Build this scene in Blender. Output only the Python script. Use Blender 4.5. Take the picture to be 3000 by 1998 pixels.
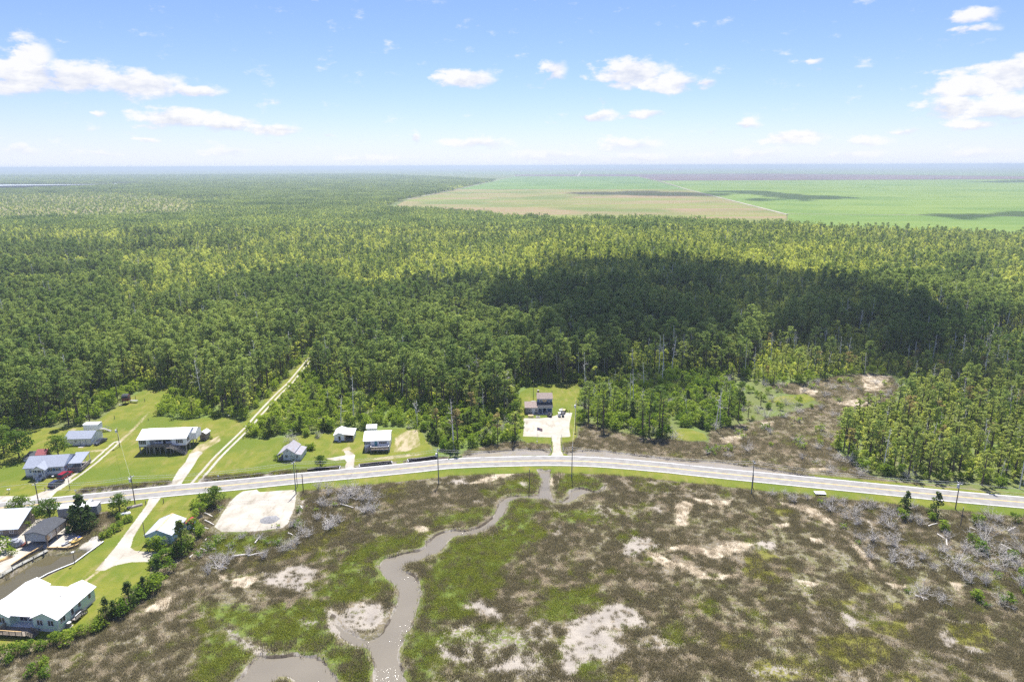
import bpy, math, random
import numpy as np
from mathutils import Vector, Matrix

sc = bpy.context.scene
for o in list(bpy.data.objects):
    bpy.data.objects.remove(o)
COL = sc.collection
R = math.radians
rng = np.random.default_rng(11)
random.seed(5)

# ------------------------------------------------------------------ camera
HC, FPX = 88.0, 2000.0
PITCH = math.atan((999 - 486) / FPX)
ROLL = math.atan(-11 / 3000.0)
_f = Vector((0, math.cos(PITCH), -math.sin(PITCH)))
_r0 = Vector((1, 0, 0)); _u0 = Vector((0, math.sin(PITCH), math.cos(PITCH)))
_r = _r0 * math.cos(ROLL) + _u0 * math.sin(ROLL)
_u = _u0 * math.cos(ROLL) - _r0 * math.sin(ROLL)
cam_d = bpy.data.cameras.new('camera')
cam_d.sensor_width = 36.0; cam_d.lens = 36.0 * FPX / 3000.0
cam_d.clip_start = 0.5; cam_d.clip_end = 80000
cam = bpy.data.objects.new('camera', cam_d); COL.objects.link(cam)
cam.matrix_world = Matrix(((_r.x, _u.x, -_f.x, 0), (_r.y, _u.y, -_f.y, 0), (_r.z, _u.z, -_f.z, HC), (0, 0, 0, 1)))
sc.camera = cam

# ------------------------------------------------------------------ sky, sun, exposure
SUN_AZ, SUN_EL = 3.0, 62.0
SUN = Vector((math.sin(R(SUN_AZ)) * math.cos(R(SUN_EL)), math.cos(R(SUN_AZ)) * math.cos(R(SUN_EL)), math.sin(R(SUN_EL))))
sd = bpy.data.lights.new('sun', 'SUN'); sd.energy = 5.0; sd.angle = R(0.55); sd.color = (1.0, 0.955, 0.88)
so = bpy.data.objects.new('sun', sd); COL.objects.link(so)
so.rotation_mode = 'QUATERNION'; so.rotation_quaternion = SUN.to_track_quat('Z', 'Y'); so.location = (0, 300, 3000)
sc.view_settings.view_transform = 'Standard'; sc.view_settings.look = 'None'
sc.view_settings.gamma = 1.0; sc.view_settings.use_curve_mapping = False
sc.view_settings.exposure = 0.95
sc.cycles.max_bounces = 7; sc.cycles.diffuse_bounces = 4; sc.cycles.glossy_bounces = 3
sc.cycles.transmission_bounces = 3; sc.cycles.volume_bounces = 0; sc.cycles.transparent_max_bounces = 4
sc.cycles.caustics_reflective = False; sc.cycles.caustics_refractive = False
sc.cycles.use_denoising = False
sc.cycles.sample_clamp_indirect = 6.0

SCL = {'s': (0, 0, 1), 'd': (0, 0, 1.2744), 'A': (0, 1100, .29724), 'B': (0, 1450, .34948), 'C': (600, 1000, .29724),
       'D': (1250, 1000, .29724), 'E': (1900, 900, .46709), 'F': (600, 1400, .38147), 'G': (1200, 1400, .38217),
       'H': (2100, 1400, .38217), 'a': (370, 1240, .10616), 'b': (50, 1300, .10616), 'c': (180, 1210, .07653),
       'e': (0, 1640, .14665), 'f': (0, 1460, .13588), 'g': (1510, 1120, .08929), 'h': (960, 1230, .1189),
       'i': (400, 1480, .10204), 'j': (800, 1280, .08929), 'k': (340, 1140, .04464), 'l': (2600, 1350, .16985),
       'm': (1540, 1260, .10204), 'n': (1240, 1280, .09565), 'o': (640, 1170, .04464), 'p': (820, 1400, .12756),
       'q': (2150, 1300, .12739)}
def px(k, x, y):
    a, b, s = SCL[k]; return a + x * s, b + y * s
def ray(u, v):
    d = _f * FPX + _r * (u - 1500) - _u * (v - 999); return d.normalized()
def g(k, x, y, z=0.0):
    """survey point: where a sight line through the survey sheet meets the level z"""
    d = ray(*px(k, x, y)); t = (z - HC) / d.z
    return (d.x * t, d.y * t)
def gp(k, pts, z=0.0):
    return np.array([g(k, x, y, z) for x, y in pts])
def proj(p):
    v = Vector(p) - Vector((0, 0, HC)); w = v.dot(_f)
    return 1500 + FPX * v.dot(_r) / w, 999 - FPX * v.dot(_u) / w, w

# ------------------------------------------------------------------ world with clouds
def build_world():
    w = bpy.data.worlds.new('World'); sc.world = w; w.use_nodes = True
    nt = w.node_tree; N = nt.nodes; L = nt.links; N.clear()
    out = N.new('ShaderNodeOutputWorld')
    sky = N.new('ShaderNodeTexSky'); sky.sky_type = 'NISHITA'; sky.sun_disc = False
    sky.sun_elevation = R(SUN_EL); sky.sun_rotation = R(SUN_AZ)
    sky.altitude = 0; sky.air_density = 1.0; sky.dust_density = 0.0; sky.ozone_density = 4.0
    b1 = N.new('ShaderNodeBackground'); b1.inputs[1].default_value = 0.084
    tc = N.new('ShaderNodeTexCoord'); sep = N.new('ShaderNodeSeparateXYZ'); L.new(tc.outputs['Generated'], sep.inputs[0])
    def m(op, a, b=None, c=None):
        n = N.new('ShaderNodeMath'); n.operation = op
        for i, v in enumerate((a, b, c)):
            if v is None: continue
            if isinstance(v, (int, float)): n.inputs[i].default_value = v
            else: L.new(v, n.inputs[i])
        return n.outputs[0]
    az = m('ARCTAN2', sep.outputs[0], sep.outputs[1]); el = m('ARCSINE', sep.outputs[2])
    cmb = N.new('ShaderNodeCombineXYZ'); L.new(az, cmb.inputs[0]); L.new(el, cmb.inputs[1])
    hz = m('MULTIPLY', m('EXPONENT', m('MULTIPLY', m('MAXIMUM', el, 0.0), -27.0)), 0.85)
    tint = N.new('ShaderNodeMixRGB'); tint.blend_type = 'MULTIPLY'; tint.inputs[0].default_value = 1.0; L.new(sky.outputs[0], tint.inputs[1]); tint.inputs[2].default_value = (.72, .715, 1.04, 1)
    hmx = N.new('ShaderNodeMixRGB'); L.new(hz, hmx.inputs[0]); L.new(tint.outputs[0], hmx.inputs[1]); hmx.inputs[2].default_value = (5.1, 5.65, 6.7, 1)
    L.new(hmx.outputs[0], b1.inputs[0])
    # cloud-noise lookup stretched along the horizon
    vm = N.new('ShaderNodeVectorMath'); vm.operation = 'MULTIPLY'; L.new(cmb.outputs[0], vm.inputs[0]); vm.inputs[1].default_value = (26, 54, 1)
    nz = N.new('ShaderNodeTexNoise'); nz.inputs['Scale'].default_value = 1.0; nz.inputs['Detail'].default_value = 9; nz.inputs['Roughness'].default_value = 0.6
    L.new(vm.outputs[0], nz.inputs['Vector'])
    # warp for the outlines
    sub = N.new('ShaderNodeVectorMath'); sub.operation = 'SUBTRACT'; L.new(nz.outputs['Color'], sub.inputs[0]); sub.inputs[1].default_value = (.5, .5, .5)
    sc2 = N.new('ShaderNodeVectorMath'); sc2.operation = 'MULTIPLY'; L.new(sub.outputs[0], sc2.inputs[0]); sc2.inputs[1].default_value = (.045, .020, 0)
    wp = N.new('ShaderNodeVectorMath'); wp.operation = 'ADD'; L.new(cmb.outputs[0], wp.inputs[0]); L.new(sc2.outputs[0], wp.inputs[1])
    # cumulus: (centre x, centre y, half width, half height) on the survey sheet
    blobs = [(60, 215, 130, 62, 1.0), (210, 228, 170, 40, .95), (400, 245, 160, 38, .95), (560, 262, 110, 18, .9), (90, 165, 70, 55, .9),
             (520, 345, 120, 32, .95), (650, 360, 110, 24, .9), (800, 378, 90, 18, .85),
             (1365, 232, 90, 24, 1.0), (1620, 205, 45, 40, .8), (1850, 215, 110, 38, 1.0), (1960, 240, 95, 30, .9), (2060, 245, 40, 14, .8),
             (2850, 250, 150, 42, .95), (2960, 215, 130, 50, 1.0), (2790, 310, 110, 34, .9), (2940, 320, 150, 40, .95), (2850, 365, 80, 16, .8),
             (2850, 45, 95, 20, .8), (2850, 82, 90, 14, .7), (1740, 340, 90, 14, .85), (1880, 338, 80, 14, .8), (2180, 365, 60, 12, .75),
             (2330, 400, 100, 24, .75), (2540, 412, 70, 16, .75), (1840, 425, 110, 26, .75), (1400, 420, 110, 22, .7), (660, 445, 90, 15, .7),
             (60, 440, 70, 12, .65), (300, 450, 70, 10, .6), (1215, 400, 20, 20, .7), (2380, 182, 40, 8, .6), (2200, 450, 150, 16, .7), (1600, 455, 160, 16, .7), (1880, 462, 120, 12, .7), (2500, 455, 120, 12, .65), (2850, 450, 140, 18, .65), (1100, 462, 120, 10, .6), (440, 412, 40, 8, .6), (290, 330, 26, 8, .65), (2650, 385, 60, 10, .6), (950, 400, 40, 8, .55)]
    acc = None
    for (bx, by, rx, ry, k) in blobs:
        rx, ry = rx * 1.04, ry * 1.16
        d = ray(bx, by); a0 = math.atan2(d.x, d.y); e0 = math.asin(d.z)
        d2 = ray(bx + rx, by); ra = abs(math.atan2(d2.x, d2.y) - a0) ; d3 = ray(bx, by - ry); re = abs(math.asin(d3.z) - e0)
        s = N.new('ShaderNodeVectorMath'); s.operation = 'SUBTRACT'; L.new(wp.outputs[0], s.inputs[0]); s.inputs[1].default_value = (a0, e0, 0)
        t = N.new('ShaderNodeVectorMath'); t.operation = 'MULTIPLY'; L.new(s.outputs[0], t.inputs[0]); t.inputs[1].default_value = (1 / ra, 1 / re, 0)
        ln = N.new('ShaderNodeVectorMath'); ln.operation = 'LENGTH'; L.new(t.outputs[0], ln.inputs[0])
        v = m('MULTIPLY_ADD', ln.outputs['Value'], -k, 1.3 * k)
        sy = N.new('ShaderNodeSeparateXYZ'); L.new(t.outputs[0], sy.inputs[0])
        if acc is None: acc = v; tya = sy.outputs[1]
        else:
            gt = m('GREATER_THAN', v, acc); tya = m('MULTIPLY_ADD', gt, m('SUBTRACT', sy.outputs[1], tya), tya); acc = m('MAXIMUM', acc, v)
    # the same kind of scattered cumulus all round the sky, away from the surveyed sector
    vm3 = N.new('ShaderNodeVectorMath'); vm3.operation = 'MULTIPLY'; L.new(cmb.outputs[0], vm3.inputs[0]); vm3.inputs[1].default_value = (5.0, 13.0, 1)
    nz3 = N.new('ShaderNodeTexNoise'); nz3.inputs['Scale'].default_value = 1.0; nz3.inputs['Detail'].default_value = 5; L.new(vm3.outputs[0], nz3.inputs['Vector'])
    away = m('SMOOTH_MIN', m('MULTIPLY', m('SUBTRACT', m('ABSOLUTE', az), 0.68), 10.0), 1.0, 0.1)
    awayE = m('MINIMUM', m('MULTIPLY', m('SUBTRACT', el, 0.24), 12.0), 1.0)
    aw = m('MAXIMUM', m('MAXIMUM', away, awayE), 0.0)
    sca = m('MULTIPLY', m('MULTIPLY', m('SUBTRACT', nz3.outputs['Fac'], 0.56), 9.0), aw)
    acc = m('MAXIMUM', acc, sca)
    dens = m('ADD', acc, m('MULTIPLY', m('SUBTRACT', nz.outputs['Fac'], 0.5), 2.1))
    mr = N.new('ShaderNodeMapRange'); mr.interpolation_type = 'SMOOTHSTEP'; L.new(dens, mr.inputs[0])
    mr.inputs[1].default_value = 0.16; mr.inputs[2].default_value = 0.72
    up = m('MULTIPLY', el, 30.0)
    upc = m('MINIMUM', m('MAXIMUM', up, 0.55), 1.0)
    fac = m('MULTIPLY', mr.outputs[0], m('MULTIPLY', upc, 0.93))
    fac = m('MULTIPLY', fac, m('GREATER_THAN', el, 0.0))
    cr = N.new('ShaderNodeMapRange'); L.new(m('ADD', m('MULTIPLY', tya, 0.55), m('MULTIPLY', m('SUBTRACT', nz.outputs['Fac'], 0.5), 3.2)), cr.inputs[0]); cr.inputs[1].default_value = -0.62; cr.inputs[2].default_value = 0.12
    ccol = N.new('ShaderNodeMixRGB'); L.new(cr.outputs[0], ccol.inputs[0]); ccol.inputs[1].default_value = (.70, .74, .85, 1); ccol.inputs[2].default_value = (1.0, .99, .98, 1)
    b2 = N.new('ShaderNodeBackground'); L.new(ccol.outputs[0], b2.inputs[0]); b2.inputs[1].default_value = 0.53
    mx = N.new('ShaderNodeMixShader'); L.new(fac, mx.inputs[0]); L.new(b1.outputs[0], mx.inputs[1]); L.new(b2.outputs[0], mx.inputs[2])
    L.new(mx.outputs[0], out.inputs['Surface'])
    w.cycles.sampling_method = 'MANUAL'; w.cycles.sample_map_resolution = 512
build_world()

# ------------------------------------------------------------------ helpers
def tag(o, label=None, cat=None, group=None, kind=None):
    if label: o['label'] = label
    if cat: o['category'] = cat
    if group: o['group'] = group
    if kind: o['kind'] = kind
    return o
def mesh_obj(name, V, Fc, mat=None, parent=None, smooth=False, loc=None):
    me = bpy.data.meshes.new(name)
    V = np.asarray(V, dtype=np.float32)
    me.from_pydata(V.tolist() if len(V) < 60000 else V, [], Fc if not isinstance(Fc, np.ndarray) else Fc.tolist()); me.update()
    if smooth: me.polygons.foreach_set('use_smooth', [True] * len(me.polygons))
    if mat: me.materials.append(mat)
    o = bpy.data.objects.new(name, me); COL.objects.link(o)
    if parent: o.parent = parent
    if loc: o.location = loc
    return o
def raw_mesh(name, V, quads, mat, tint=None):
    """fast quad/tri mesh from numpy"""
    V = np.asarray(V, np.float32); me = bpy.data.meshes.new(name)
    q = np.asarray(quads, np.int32); k = q.shape[1]
    me.vertices.add(len(V)); me.vertices.foreach_set('co', V.ravel())
    me.loops.add(q.size); me.loops.foreach_set('vertex_index', q.ravel())
    me.polygons.add(len(q)); me.polygons.foreach_set('loop_start', np.arange(0, q.size, k, dtype=np.int32))
    me.update(calc_edges=True)
    if tint is not None:
        a = me.attributes.new('tint', 'FLOAT', 'POINT'); a.data.foreach_set('value', np.asarray(tint, np.float32))
    if mat: me.materials.append(mat)
    return me
def empty(name, loc, rz=0.0):
    o = bpy.data.objects.new(name, None); COL.objects.link(o); o.location = loc; o.rotation_euler = (0, 0, rz)
    o.empty_display_size = .5
    return o
class MB:
    def __init__(s): s.v = []; s.f = []
    def add(s, V, Fc):
        b = len(s.v); s.v += [tuple(p) for p in V]; s.f += [tuple(b + i for i in fc) for fc in Fc]; return s
    def box(s, x0, x1, y0, y1, z0, z1):
        V = [(x0, y0, z0), (x1, y0, z0), (x1, y1, z0), (x0, y1, z0), (x0, y0, z1), (x1, y0, z1), (x1, y1, z1), (x0, y1, z1)]
        return s.add(V, [(3, 2, 1, 0), (4, 5, 6, 7), (0, 1, 5, 4), (1, 2, 6, 5), (2, 3, 7, 6), (3, 0, 4, 7)])
    def prism(s, poly, a0, a1, axis='x'):
        n = len(poly)
        def P(t, uv):
            u, v = uv
            return (t, u, v) if axis == 'x' else ((u, t, v) if axis == 'y' else (u, v, t))
        V = [P(a0, p) for p in poly] + [P(a1, p) for p in poly]
        Fc = [tuple(range(n))[::-1], tuple(range(n, 2 * n))] + [(i, (i + 1) % n, n + (i + 1) % n, n + i) for i in range(n)]
        return s.add(V, Fc)
    def tube(s, pts, rad, n=6, caps=True):
        pts = [Vector(p) for p in pts]; rings = []
        b = len(s.v)
        for i, p in enumerate(pts):
            d = (pts[min(i + 1, len(pts) - 1)] - pts[max(i - 1, 0)]).normalized()
            a = d.orthogonal().normalized(); c = d.cross(a)
            r = rad[i] if isinstance(rad, (list, tuple)) else rad
            for j in range(n):
                t = 2 * math.pi * j / n; s.v.append(tuple(p + (a * math.cos(t) + c * math.sin(t)) * r))
        for i in range(len(pts) - 1):
            for j in range(n):
                s.f.append((b + i * n + j, b + i * n + (j + 1) % n, b + (i + 1) * n + (j + 1) % n, b + (i + 1) * n + j))
        if caps:
            s.f.append(tuple(b + j for j in range(n))[::-1]); s.f.append(tuple(b + (len(pts) - 1) * n + j for j in range(n)))
        return s
    def beam(s, p, q, w, h=None):
        """rectangular bar from p to q"""
        h = h or w; p = Vector(p); q = Vector(q); d = (q - p).normalized()
        a = d.cross(Vector((0, 0, 1)));
        if a.length < 1e-3: a = Vector((1, 0, 0))
        a.normalize(); c = a.cross(d).normalized(); V = []
        for e in (p, q):
            for i, j in ((-1, -1), (1, -1), (1, 1), (-1, 1)): V.append(e + a * (i * w / 2) + c * (j * h / 2))
        return s.add(V, [(3, 2, 1, 0), (4, 5, 6, 7), (0, 1, 5, 4), (1, 2, 6, 5), (2, 3, 7, 6), (3, 0, 4, 7)])
    def obj(s, name, mat, parent=None, smooth=False):
        return mesh_obj(name, s.v, s.f, mat, parent, smooth)

def fbm(x, y, scale, seed=0, octaves=4, rough=.5):
    """value noise in 0..1"""
    x = np.asarray(x, np.float64) / scale; y = np.asarray(y, np.float64) / scale
    tot = np.zeros_like(x); amp = 1.0; s = 0.0
    for o in range(octaves):
        xi = np.floor(x); yi = np.floor(y); fx = x - xi; fy = y - yi
        fx = fx * fx * (3 - 2 * fx); fy = fy * fy * (3 - 2 * fy)
        def h(a, b):
            n = (a.astype(np.int64) * 374761393 + b.astype(np.int64) * 668265263 + (seed + o * 17) * 1442695041) & 0x7fffffff
            n = ((n ^ (n >> 13)) * 1274126177) & 0x7fffffff
            return ((n ^ (n >> 16)) & 0xffff) / 65535.0
        v = (h(xi, yi) * (1 - fx) + h(xi + 1, yi) * fx) * (1 - fy) + (h(xi, yi + 1) * (1 - fx) + h(xi + 1, yi + 1) * fx) * fy
        tot += v * amp; s += amp; amp *= rough; x = x * 2.03 + 5.1; y = y * 2.03 + 3.7
    return tot / s
def poly_sd(X, Y, poly, margin=12.0):
    """signed distance, positive inside; -margin far away"""
    poly = np.asarray(poly); out = np.full(X.shape, -margin)
    x0, y0 = poly.min(0) - margin; x1, y1 = poly.max(0) + margin
    m = (X > x0) & (X < x1) & (Y > y0) & (Y < y1)
    if not m.any(): return out
    px_, py_ = X[m], Y[m]; d2 = np.full(px_.shape, 1e18); ins = np.zeros(px_.shape, bool)
    n = len(poly)
    for i in range(n):
        ax, ay = poly[i]; bx, by = poly[(i + 1) % n]; ex, ey = bx - ax, by - ay; L2 = ex * ex + ey * ey + 1e-12
        t = np.clip(((px_ - ax) * ex + (py_ - ay) * ey) / L2, 0, 1)
        d2 = np.minimum(d2, (px_ - ax - t * ex) ** 2 + (py_ - ay - t * ey) ** 2)
        c = ((ay > py_) != (by > py_)) & (px_ < ex * (py_ - ay) / (ey if abs(ey) > 1e-12 else 1e-12) + ax)
        ins ^= c
    d = np.sqrt(d2); out[m] = np.maximum(np.where(ins, d, -d), -margin); return out
def line_d(X, Y, pl, margin=12.0):
    pl = np.asarray(pl); out = np.full(X.shape, margin)
    x0, y0 = pl.min(0) - margin; x1, y1 = pl.max(0) + margin
    m = (X > x0) & (X < x1) & (Y > y0) & (Y < y1)
    if not m.any(): return out
    a, b = X[m], Y[m]; d2 = np.full(a.shape, 1e18)
    for i in range(len(pl) - 1):
        ax, ay = pl[i]; bx, by = pl[i + 1]; ex, ey = bx - ax, by - ay; L2 = ex * ex + ey * ey + 1e-12
        t = np.clip(((a - ax) * ex + (b - ay) * ey) / L2, 0, 1)
        d2 = np.minimum(d2, (a - ax - t * ex) ** 2 + (b - ay - t * ey) ** 2)
    out[m] = np.minimum(np.sqrt(d2), margin); return out
def smooth_line(P, step=2.0):
    P = np.asarray(P, float); out = []
    for i in range(len(P) - 1):
        p0 = P[max(i - 1, 0)]; p1 = P[i]; p2 = P[i + 1]; p3 = P[min(i + 2, len(P) - 1)]
        n = max(2, int(np.linalg.norm(p2 - p1) / step))
        for t in np.linspace(0, 1, n, endpoint=False):
            out.append(.5 * ((2 * p1) + (-p0 + p2) * t + (2 * p0 - 5 * p1 + 4 * p2 - p3) * t * t + (-p0 + 3 * p1 - 3 * p2 + p3) * t ** 3))
    out.append(P[-1]); return np.array(out)
def offset_line(P, d):
    T = np.gradient(P, axis=0); T /= np.linalg.norm(T, axis=1)[:, None] + 1e-9
    return P + np.stack([-T[:, 1], T[:, 0]], 1) * d

# ------------------------------------------------------------------ materials
MATS = {}
def mat(name, col, rough=.7, var=.12, scale=2.0, bump=0.0, metal=0.0, stretch=(1, 1, 1), coords='Object', col2=None, bscale=None):
    if name in MATS: return MATS[name]
    m = bpy.data.materials.new(name); m.use_nodes = True; nt = m.node_tree; N = nt.nodes; L = nt.links
    b = N['Principled BSDF']; b.inputs['Roughness'].default_value = rough; b.inputs['Metallic'].default_value = metal
    tc = N.new('ShaderNodeTexCoord'); mp = N.new('ShaderNodeMapping'); mp.inputs['Scale'].default_value = stretch
    L.new(tc.outputs[coords], mp.inputs[0])
    nz = N.new('ShaderNodeTexNoise'); nz.inputs['Scale'].default_value = scale; nz.inputs['Detail'].default_value = 5
    L.new(mp.outputs[0], nz.inputs['Vector'])
    mx = N.new('ShaderNodeMixRGB'); c = np.array(col)
    c2 = np.array(col2) if col2 is not None else np.clip(c * (1 - 2 * var), 0, 1)
    mx.inputs[1].default_value = (*np.clip(c * (1 + var), 0, 1), 1); mx.inputs[2].default_value = (*c2, 1)
    mr = N.new('ShaderNodeMapRange'); mr.inputs[1].default_value = .3; mr.inputs[2].default_value = .75
    L.new(nz.outputs[0], mr.inputs[0]); L.new(mr.outputs[0], mx.inputs[0]); L.new(mx.outputs[0], b.inputs['Base Color'])
    if bump:
        n2 = N.new('ShaderNodeTexNoise'); n2.inputs['Scale'].default_value = bscale or scale * 3; n2.inputs['Detail'].default_value = 3; L.new(mp.outputs[0], n2.inputs['Vector'])
        bp = N.new('ShaderNodeBump'); bp.inputs['Strength'].default_value = bump; bp.inputs['Distance'].default_value = .1
        L.new(n2.outputs[0], bp.inputs['Height']); L.new(bp.outputs[0], b.inputs['Normal'])
    MATS[name] = m; return m
def leaf_mat(name, dark, light, trans=.35, rnd=.7, stand=2.2):
    m = bpy.data.materials.new(name); m.use_nodes = True; nt = m.node_tree; N = nt.nodes; L = nt.links; N.clear()
    out = N.new('ShaderNodeOutputMaterial'); oi = N.new('ShaderNodeObjectInfo'); at = N.new('ShaderNodeAttribute'); at.attribute_name = 'tint'
    a1 = N.new('ShaderNodeMath'); a1.operation = 'MULTIPLY'; L.new(oi.outputs['Random'], a1.inputs[0]); a1.inputs[1].default_value = rnd
    a2 = N.new('ShaderNodeMath'); a2.operation = 'MULTIPLY_ADD'; L.new(at.outputs['Fac'], a2.inputs[0]); a2.inputs[1].default_value = 1 - rnd; L.new(a1.outputs[0], a2.inputs[2])
    ln_ = N.new('ShaderNodeTexNoise'); ln_.inputs['Scale'].default_value = .011; ln_.inputs['Detail'].default_value = 3; L.new(oi.outputs['Location'], ln_.inputs['Vector'])
    a3 = N.new('ShaderNodeMath'); a3.operation = 'MULTIPLY_ADD'; L.new(ln_.outputs[0], a3.inputs[0]); a3.inputs[1].default_value = stand; L.new(a2.outputs[0], a3.inputs[2])
    a4 = N.new('ShaderNodeMath'); a4.operation = 'SUBTRACT'; a4.use_clamp = True; L.new(a3.outputs[0], a4.inputs[0]); a4.inputs[1].default_value = stand * .5; a2 = a4
    mx = N.new('ShaderNodeMixRGB'); mx.inputs[1].default_value = (*dark, 1); mx.inputs[2].default_value = (*light, 1); L.new(a2.outputs[0], mx.inputs[0])
    df = N.new('ShaderNodeBsdfDiffuse'); tr = N.new('ShaderNodeBsdfTranslucent'); ms = N.new('ShaderNodeMixShader'); ms.inputs[0].default_value = trans
    hs = N.new('ShaderNodeHueSaturation'); hs.inputs['Saturation'].default_value = 1.1; hs.inputs['Value'].default_value = 1.3; hs.inputs['Hue'].default_value = .497
    L.new(mx.outputs[0], df.inputs[0]); L.new(mx.outputs[0], hs.inputs['Color']); L.new(hs.outputs[0], tr.inputs[0])
    L.new(df.outputs[0], ms.inputs[1]); L.new(tr.outputs[0], ms.inputs[2]); L.new(ms.outputs[0], out.inputs[0]); return m
# ------------------------------------------------------------------ survey of the place
road_px = [('A', -900, 1395), ('A', -400, 1348), ('A', 0, 1305), ('A', 380, 1270), ('A', 1090, 1197), ('A', 1700, 1133), ('A', 2355, 1073), ('C', 900, 1352), ('C', 1500, 1297), ('C', 2100, 1238),
           ('D', 200, 1207), ('D', 600, 1188), ('D', 1200, 1176), ('D', 1700, 1190), ('D', 2300, 1238), ('E', 300, 1026), ('E', 700, 1066), ('E', 1300, 1125), ('E', 1900, 1184), ('E', 2355, 1224), ('E', 2900, 1270), ('E', 3600, 1325)]
ROAD = smooth_line([g(*p) for p in road_px], 2.0)
_e0 = ROAD[0] + (ROAD[0] - ROAD[12]) * 9; _e1 = ROAD[-1] + (ROAD[-1] - ROAD[-12]) * 9
ROAD = np.vstack([np.linspace(_e0, ROAD[0], 40)[:-1], ROAD, np.linspace(ROAD[-1], _e1, 40)[1:]])

W = {}
W['creek'] = np.vstack([gp('D', [(1095, 1262), (1225, 1262), (1215, 1330)]), gp('G', [(1072, 10), (1075, 50), (1085, 100), (1100, 150), (1130, 172), (1190, 163), (1222, 130), (1224, 100), (1250, 80), (1310, 64), (1380, 82), (1430, 96), (1470, 78), (1488, 40), (1516, 42), (1492, 82), (1450, 106), (1390, 108), (1330, 112), (1290, 138), (1260, 163), (1220, 184), (1150, 188), (1100, 183), (1080, 168), (1040, 152), (950, 152), (870, 142), (800, 152), (757, 182), (742, 240), (702, 292), (652, 342), (600, 382), (540, 408), (450, 428), (340, 442), (292, 472), (262, 522), (230, 562), (130, 592), (70, 627), (0, 637)]),
    gp('F', [(1530, 648), (1512, 682), (1532, 698), (1590, 732), (1640, 782), (1656, 830), (1656, 900), (1632, 970), (1612, 1050), (1590, 1110), (1560, 1160), (1512, 1212), (1500, 1270), (1482, 1330), (1490, 1400), (1520, 1480), (1552, 1568), (1570, 1660), (1290, 1660), (1292, 1568), (1300, 1440), (1280, 1370), (1270, 1312), (1240, 1292), (1150, 1280), (1090, 1240), (1030, 1190), (992, 1130), (966, 1070), (985, 1035), (1006, 1070), (1024, 1096), (1056, 1128), (1100, 1168), (1160, 1200), (1240, 1224), (1288, 1222), (1340, 1186), (1380, 1130), (1420, 1070), (1450, 1010), (1470, 960), (1480, 900), (1484, 850), (1460, 802), (1400, 770), (1360, 732), (1336, 690), (1340, 650), (1370, 605), (1440, 588), (1540, 560), (1640, 544), (1692, 520), (1702, 470)]),
    gp('G', [(140, 477), (180, 442), (250, 402), (330, 387), (450, 387), (540, 362), (600, 322), (640, 282), (670, 222), (690, 172), (740, 132), (800, 122), (900, 127), (985, 125), (1000, 60), (1022, 10)])])
W['pool'] = gp('F', [(120, 1660), (220, 1568), (300, 1480), (350, 1410), (392, 1352), (440, 1347), (510, 1354), (620, 1346), (750, 1347), (860, 1362), (930, 1402), (980, 1462), (1010, 1522), (1025, 1568), (1045, 1660), (740, 1660), (720, 1575), (690, 1540), (640, 1515), (580, 1512), (535, 1522), (545, 1545), (500, 1568), (440, 1660)])
W['ditch'] = gp('D', [(370, 1132), (450, 1105), (560, 1085), (760, 1070), (1000, 1054), (1150, 1062), (1195, 1085), (1188, 1108), (1000, 1113), (700, 1122), (480, 1140), (370, 1141)])
W['channel'] = np.vstack([gp('D', [(1385, 1095), (1420, 1080), (1520, 1074), (1650, 1066), (1800, 1080), (1950, 1098)]), gp('E', [(200, 957), (450, 966), (650, 996), (800, 1020), (950, 1045), (1060, 1063), (1030, 1069), (850, 1058), (650, 1036), (420, 1008), (200, 983), (60, 972)]), gp('D', [(1900, 1147), (1600, 1127), (1410, 1112)])])
W['basin'] = gp('B', [(-900, 1290), (-700, 1130), (-300, 890), (0, 715), (120, 648), (260, 558), (400, 480), (480, 490), (560, 478), (640, 458), (700, 452), (762, 450), (790, 445), (700, 510), (620, 570), (500, 617), (400, 660), (220, 760), (0, 890), (-300, 1070), (-700, 1350)])

LAWN = [gp('d', [(-300, 1030), (-100, 995), (60, 985), (93, 984), (131, 982), (191, 981), (224, 966), (243, 952), (275, 931), (303, 911), (331, 896), (396, 889), (375, 922), (362, 955), (430, 965), (500, 955), (545, 962), (566, 988), (520, 1050), (470, 1112), (395, 1135), (180, 1150), (0, 1170), (-300, 1200)]),
        np.vstack([gp('C', [(440, 870), (425, 930), (520, 965), (830, 935), (1200, 905), (1280, 880), (1600, 865), (1900, 852), (2120, 865), (2200, 1000), (2290, 1100), (2355, 1160), (2150, 1240), (1480, 1290), (640, 1370), (0, 1410), (-120, 1420), (0, 1300)])]),
        gp('D', [(1050, 408), (1490, 420), (1512, 460), (1492, 700), (1482, 900), (1466, 990), (1330, 1010), (1335, 1090), (1360, 1140), (1220, 1140), (1235, 1080), (1230, 1005), (1000, 1000), (905, 930), (905, 720), (918, 500), (960, 480)]),
        gp('B', [(760, 20), (1230, -5), (1640, -30), (1670, 60), (1600, 220), (1560, 330), (1430, 440), (1260, 600), (1255, 690), (1000, 890), (900, 960), (800, 1040), (700, 1135), (400, 1225), (0, 1295), (-500, 1420), (-900, 1500), (-900, 1430), (-300, 1070), (0, 890), (220, 760), (620, 570), (870, 390), (840, 330), (1000, 240), (880, 110), (760, 80)]),
        gp('E', [(130, 830), (150, 770), (240, 755), (350, 790), (370, 830), (260, 838)]), gp('E', [(1260, 655), (1340, 635), (1470, 605), (1500, 615), (1420, 665), (1320, 685)]),
        gp('E', [(740, 590), (800, 560), (980, 540), (1060, 575), (980, 600), (860, 600)])]
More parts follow.
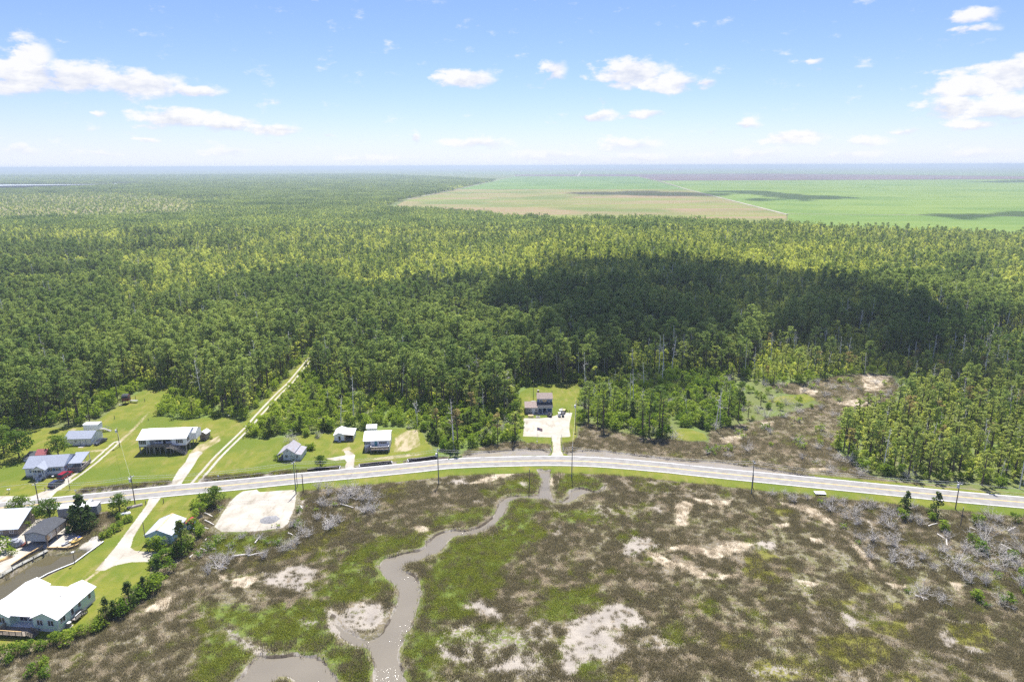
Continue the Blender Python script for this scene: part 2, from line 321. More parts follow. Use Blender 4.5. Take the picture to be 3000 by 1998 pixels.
SAND = [gp('B', [(1258, 5), (1365, 0), (1290, 100), (1200, 220), (1120, 350), (1095, 440), (1130, 465), (1240, 475), (1330, 480), (1300, 520), (1250, 560), (1100, 560), (960, 590), (870, 635), (800, 630), (880, 540), (980, 420), (1060, 310), (1150, 190), (1230, 80)]),
        gp('F', [(75, 380), (120, 300), (190, 190), (240, 140), (290, 105), (400, 90), (420, 112), (560, 100), (690, 93), (702, 130), (690, 230), (660, 300), (640, 350), (600, 385), (450, 405), (300, 417), (130, 415)]),
        gp('D', [(955, 757), (1120, 757), (1200, 750), (1280, 727), (1330, 702), (1435, 702), (1410, 800), (1405, 870), (1418, 940), (1318, 945), (1318, 1000), (1325, 1080), (1360, 1145), (1220, 1145), (1247, 1080), (1243, 1000), (1232, 945), (950, 935), (960, 850)]),
        gp('A', [(1640, 1110), (1700, 1030), (1760, 930), (1830, 850), (1870, 770), (1960, 740), (2000, 760), (1960, 800), (1900, 900), (1830, 1000), (1790, 1060), (1790, 1100)]),
        gp('A', [(-400, 1260), (-200, 1195), (100, 1185), (300, 1195), (400, 1150), (520, 1110), (590, 1040), (650, 985), (720, 975), (700, 1020), (620, 1090), (540, 1160), (500, 1210), (300, 1245), (0, 1275), (-400, 1320)]),
        gp('C', [(1360, 1275), (1400, 1190), (1380, 1160), (1290, 1175), (1180, 1155), (1270, 1143), (1390, 1120), (1370, 1080), (1420, 1075), (1450, 1095), (1480, 1120), (1465, 1265)]),
        gp('B', [(820, 355), (700, 400), (660, 440), (690, 452), (760, 450), (850, 388)]),
        gp('B', [(560, 260), (640, 330), (640, 400), (520, 440), (400, 440), (320, 450), (120, 600), (0, 660), (-300, 830), (-400, 700), (-300, 400), (0, 350), (120, 340), (250, 190), (420, 220), (500, 250)])]
TAN = [gp('A', [(1870, 770), (1930, 700), (2060, 640), (2160, 590), (2170, 640), (2040, 720), (1990, 770)]), gp('A', [(870, 745), (960, 730), (1060, 722), (1040, 745), (900, 752)]),
       gp('A', [(1140, 670), (1210, 610), (1330, 500), (1440, 385), (1470, 360), (1400, 450), (1300, 560), (1190, 660)]), gp('C', [(1870, 1090), (1880, 950), (1990, 880), (2100, 870), (2115, 1030), (2000, 1080)]),
       gp('C', [(1550, 1170), (1700, 1150), (1800, 1130), (1990, 1115), (2150, 1108), (2100, 1125), (1900, 1150), (1800, 1165), (1700, 1165)]), gp('C', [(1350, 1075), (1420, 1030), (1450, 1075), (1400, 1095)]),
       gp('A', [(690, 525), (760, 520), (740, 540), (700, 545)])]
MUD = [gp('F', [(440, 710), (560, 720), (640, 680), (760, 650), (870, 720), (860, 800), (740, 870), (640, 850), (480, 830), (450, 780)]),
       gp('F', [(935, 1010), (960, 970), (985, 1010), (1025, 1040), (1020, 1090), (1050, 1150), (1110, 1200), (1200, 1230), (1290, 1240), (1180, 1290), (1050, 1230), (960, 1180), (940, 1140)]),
       gp('F', [(1060, 1010), (1180, 950), (1330, 940), (1420, 1000), (1400, 1060), (1300, 1150), (1180, 1180), (1080, 1150), (1040, 1090)]),
       gp('F', [(145, 1150), (170, 1140), (230, 1190), (300, 1230), (380, 1275), (440, 1285), (500, 1345), (400, 1360), (350, 1320), (280, 1275), (200, 1215)]),
       gp('G', [(1630, 510), (1700, 430), (1830, 440), (1880, 480), (1950, 510), (1860, 545), (1800, 550), (1760, 595), (1640, 590)]),
       gp('G', [(1190, 1100), (1330, 1060), (1450, 980), (1550, 940), (1650, 960), (1760, 1020), (1830, 1080), (1830, 1180), (1650, 1140), (1600, 1250), (1680, 1300), (1560, 1400), (1400, 1380), (1290, 1440), (1300, 1500), (1200, 1540), (1150, 1450), (1150, 1270), (1220, 1200)]),
       gp('G', [(560, 1480), (700, 1370), (960, 1340), (1000, 1400), (900, 1480), (750, 1500)]), gp('G', [(400, 1000), (520, 900), (640, 960), (720, 1040), (700, 1100), (560, 1030)]),
       gp('G', [(200, 1240), (330, 1330), (500, 1380), (420, 1410), (240, 1370)]), gp('G', [(1730, 1200), (1800, 1260), (1950, 1290), (1850, 1310), (1750, 1280)]),
       gp('H', [(285, 485), (400, 468), (470, 500), (460, 545), (330, 540)]), gp('H', [(935, 960), (990, 1010), (1060, 1080), (1120, 1150), (1060, 1170), (1000, 1120), (960, 1060)]), gp('H', [(845, 1010), (890, 1020), (900, 1050), (860, 1060)]),
       gp('H', [(1700, 1170), (1780, 1160), (1840, 1240), (1780, 1290), (1710, 1240)]), gp('H', [(1900, 1300), (2000, 1290), (2100, 1330), (2000, 1340), (1920, 1330)]), gp('H', [(1820, 1350), (1900, 1390), (1910, 1450), (1850, 1430)]),
       gp('H', [(1680, 1060), (1960, 1090), (1980, 1105), (1800, 1090)]), gp('D', [(160, 1380), (400, 1330), (420, 1410), (350, 1410), (200, 1395)]), gp('D', [(930, 1290), (960, 1380), (1000, 1350), (990, 1450), (930, 1400), (890, 1370)]),
       gp('D', [(1150, 1262), (1225, 1258), (1220, 1280)]), gp('F', [(690, 330), (740, 160), (790, 140), (780, 180), (750, 230), (730, 340), (700, 390)]),
       gp('G', [(1110, 300), (1170, 400), (1180, 440), (1130, 400)]), gp('G', [(1830, 210), (1920, 220), (1950, 270), (1900, 260)]),
       gp('G', [(1230, 80), (1290, 85), (1270, 150), (1235, 150)]), gp('H', [(1160, 280), (1190, 380), (1150, 340)])]
SPECK = [gp('G', [(150, 1150), (420, 1010), (700, 1120), (1050, 1000), (1200, 1080), (1180, 1300), (1150, 1560), (900, 1600), (550, 1530), (250, 1400)]), gp('G', [(1850, 1080), (2050, 1200), (2200, 1350), (2000, 1400), (1700, 1300)]), gp('G', [(1300, 190), (1450, 160), (1700, 210), (1650, 330), (1350, 320)]), gp('G', [(1280, 430), (1500, 430), (1620, 480), (1600, 570), (1350, 540)]),
         gp('F', [(560, 1040), (760, 1000), (930, 1060), (900, 1200), (700, 1180)]), gp('F', [(1100, 680), (1240, 600), (1290, 640), (1250, 760), (1120, 760)]), gp('G', [(360, 160), (560, 120), (680, 130), (560, 200), (420, 230)]), gp('H', [(100, 1440), (400, 1350), (700, 1380), (800, 1560), (300, 1590), (100, 1560)]), gp('H', [(950, 1540), (1100, 1480), (1260, 1500), (1300, 1600), (960, 1600)]),
         gp('G', [(40, 430), (200, 400), (250, 420), (100, 470)]), gp('H', [(600, 760), (760, 820), (740, 1000), (620, 1000), (560, 860)]), gp('D', [(0, 1350), (300, 1320), (560, 1340), (400, 1430), (0, 1440)])]
STRAW = [gp('G', [(2030, 220), (2110, 170), (2180, 200), (2120, 280), (2140, 360), (2040, 350), (2060, 290)]), gp('G', [(2180, 150), (2355, 170), (2355, 200), (2250, 190)]),
         gp('G', [(1820, 560), (1900, 570), (2000, 630), (2150, 660), (2250, 720), (2355, 770), (2200, 750), (2100, 700), (1950, 660)]),
         gp('H', [(-60, 560), (90, 490), (180, 480), (270, 500), (200, 550), (60, 590), (-60, 600)]), gp('G', [(2080, 500), (2200, 520), (2355, 570), (2355, 600), (2200, 570), (2000, 530)]),
         gp('H', [(490, 180), (620, 200), (760, 230), (880, 310), (900, 350), (780, 320), (640, 230)]), gp('H', [(0, 180), (120, 160), (60, 210), (30, 240)]),
         gp('H', [(970, 430), (1040, 480), (1200, 660), (1250, 720), (1200, 700), (1060, 540)]), gp('H', [(1300, 800), (1440, 810), (1430, 840), (1340, 830)]), gp('H', [(1780, 790), (1870, 800), (1850, 850)]),
         gp('H', [(640, 780), (770, 800), (760, 820), (660, 810)]), gp('H', [(720, 450), (800, 470), (790, 500), (730, 480)]), gp('H', [(460, 350), (550, 340), (540, 370), (480, 370)]), gp('H', [(0, 740), (150, 735), (160, 755), (0, 768)]),
         gp('D', [(420, 1400), (560, 1340), (700, 1300), (880, 1290), (800, 1320), (620, 1370)]), gp('D', [(1240, 1340), (1330, 1280), (1350, 1300), (1260, 1420), (1230, 1400)]),
         gp('F', [(220, 770), (330, 750), (400, 770), (320, 830), (230, 820)]), gp('F', [(100, 730), (160, 740), (140, 765)]), gp('B', [(1200, 950), (1400, 850), (1450, 880), (1380, 970), (1260, 960)]),
         gp('E', [(700, 720), (780, 715), (790, 740), (720, 740)]), gp('E', [(1160, 600), (1300, 575), (1400, 595), (1300, 625)]), gp('E', [(450, 820), (600, 790), (560, 850), (470, 850)]), gp('E', [(950, 500), (1060, 520), (1040, 545), (960, 530)]), gp('E', [(1340, 420), (1520, 430), (1440, 520), (1360, 520)]),
         gp('F', [(1620, 365), (1700, 360), (1730, 400), (1650, 410)]), gp('E', [(980, 1010), (1100, 1000), (1160, 1025), (1040, 1025)])]
GREEN = [gp('F', [(990, 640), (1080, 560), (1300, 480), (1500, 440), (1680, 430), (1660, 520), (1370, 590), (1330, 680), (1480, 830), (1480, 960), (1400, 880), (1200, 900), (960, 930), (850, 900), (860, 820), (980, 760)]),
         gp('F', [(0, 960), (200, 980), (450, 1000), (700, 940), (940, 940), (940, 1160), (1080, 1240), (1260, 1300), (1290, 1440), (1200, 1568), (1020, 1568), (900, 1370), (720, 1330), (480, 1330), (180, 1140), (0, 1100)]), gp('F', [(0, 1140), (160, 1180), (360, 1330), (200, 1500), (0, 1568)]),
         gp('G', [(780, 155), (900, 145), (1060, 190), (1040, 240), (930, 330), (1010, 420), (860, 540), (740, 700), (540, 870), (420, 1000), (330, 1090), (40, 1120), (90, 900), (70, 740), (240, 590), (290, 470), (450, 430), (620, 380)]),
         gp('G', [(0, 1150), (300, 1140), (700, 1120), (860, 1230), (600, 1280), (300, 1230), (150, 1500), (0, 1560)]), gp('G', [(1160, 1230), (1500, 1250), (1240, 1330)]), gp('G', [(800, 1230), (960, 1250), (880, 1290)]),
         gp('D', [(800, 1400), (1090, 1280), (1130, 1400), (1080, 1480), (880, 1510), (600, 1500)]), gp('D', [(1230, 1290), (1440, 1270), (1700, 1340), (1740, 1400), (1600, 1470), (1450, 1420), (1300, 1500)]),
         gp('G', [(160, 280), (400, 250), (650, 220), (600, 300), (440, 370), (200, 350)]), gp('G', [(1280, 1420), (1440, 1420), (1480, 1490), (1330, 1500)]), gp('G', [(1970, 1190), (2060, 1190), (2090, 1250), (1990, 1250)]),
         gp('G', [(2200, 920), (2330, 960), (2320, 1000), (2230, 1000)]), gp('G', [(1100, 280), (1400, 240), (1550, 330), (1300, 330), (1150, 340)]), gp('G', [(1620, 420), (1700, 400), (1690, 490)]), gp('G', [(1100, 840), (1450, 830), (1480, 920), (1200, 1080), (1000, 1050)]),
         gp('F', [(100, 440), (300, 420), (620, 400), (700, 420), (600, 500), (300, 560), (100, 560), (0, 520)])]
OLIVE = [gp('F', [(480, 650), (640, 560), (860, 430), (1060, 330), (1140, 310), (1040, 460), (900, 540), (700, 610)]), gp('F', [(1380, 90), (1540, 20), (1570, 130), (1480, 190), (1300, 200)]), gp('F', [(270, 660), (380, 630), (450, 660), (340, 690)]),
         gp('H', [(230, 590), (360, 550), (480, 600), (380, 670), (520, 760), (430, 810), (300, 780), (170, 730)]), gp('H', [(470, 660), (620, 680), (600, 720), (500, 710)]), gp('H', [(1000, 700), (1100, 740), (1180, 830), (1260, 880), (1080, 870), (960, 760)]),
         gp('H', [(1280, 980), (1380, 950), (1460, 1000), (1350, 1040)]), gp('H', [(1150, 1120), (1400, 1070), (1520, 1100), (1450, 1250), (1250, 1180)]), gp('H', [(740, 1210), (1000, 1180), (1250, 1230), (1420, 1340), (1300, 1420), (1000, 1460), (760, 1330)]),
         gp('H', [(1750, 1100), (2050, 1110), (2200, 1280), (2050, 1270), (1850, 1270), (1790, 1180)]), gp('H', [(1980, 1300), (2080, 1320), (2000, 1335)]), gp('H', [(1300, 1480), (1480, 1470), (1600, 1568), (1350, 1568)]), gp('H', [(700, 940), (860, 920), (1080, 940), (960, 970), (780, 970)]),
         gp('G', [(1560, 1460), (1640, 1420), (1750, 1500), (1780, 1568), (1560, 1568)]), gp('H', [(290, 880), (400, 870), (370, 940)]), gp('H', [(380, 220), (600, 240), (600, 300), (440, 280)]), gp('H', [(0, 1180), (230, 1190), (200, 1350), (0, 1300)]), gp('H', [(300, 1400), (700, 1350), (800, 1500), (500, 1568), (300, 1500)]),
         gp('H', [(1370, 450), (1500, 410), (1480, 520), (1400, 500)])]
NMARSH = [np.vstack([gp('E', [(0, 820), (200, 838), (390, 850), (385, 780), (450, 760), (560, 735), (700, 705), (860, 665), (960, 640), (1085, 605), (1020, 560), (880, 540), (760, 500), (840, 470), (960, 480), (1150, 440), (1280, 420), (1420, 415), (1530, 430), (1560, 500), (1540, 570), (1480, 620), (1300, 690), (1220, 765), (1140, 870), (1230, 950), (1340, 1040), (1500, 1082), (1800, 1120), (2355, 1190), (3000, 1240), (3000, 1280), (1900, 1175), (1060, 1075), (400, 1015), (0, 985)]), gp('D', [(1370, 1120), (1345, 1010), (1480, 985), (1500, 860), (1560, 800), (1640, 820), (1750, 870)])]),
          gp('D', [(330, 1140), (420, 1065), (560, 1040), (800, 1000), (900, 985), (1000, 1000), (1100, 1010), (1190, 1010), (1225, 1050), (1220, 1130), (700, 1140)])]
TRACK = smooth_line([g('A', 1880, 1110), g('A', 1925, 1055), g('C', 0, 1285), g('C', 145, 1120), g('C', 290, 980), g('C', 415, 857), g('C', 540, 714), g('C', 640, 607), g('C', 760, 483), g('C', 830, 420), g('C', 930, 300), g('C', 1040, 170), g('C', 1130, 70)], 3)
DRIVE = smooth_line([g('A', 560, 1120), g('A', 690, 1030), g('A', 830, 930), g('A', 950, 835), g('A', 1070, 728), g('A', 1150, 660)], 3)
PATHL = gp('B', [(825, 635), (740, 700), (640, 785)])
DITCH = [gp('A', [(800, 1135), (1100, 1105), (1400, 1080), (1640, 1055)]), gp('A', [(2025, 1030), (2200, 1010), (2355, 995)]), gp('C', [(0, 1352), (250, 1335), (555, 1315)]),
         gp('C', [(645, 1302), (900, 1290), (1100, 1268), (1330, 1247)]), gp('C', [(1525, 1228), (1680, 1210), (1840, 1193)]), gp('C', [(2005, 1178), (2200, 1158), (2355, 1145)])]
FIELD = {}
FIELD['green'] = gp('s', [(1502, 518), (1868, 518), (2012, 556), (1342, 556)])
FIELD['fallow'] = np.vstack([gp('s', [(1342, 556), (2012, 556), (2304, 629)]), np.array([g('s', 2304, 655), g('s', 1600, 650), g('s', 1150, 610)]), gp('s', [(1190, 587)])])
FIELD['crop'] = gp('s', [(2016, 556), (1932, 531), (3900, 522), (3900, 700), (2700, 690), (2308, 655), (2308, 629)])
FIELD['ploughed'] = gp('s', [(1508, 516), (1508, 512.5), (2250, 509.5), (3050, 518), (3900, 522), (1928, 529.5), (1870, 517.5)])
FIELD['strip'] = gp('s', [(1130, 506), (1600, 500.5), (2350, 500), (2780, 504.5), (4000, 506), (4000, 520), (3050, 516.5), (2250, 508.3), (1505, 511)])
FIELD['far_soil'] = gp('s', [(1150, 503.5), (1600, 497), (2000, 495), (2000, 499.5), (1600, 500)])
TREELINE = gp('s', [(-900, 800), (-900, 1), (1, 1)]) if False else None

def weight(X, Y, polys, soft, margin=12.0):
    w = np.full(X.shape, 0.0)
    for p in polys:
        w = np.maximum(w, np.clip(.5 + poly_sd(X, Y, p, margin) / (2 * soft), 0, 1))
    return w
def road_side(X, Y):
    """distance to the road centre, positive north of it"""
    yr = np.interp(X, ROAD[:, 0], ROAD[:, 1]); d = line_d(X, Y, ROAD, 60.0)
    return np.where(Y > yr, d, -d)

def axis(a, b, step, grow, lim_lo, lim_hi):
    c = list(np.arange(a, b + step, step)); s = step
    while c[-1] < lim_hi: s *= grow; c.append(c[-1] + s)
    s = step; lo = [a]
    while lo[-1] > lim_lo: s *= grow; lo.append(lo[-1] - s)
    return np.array(lo[::-1][:-1] + c)
def build_ground():
    xs = axis(-185, 205, .62, 1.09, -26000, 26000); ys = axis(97, 300, .62, 1.055, -200, 27000)
    X, Y = np.meshgrid(xs, ys); X = X.ravel(); Y = Y.ravel()
    rs = road_side(X, Y); near = (np.abs(X) < 420) & (Y < 800) & (Y > 40)
    w = {}
    w['lawn'] = np.maximum(weight(X, Y, LAWN, .9), np.clip(.5 + (8.2 - np.abs(rs + 0.4)) / 1.8, 0, 1) * (rs < 0))
    w['lawn'] = np.maximum(w['lawn'], np.clip(.5 + (5.6 - rs) / 1.2, 0, 1) * (rs > 0))
    tr = line_d(X, Y, TRACK); w['lawn'] = np.maximum(w['lawn'], np.clip(.5 + (3.4 - tr) / 2, 0, 1))
    w['sand'] = weight(X, Y, SAND, .7)
    rut = np.minimum(np.abs(tr - .95), 12); w['sand'] = np.maximum(w['sand'], np.clip(.5 + (.42 - rut) / .9, 0, 1))
    dr = line_d(X, Y, DRIVE); w['sand'] = np.maximum(w['sand'], np.clip(.5 + (.38 - np.abs(dr - .9)) / .9, 0, 1))
    w['tan'] = np.maximum(weight(X, Y, TAN, 1.4), np.clip(.5 + (.5 - line_d(X, Y, PATHL)) / 1.2, 0, 1) * .8)
    w['tan'] = np.maximum(w['tan'], np.clip(.5 + (.35 - line_d(X, Y, DRIVE)) / 1.5, 0, 1) * .6)
    w['mud'] = np.maximum(weight(X, Y, MUD, 1.8), .52 * weight(X, Y, SPECK, 3.0)); w['straw'] = np.clip(weight(X, Y, STRAW, 1.5) * 1.35, 0, 1)
    w['green'] = weight(X, Y, GREEN, 4.0, 16); w['olive'] = weight(X, Y, OLIVE, 2.2)
    nm = weight(X, Y, NMARSH, 1.5); w['forest'] = np.clip(.5 + (rs - 6) / 3, 0, 1) * (1 - nm)
    z = (fbm(X, Y, 9, 3, 4) - .5) * .22 * near + (fbm(X, Y, 2.2, 8, 2) - .5) * .10 * near
    flat = np.maximum(w['lawn'], w['sand']); z *= (1 - .85 * flat)
    # the road bed stands a little proud of the marsh
    z += -.25 * np.clip((np.abs(rs) - 7) / 3, 0, 1) * near * (1 - flat)
    wet = np.zeros(X.shape)
    for k, p in W.items():
        s = poly_sd(X, Y, p, 6.0) + (fbm(X, Y, 1.7, 31, 2) - .5) * (.7 if k in ('creek', 'pool') else .25) + (.55 if k in ('ditch', 'channel') else 0)
        if k == 'basin': z = np.where(s > -1.2, np.minimum(z, np.interp(s, [-.05, .25], [0, -1.9])), z)
        else: z = np.where(s > -1.2, np.interp(s, [-1.2, -.15, .3, 1.6], [0, .0, -.95, -1.4]) + z * np.clip(-s, 0, 1), z)
        if k != 'basin': wet = np.maximum(wet, np.clip(.5 + (s + .12 + .5 * (fbm(X, Y, 5.5, 77, 3) - .5) * (2.2 if k in ('creek', 'pool') else .6)) / .7, 0, 1))
    for i, p in enumerate(DITCH):
        d = line_d(X, Y, p, 5); z = np.where(d < 1.6, np.minimum(z, np.interp(d, [.6, 1.35], [-.75, 0])), z)
        wet = np.maximum(wet, np.clip(.5 + (1.0 - d) / .6, 0, 1)); w['lawn'] *= np.clip((d - .7) / .5, 0, 1)
    for p in SAND[1:2]:
        s = poly_sd(X, Y, p, 6.0); z = np.where(s > -1, np.clip((s + .4) / 1.6, 0, 1) * (.45 + .25 * (fbm(X, Y, 4.5, 5, 3) - .5)), z)
    under = np.abs(rs) < 4.2; z = np.where(under, -.03, z)
    V = np.stack([X, Y, z], 1); nx, ny = len(xs), len(ys)
    i = np.arange((nx - 1) * (ny - 1)); a = (i // (nx - 1)) * nx + i % (nx - 1)
    me = raw_mesh('ground', V, np.stack([a, a + 1, a + nx + 1, a + nx], 1), None)
    for nm_, ks in (('za', ('lawn', 'sand', 'tan')), ('zb', ('mud', 'straw', 'green')), ('zc', ('olive', 'forest', None))):
        at = me.attributes.new(nm_, 'FLOAT_COLOR', 'POINT')
        c = np.ones((len(X), 4), np.float32)
        for j, k in enumerate(ks): c[:, j] = wet if k is None else w[k]
        at.data.foreach_set('color', c.ravel())
    me.polygons.foreach_set('use_smooth', np.ones(len(me.polygons), bool))
    o = bpy.data.objects.new('ground', me); COL.objects.link(o); tag(o, kind='structure')
    return o

def ground_mat():
    m = bpy.data.materials.new('ground'); m.use_nodes = True; nt = m.node_tree; N = nt.nodes; L = nt.links
    b = N['Principled BSDF']; b.inputs['Roughness'].default_value = .9; b.inputs['Specular IOR Level'].default_value = .15
    geo = N.new('ShaderNodeNewGeometry')
    def noise(s, det=4, rough=.55, stretch=None):
        n = N.new('ShaderNodeTexNoise'); n.inputs['Scale'].default_value = s; n.inputs['Detail'].default_value = det; n.inputs['Roughness'].default_value = rough
        if stretch:
            mp = N.new('ShaderNodeMapping'); mp.inputs['Scale'].default_value = stretch; L.new(geo.outputs['Position'], mp.inputs[0]); L.new(mp.outputs[0], n.inputs['Vector'])
        else: L.new(geo.outputs['Position'], n.inputs['Vector'])
        return n.outputs[0]
    def mp(v, a, b_, c=0., d=1.):
        r = N.new('ShaderNodeMapRange'); L.new(v, r.inputs[0]); r.inputs[1].default_value = a; r.inputs[2].default_value = b_; r.inputs[3].default_value = c; r.inputs[4].default_value = d; r.interpolation_type = 'SMOOTHSTEP'; return r.outputs[0]
    def mix(f, a, b_):
        n = N.new('ShaderNodeMixRGB')
        if isinstance(f, float): n.inputs[0].default_value = f
        else: L.new(f, n.inputs[0])
        for i, c in ((1, a), (2, b_)):
            if isinstance(c, tuple): n.inputs[i].default_value = (*c, 1)
            else: L.new(c, n.inputs[i])
        return n.outputs[0]
    big = noise(.035, 5); med = noise(.22, 5); fin = noise(1.6, 5, .6); vfin = noise(5.0, 4, .65)
    streak = noise(.5, 4, .55, (1.0, .28, 1))
    att = {}
    for a in ('za', 'zb', 'zc'):
        n = N.new('ShaderNodeAttribute'); n.attribute_name = a; s = N.new('ShaderNodeSeparateColor'); L.new(n.outputs['Color'], s.inputs[0])
        att[a] = s.outputs
    def mask(sock, nz, amp, w=.05):
        n = N.new('ShaderNodeMath'); n.operation = 'MULTIPLY_ADD'; L.new(nz, n.inputs[0]); n.inputs[1].default_value = amp; L.new(sock, n.inputs[2])
        return mp(n.outputs[0], .5 + amp * .5 - w, .5 + amp * .5 + w)
    rush = mix(mp(fin, .3, .7), (.19, .16, .10), (.085, .07, .042)); rush = mix(mp(med, .45, .75), rush, (.24, .20, .135)); rush = mix(mp(big, .42, .6, 0, .65), rush, (.14, .145, .05))
    rush = mix(mp(fin, .48, .62, 0, .75), rush, (.27, .245, .205)); rush = mix(mp(vfin, .58, .72, 0, .7), rush, (.40, .355, .285))
    grn = mix(mp(fin, .3, .7), (.145, .185, .035), (.075, .11, .022)); grn = mix(mp(med, .55, .8), grn, (.17, .155, .06)); grn = mix(mp(vfin, .66, .76, 0, .5), grn, (.40, .39, .33))
    c = mix(mask(att['zb'][2], med, .9, .10), rush, grn)
    oli = mix(mp(fin, .3, .7), (0.1997, 0.1913, 0.0425), (0.1275, 0.1275, 0.0298))
    c = mix(mask(att['zc'][0], med, .8, .08), c, oli)
    str_ = mix(mp(streak, .35, .65), (.47, .415, .32), (.32, .265, .185)); str_ = mix(mp(vfin, .6, .72), str_, (.20, .165, .11))
    c = mix(mask(att['zb'][1], fin, .9, .08), c, str_)
    mud = mix(mp(med, .3, .7), (.36, .325, .275), (.26, .235, .205)); mud = mix(mp(vfin, .52, .66, 0, .75), mud, (.15, .125, .085))
    c = mix(mask(att['zb'][0], fin, .9, .10), c, mud)
    ff = mix(mp(fin, .3, .7), (.095, .125, .035), (.15, .165, .055)); ff = mix(mp(med, .5, .8), ff, (.16, .14, .08)); ff = mix(mp(big, .45, .6), ff, (.12, .17, .04))
    c = mix(mp(att['zc'][1], .4, .6), c, ff)
    lw = mix(mp(med, .35, .65), (.125, .155, .016), (.18, .185, .026)); lw = mix(mp(streak, .48, .74, 0, .85), lw, (.235, .20, .065)); lw = mix(mp(big, .46, .62, 0, .8), lw, (.095, .14, .013)); lw = mix(mp(vfin, .42, .72, 0, .55), lw, (.08, .115, .011)); lw = mix(mp(fin, .58, .8, 0, .7), lw, (.225, .195, .07))
    c = mix(mask(att['za'][0], fin, .35, .06), c, lw)
    tn = mix(mp(streak, .35, .65), (0.375, 0.315, 0.21), (0.18, 0.1762, 0.045))
    c = mix(mask(att['za'][2], fin, .9, .14), c, tn)
    sn = mix(mp(med, .3, .75), (.44, .415, .36), (.34, .31, .255)); sn = mix(mp(streak, .52, .75), sn, (.26, .23, .175)); sn = mix(mp(vfin, .55, .75, 0, .5), sn, (.25, .22, .17)); sn = mix(mp(fin, .55, .8, 0, .5), sn, (.47, .45, .41))
    c = mix(mask(att['za'][1], fin, .45, .08), c, sn)
    wt = mix(mp(med, .42, .6), (.085, .07, .052), (.30, .275, .235)); wt = mix(mp(fin, .5, .7, 0, .6), wt, (.12, .10, .075))
    c = mix(mp(att['zc'][2], .42, .58), c, wt)
    L.new(c, b.inputs['Base Color'])
    bp = N.new('ShaderNodeBump'); bp.inputs['Strength'].default_value = .7; bp.inputs['Distance'].default_value = .25; L.new(fin, bp.inputs['Height']); L.new(bp.outputs[0], b.inputs['Normal'])
    return m
GROUND = build_ground(); GROUND.data.materials.append(ground_mat())

# ------------------------------------------------------------------ water
def water_mat(name, col, ripple, rough, scale, patch=True):
    m = bpy.data.materials.new(name); m.use_nodes = True; nt = m.node_tree; N = nt.nodes; L = nt.links; b = N['Principled BSDF']
    b.inputs['Roughness'].default_value = rough; b.inputs['IOR'].default_value = 1.33
    geo = N.new('ShaderNodeNewGeometry')
    n0 = N.new('ShaderNodeTexNoise'); n0.inputs['Scale'].default_value = .12; n0.inputs['Detail'].default_value = 3; L.new(geo.outputs['Position'], n0.inputs['Vector'])
    mx = N.new('ShaderNodeMixRGB'); mx.inputs[1].default_value = (*col, 1); mx.inputs[2].default_value = (*[c * .75 for c in col], 1); L.new(n0.outputs[0], mx.inputs[0]); L.new(mx.outputs[0], b.inputs['Base Color'])
    n1 = N.new('ShaderNodeTexNoise'); n1.inputs['Scale'].default_value = scale; n1.inputs['Detail'].default_value = 3; L.new(geo.outputs['Position'], n1.inputs['Vector'])
    n2 = N.new('ShaderNodeTexNoise'); n2.inputs['Scale'].default_value = .085; n2.inputs['Detail'].default_value = 2; L.new(geo.outputs['Position'], n2.inputs['Vector'])
    mr = N.new('ShaderNodeMapRange'); L.new(n2.outputs[0], mr.inputs[0]); mr.inputs[1].default_value = .44; mr.inputs[2].default_value = .56; mr.inputs[3].default_value = ripple * .12; mr.inputs[4].default_value = ripple
    bp = N.new('ShaderNodeBump'); bp.inputs['Distance'].default_value = .13; L.new(mr.outputs[0], bp.inputs['Strength']); L.new(n1.outputs[0], bp.inputs['Height']); L.new(bp.outputs[0], b.inputs['Normal'])
    return m
WM = {'creek': water_mat('creek_water', (.205, .183, .143), .9, .13, 2.0), 'ditch': water_mat('ditch_water', (.285, .255, .205), .05, .04, 1.2), 'basin': water_mat('basin_water', (.105, .092, .05), .05, .05, 1.0)}
def sheet(name, poly, z, m, kind='structure', grow=0.0):
    import bmesh
    poly = np.asarray(poly, float)
    if grow:
        c = poly; T = np.roll(c, -1, 0) - np.roll(c, 1, 0); T /= np.linalg.norm(T, axis=1)[:, None] + 1e-9
        area = .5 * np.sum(c[:, 0] * np.roll(c[:, 1], -1) - np.roll(c[:, 0], -1) * c[:, 1]); s = 1 if area > 0 else -1
        poly = c + np.stack([T[:, 1], -T[:, 0]], 1) * grow * s
    bm = bmesh.new(); vs = [bm.verts.new((p[0], p[1], z)) for p in poly]; bm.faces.new(vs)
    bmesh.ops.triangulate(bm, faces=bm.faces[:], ngon_method='EAR_CLIP')
    me = bpy.data.meshes.new(name); bm.to_mesh(me); bm.free()
    for p in me.polygons:
        if p.normal.z < 0: me.flip_normals(); break
    me.materials.append(m); o = bpy.data.objects.new(name, me); COL.objects.link(o); tag(o, kind=kind); return o
for k, p in W.items():
    x0, y0 = p.min(0); x1, y1 = p.max(0); e = .8
    zl = -.75 if k == 'basin' else -.66
    sheet('water', p, zl, WM['basin' if k == 'basin' else ('creek' if k in ('creek', 'pool') else 'ditch')], grow={'basin': .04, 'ditch': 1.5, 'channel': 1.5}.get(k, .9))
far_water = mat('far_water', (.50, .55, .60), .7, .05)  # pale base colour stands in for sky reflected off the rippled water
for q in ([(-900, 554), (0, 552), (250, 545), (290, 541), (0, 542), (-900, 542)], [(300, 541), (340, 538), (440, 538), (450, 541), (340, 543)], [(490, 537), (550, 536.4), (555, 537.6), (500, 538)], [(-900, 527), (0, 525), (105, 524.5), (100, 522.8), (0, 522.5), (-900, 522.5)], [(-600, 519), (40, 518.6), (60, 520), (-600, 520.5)]):
    sheet('water', gp('s', q), .25, far_water)
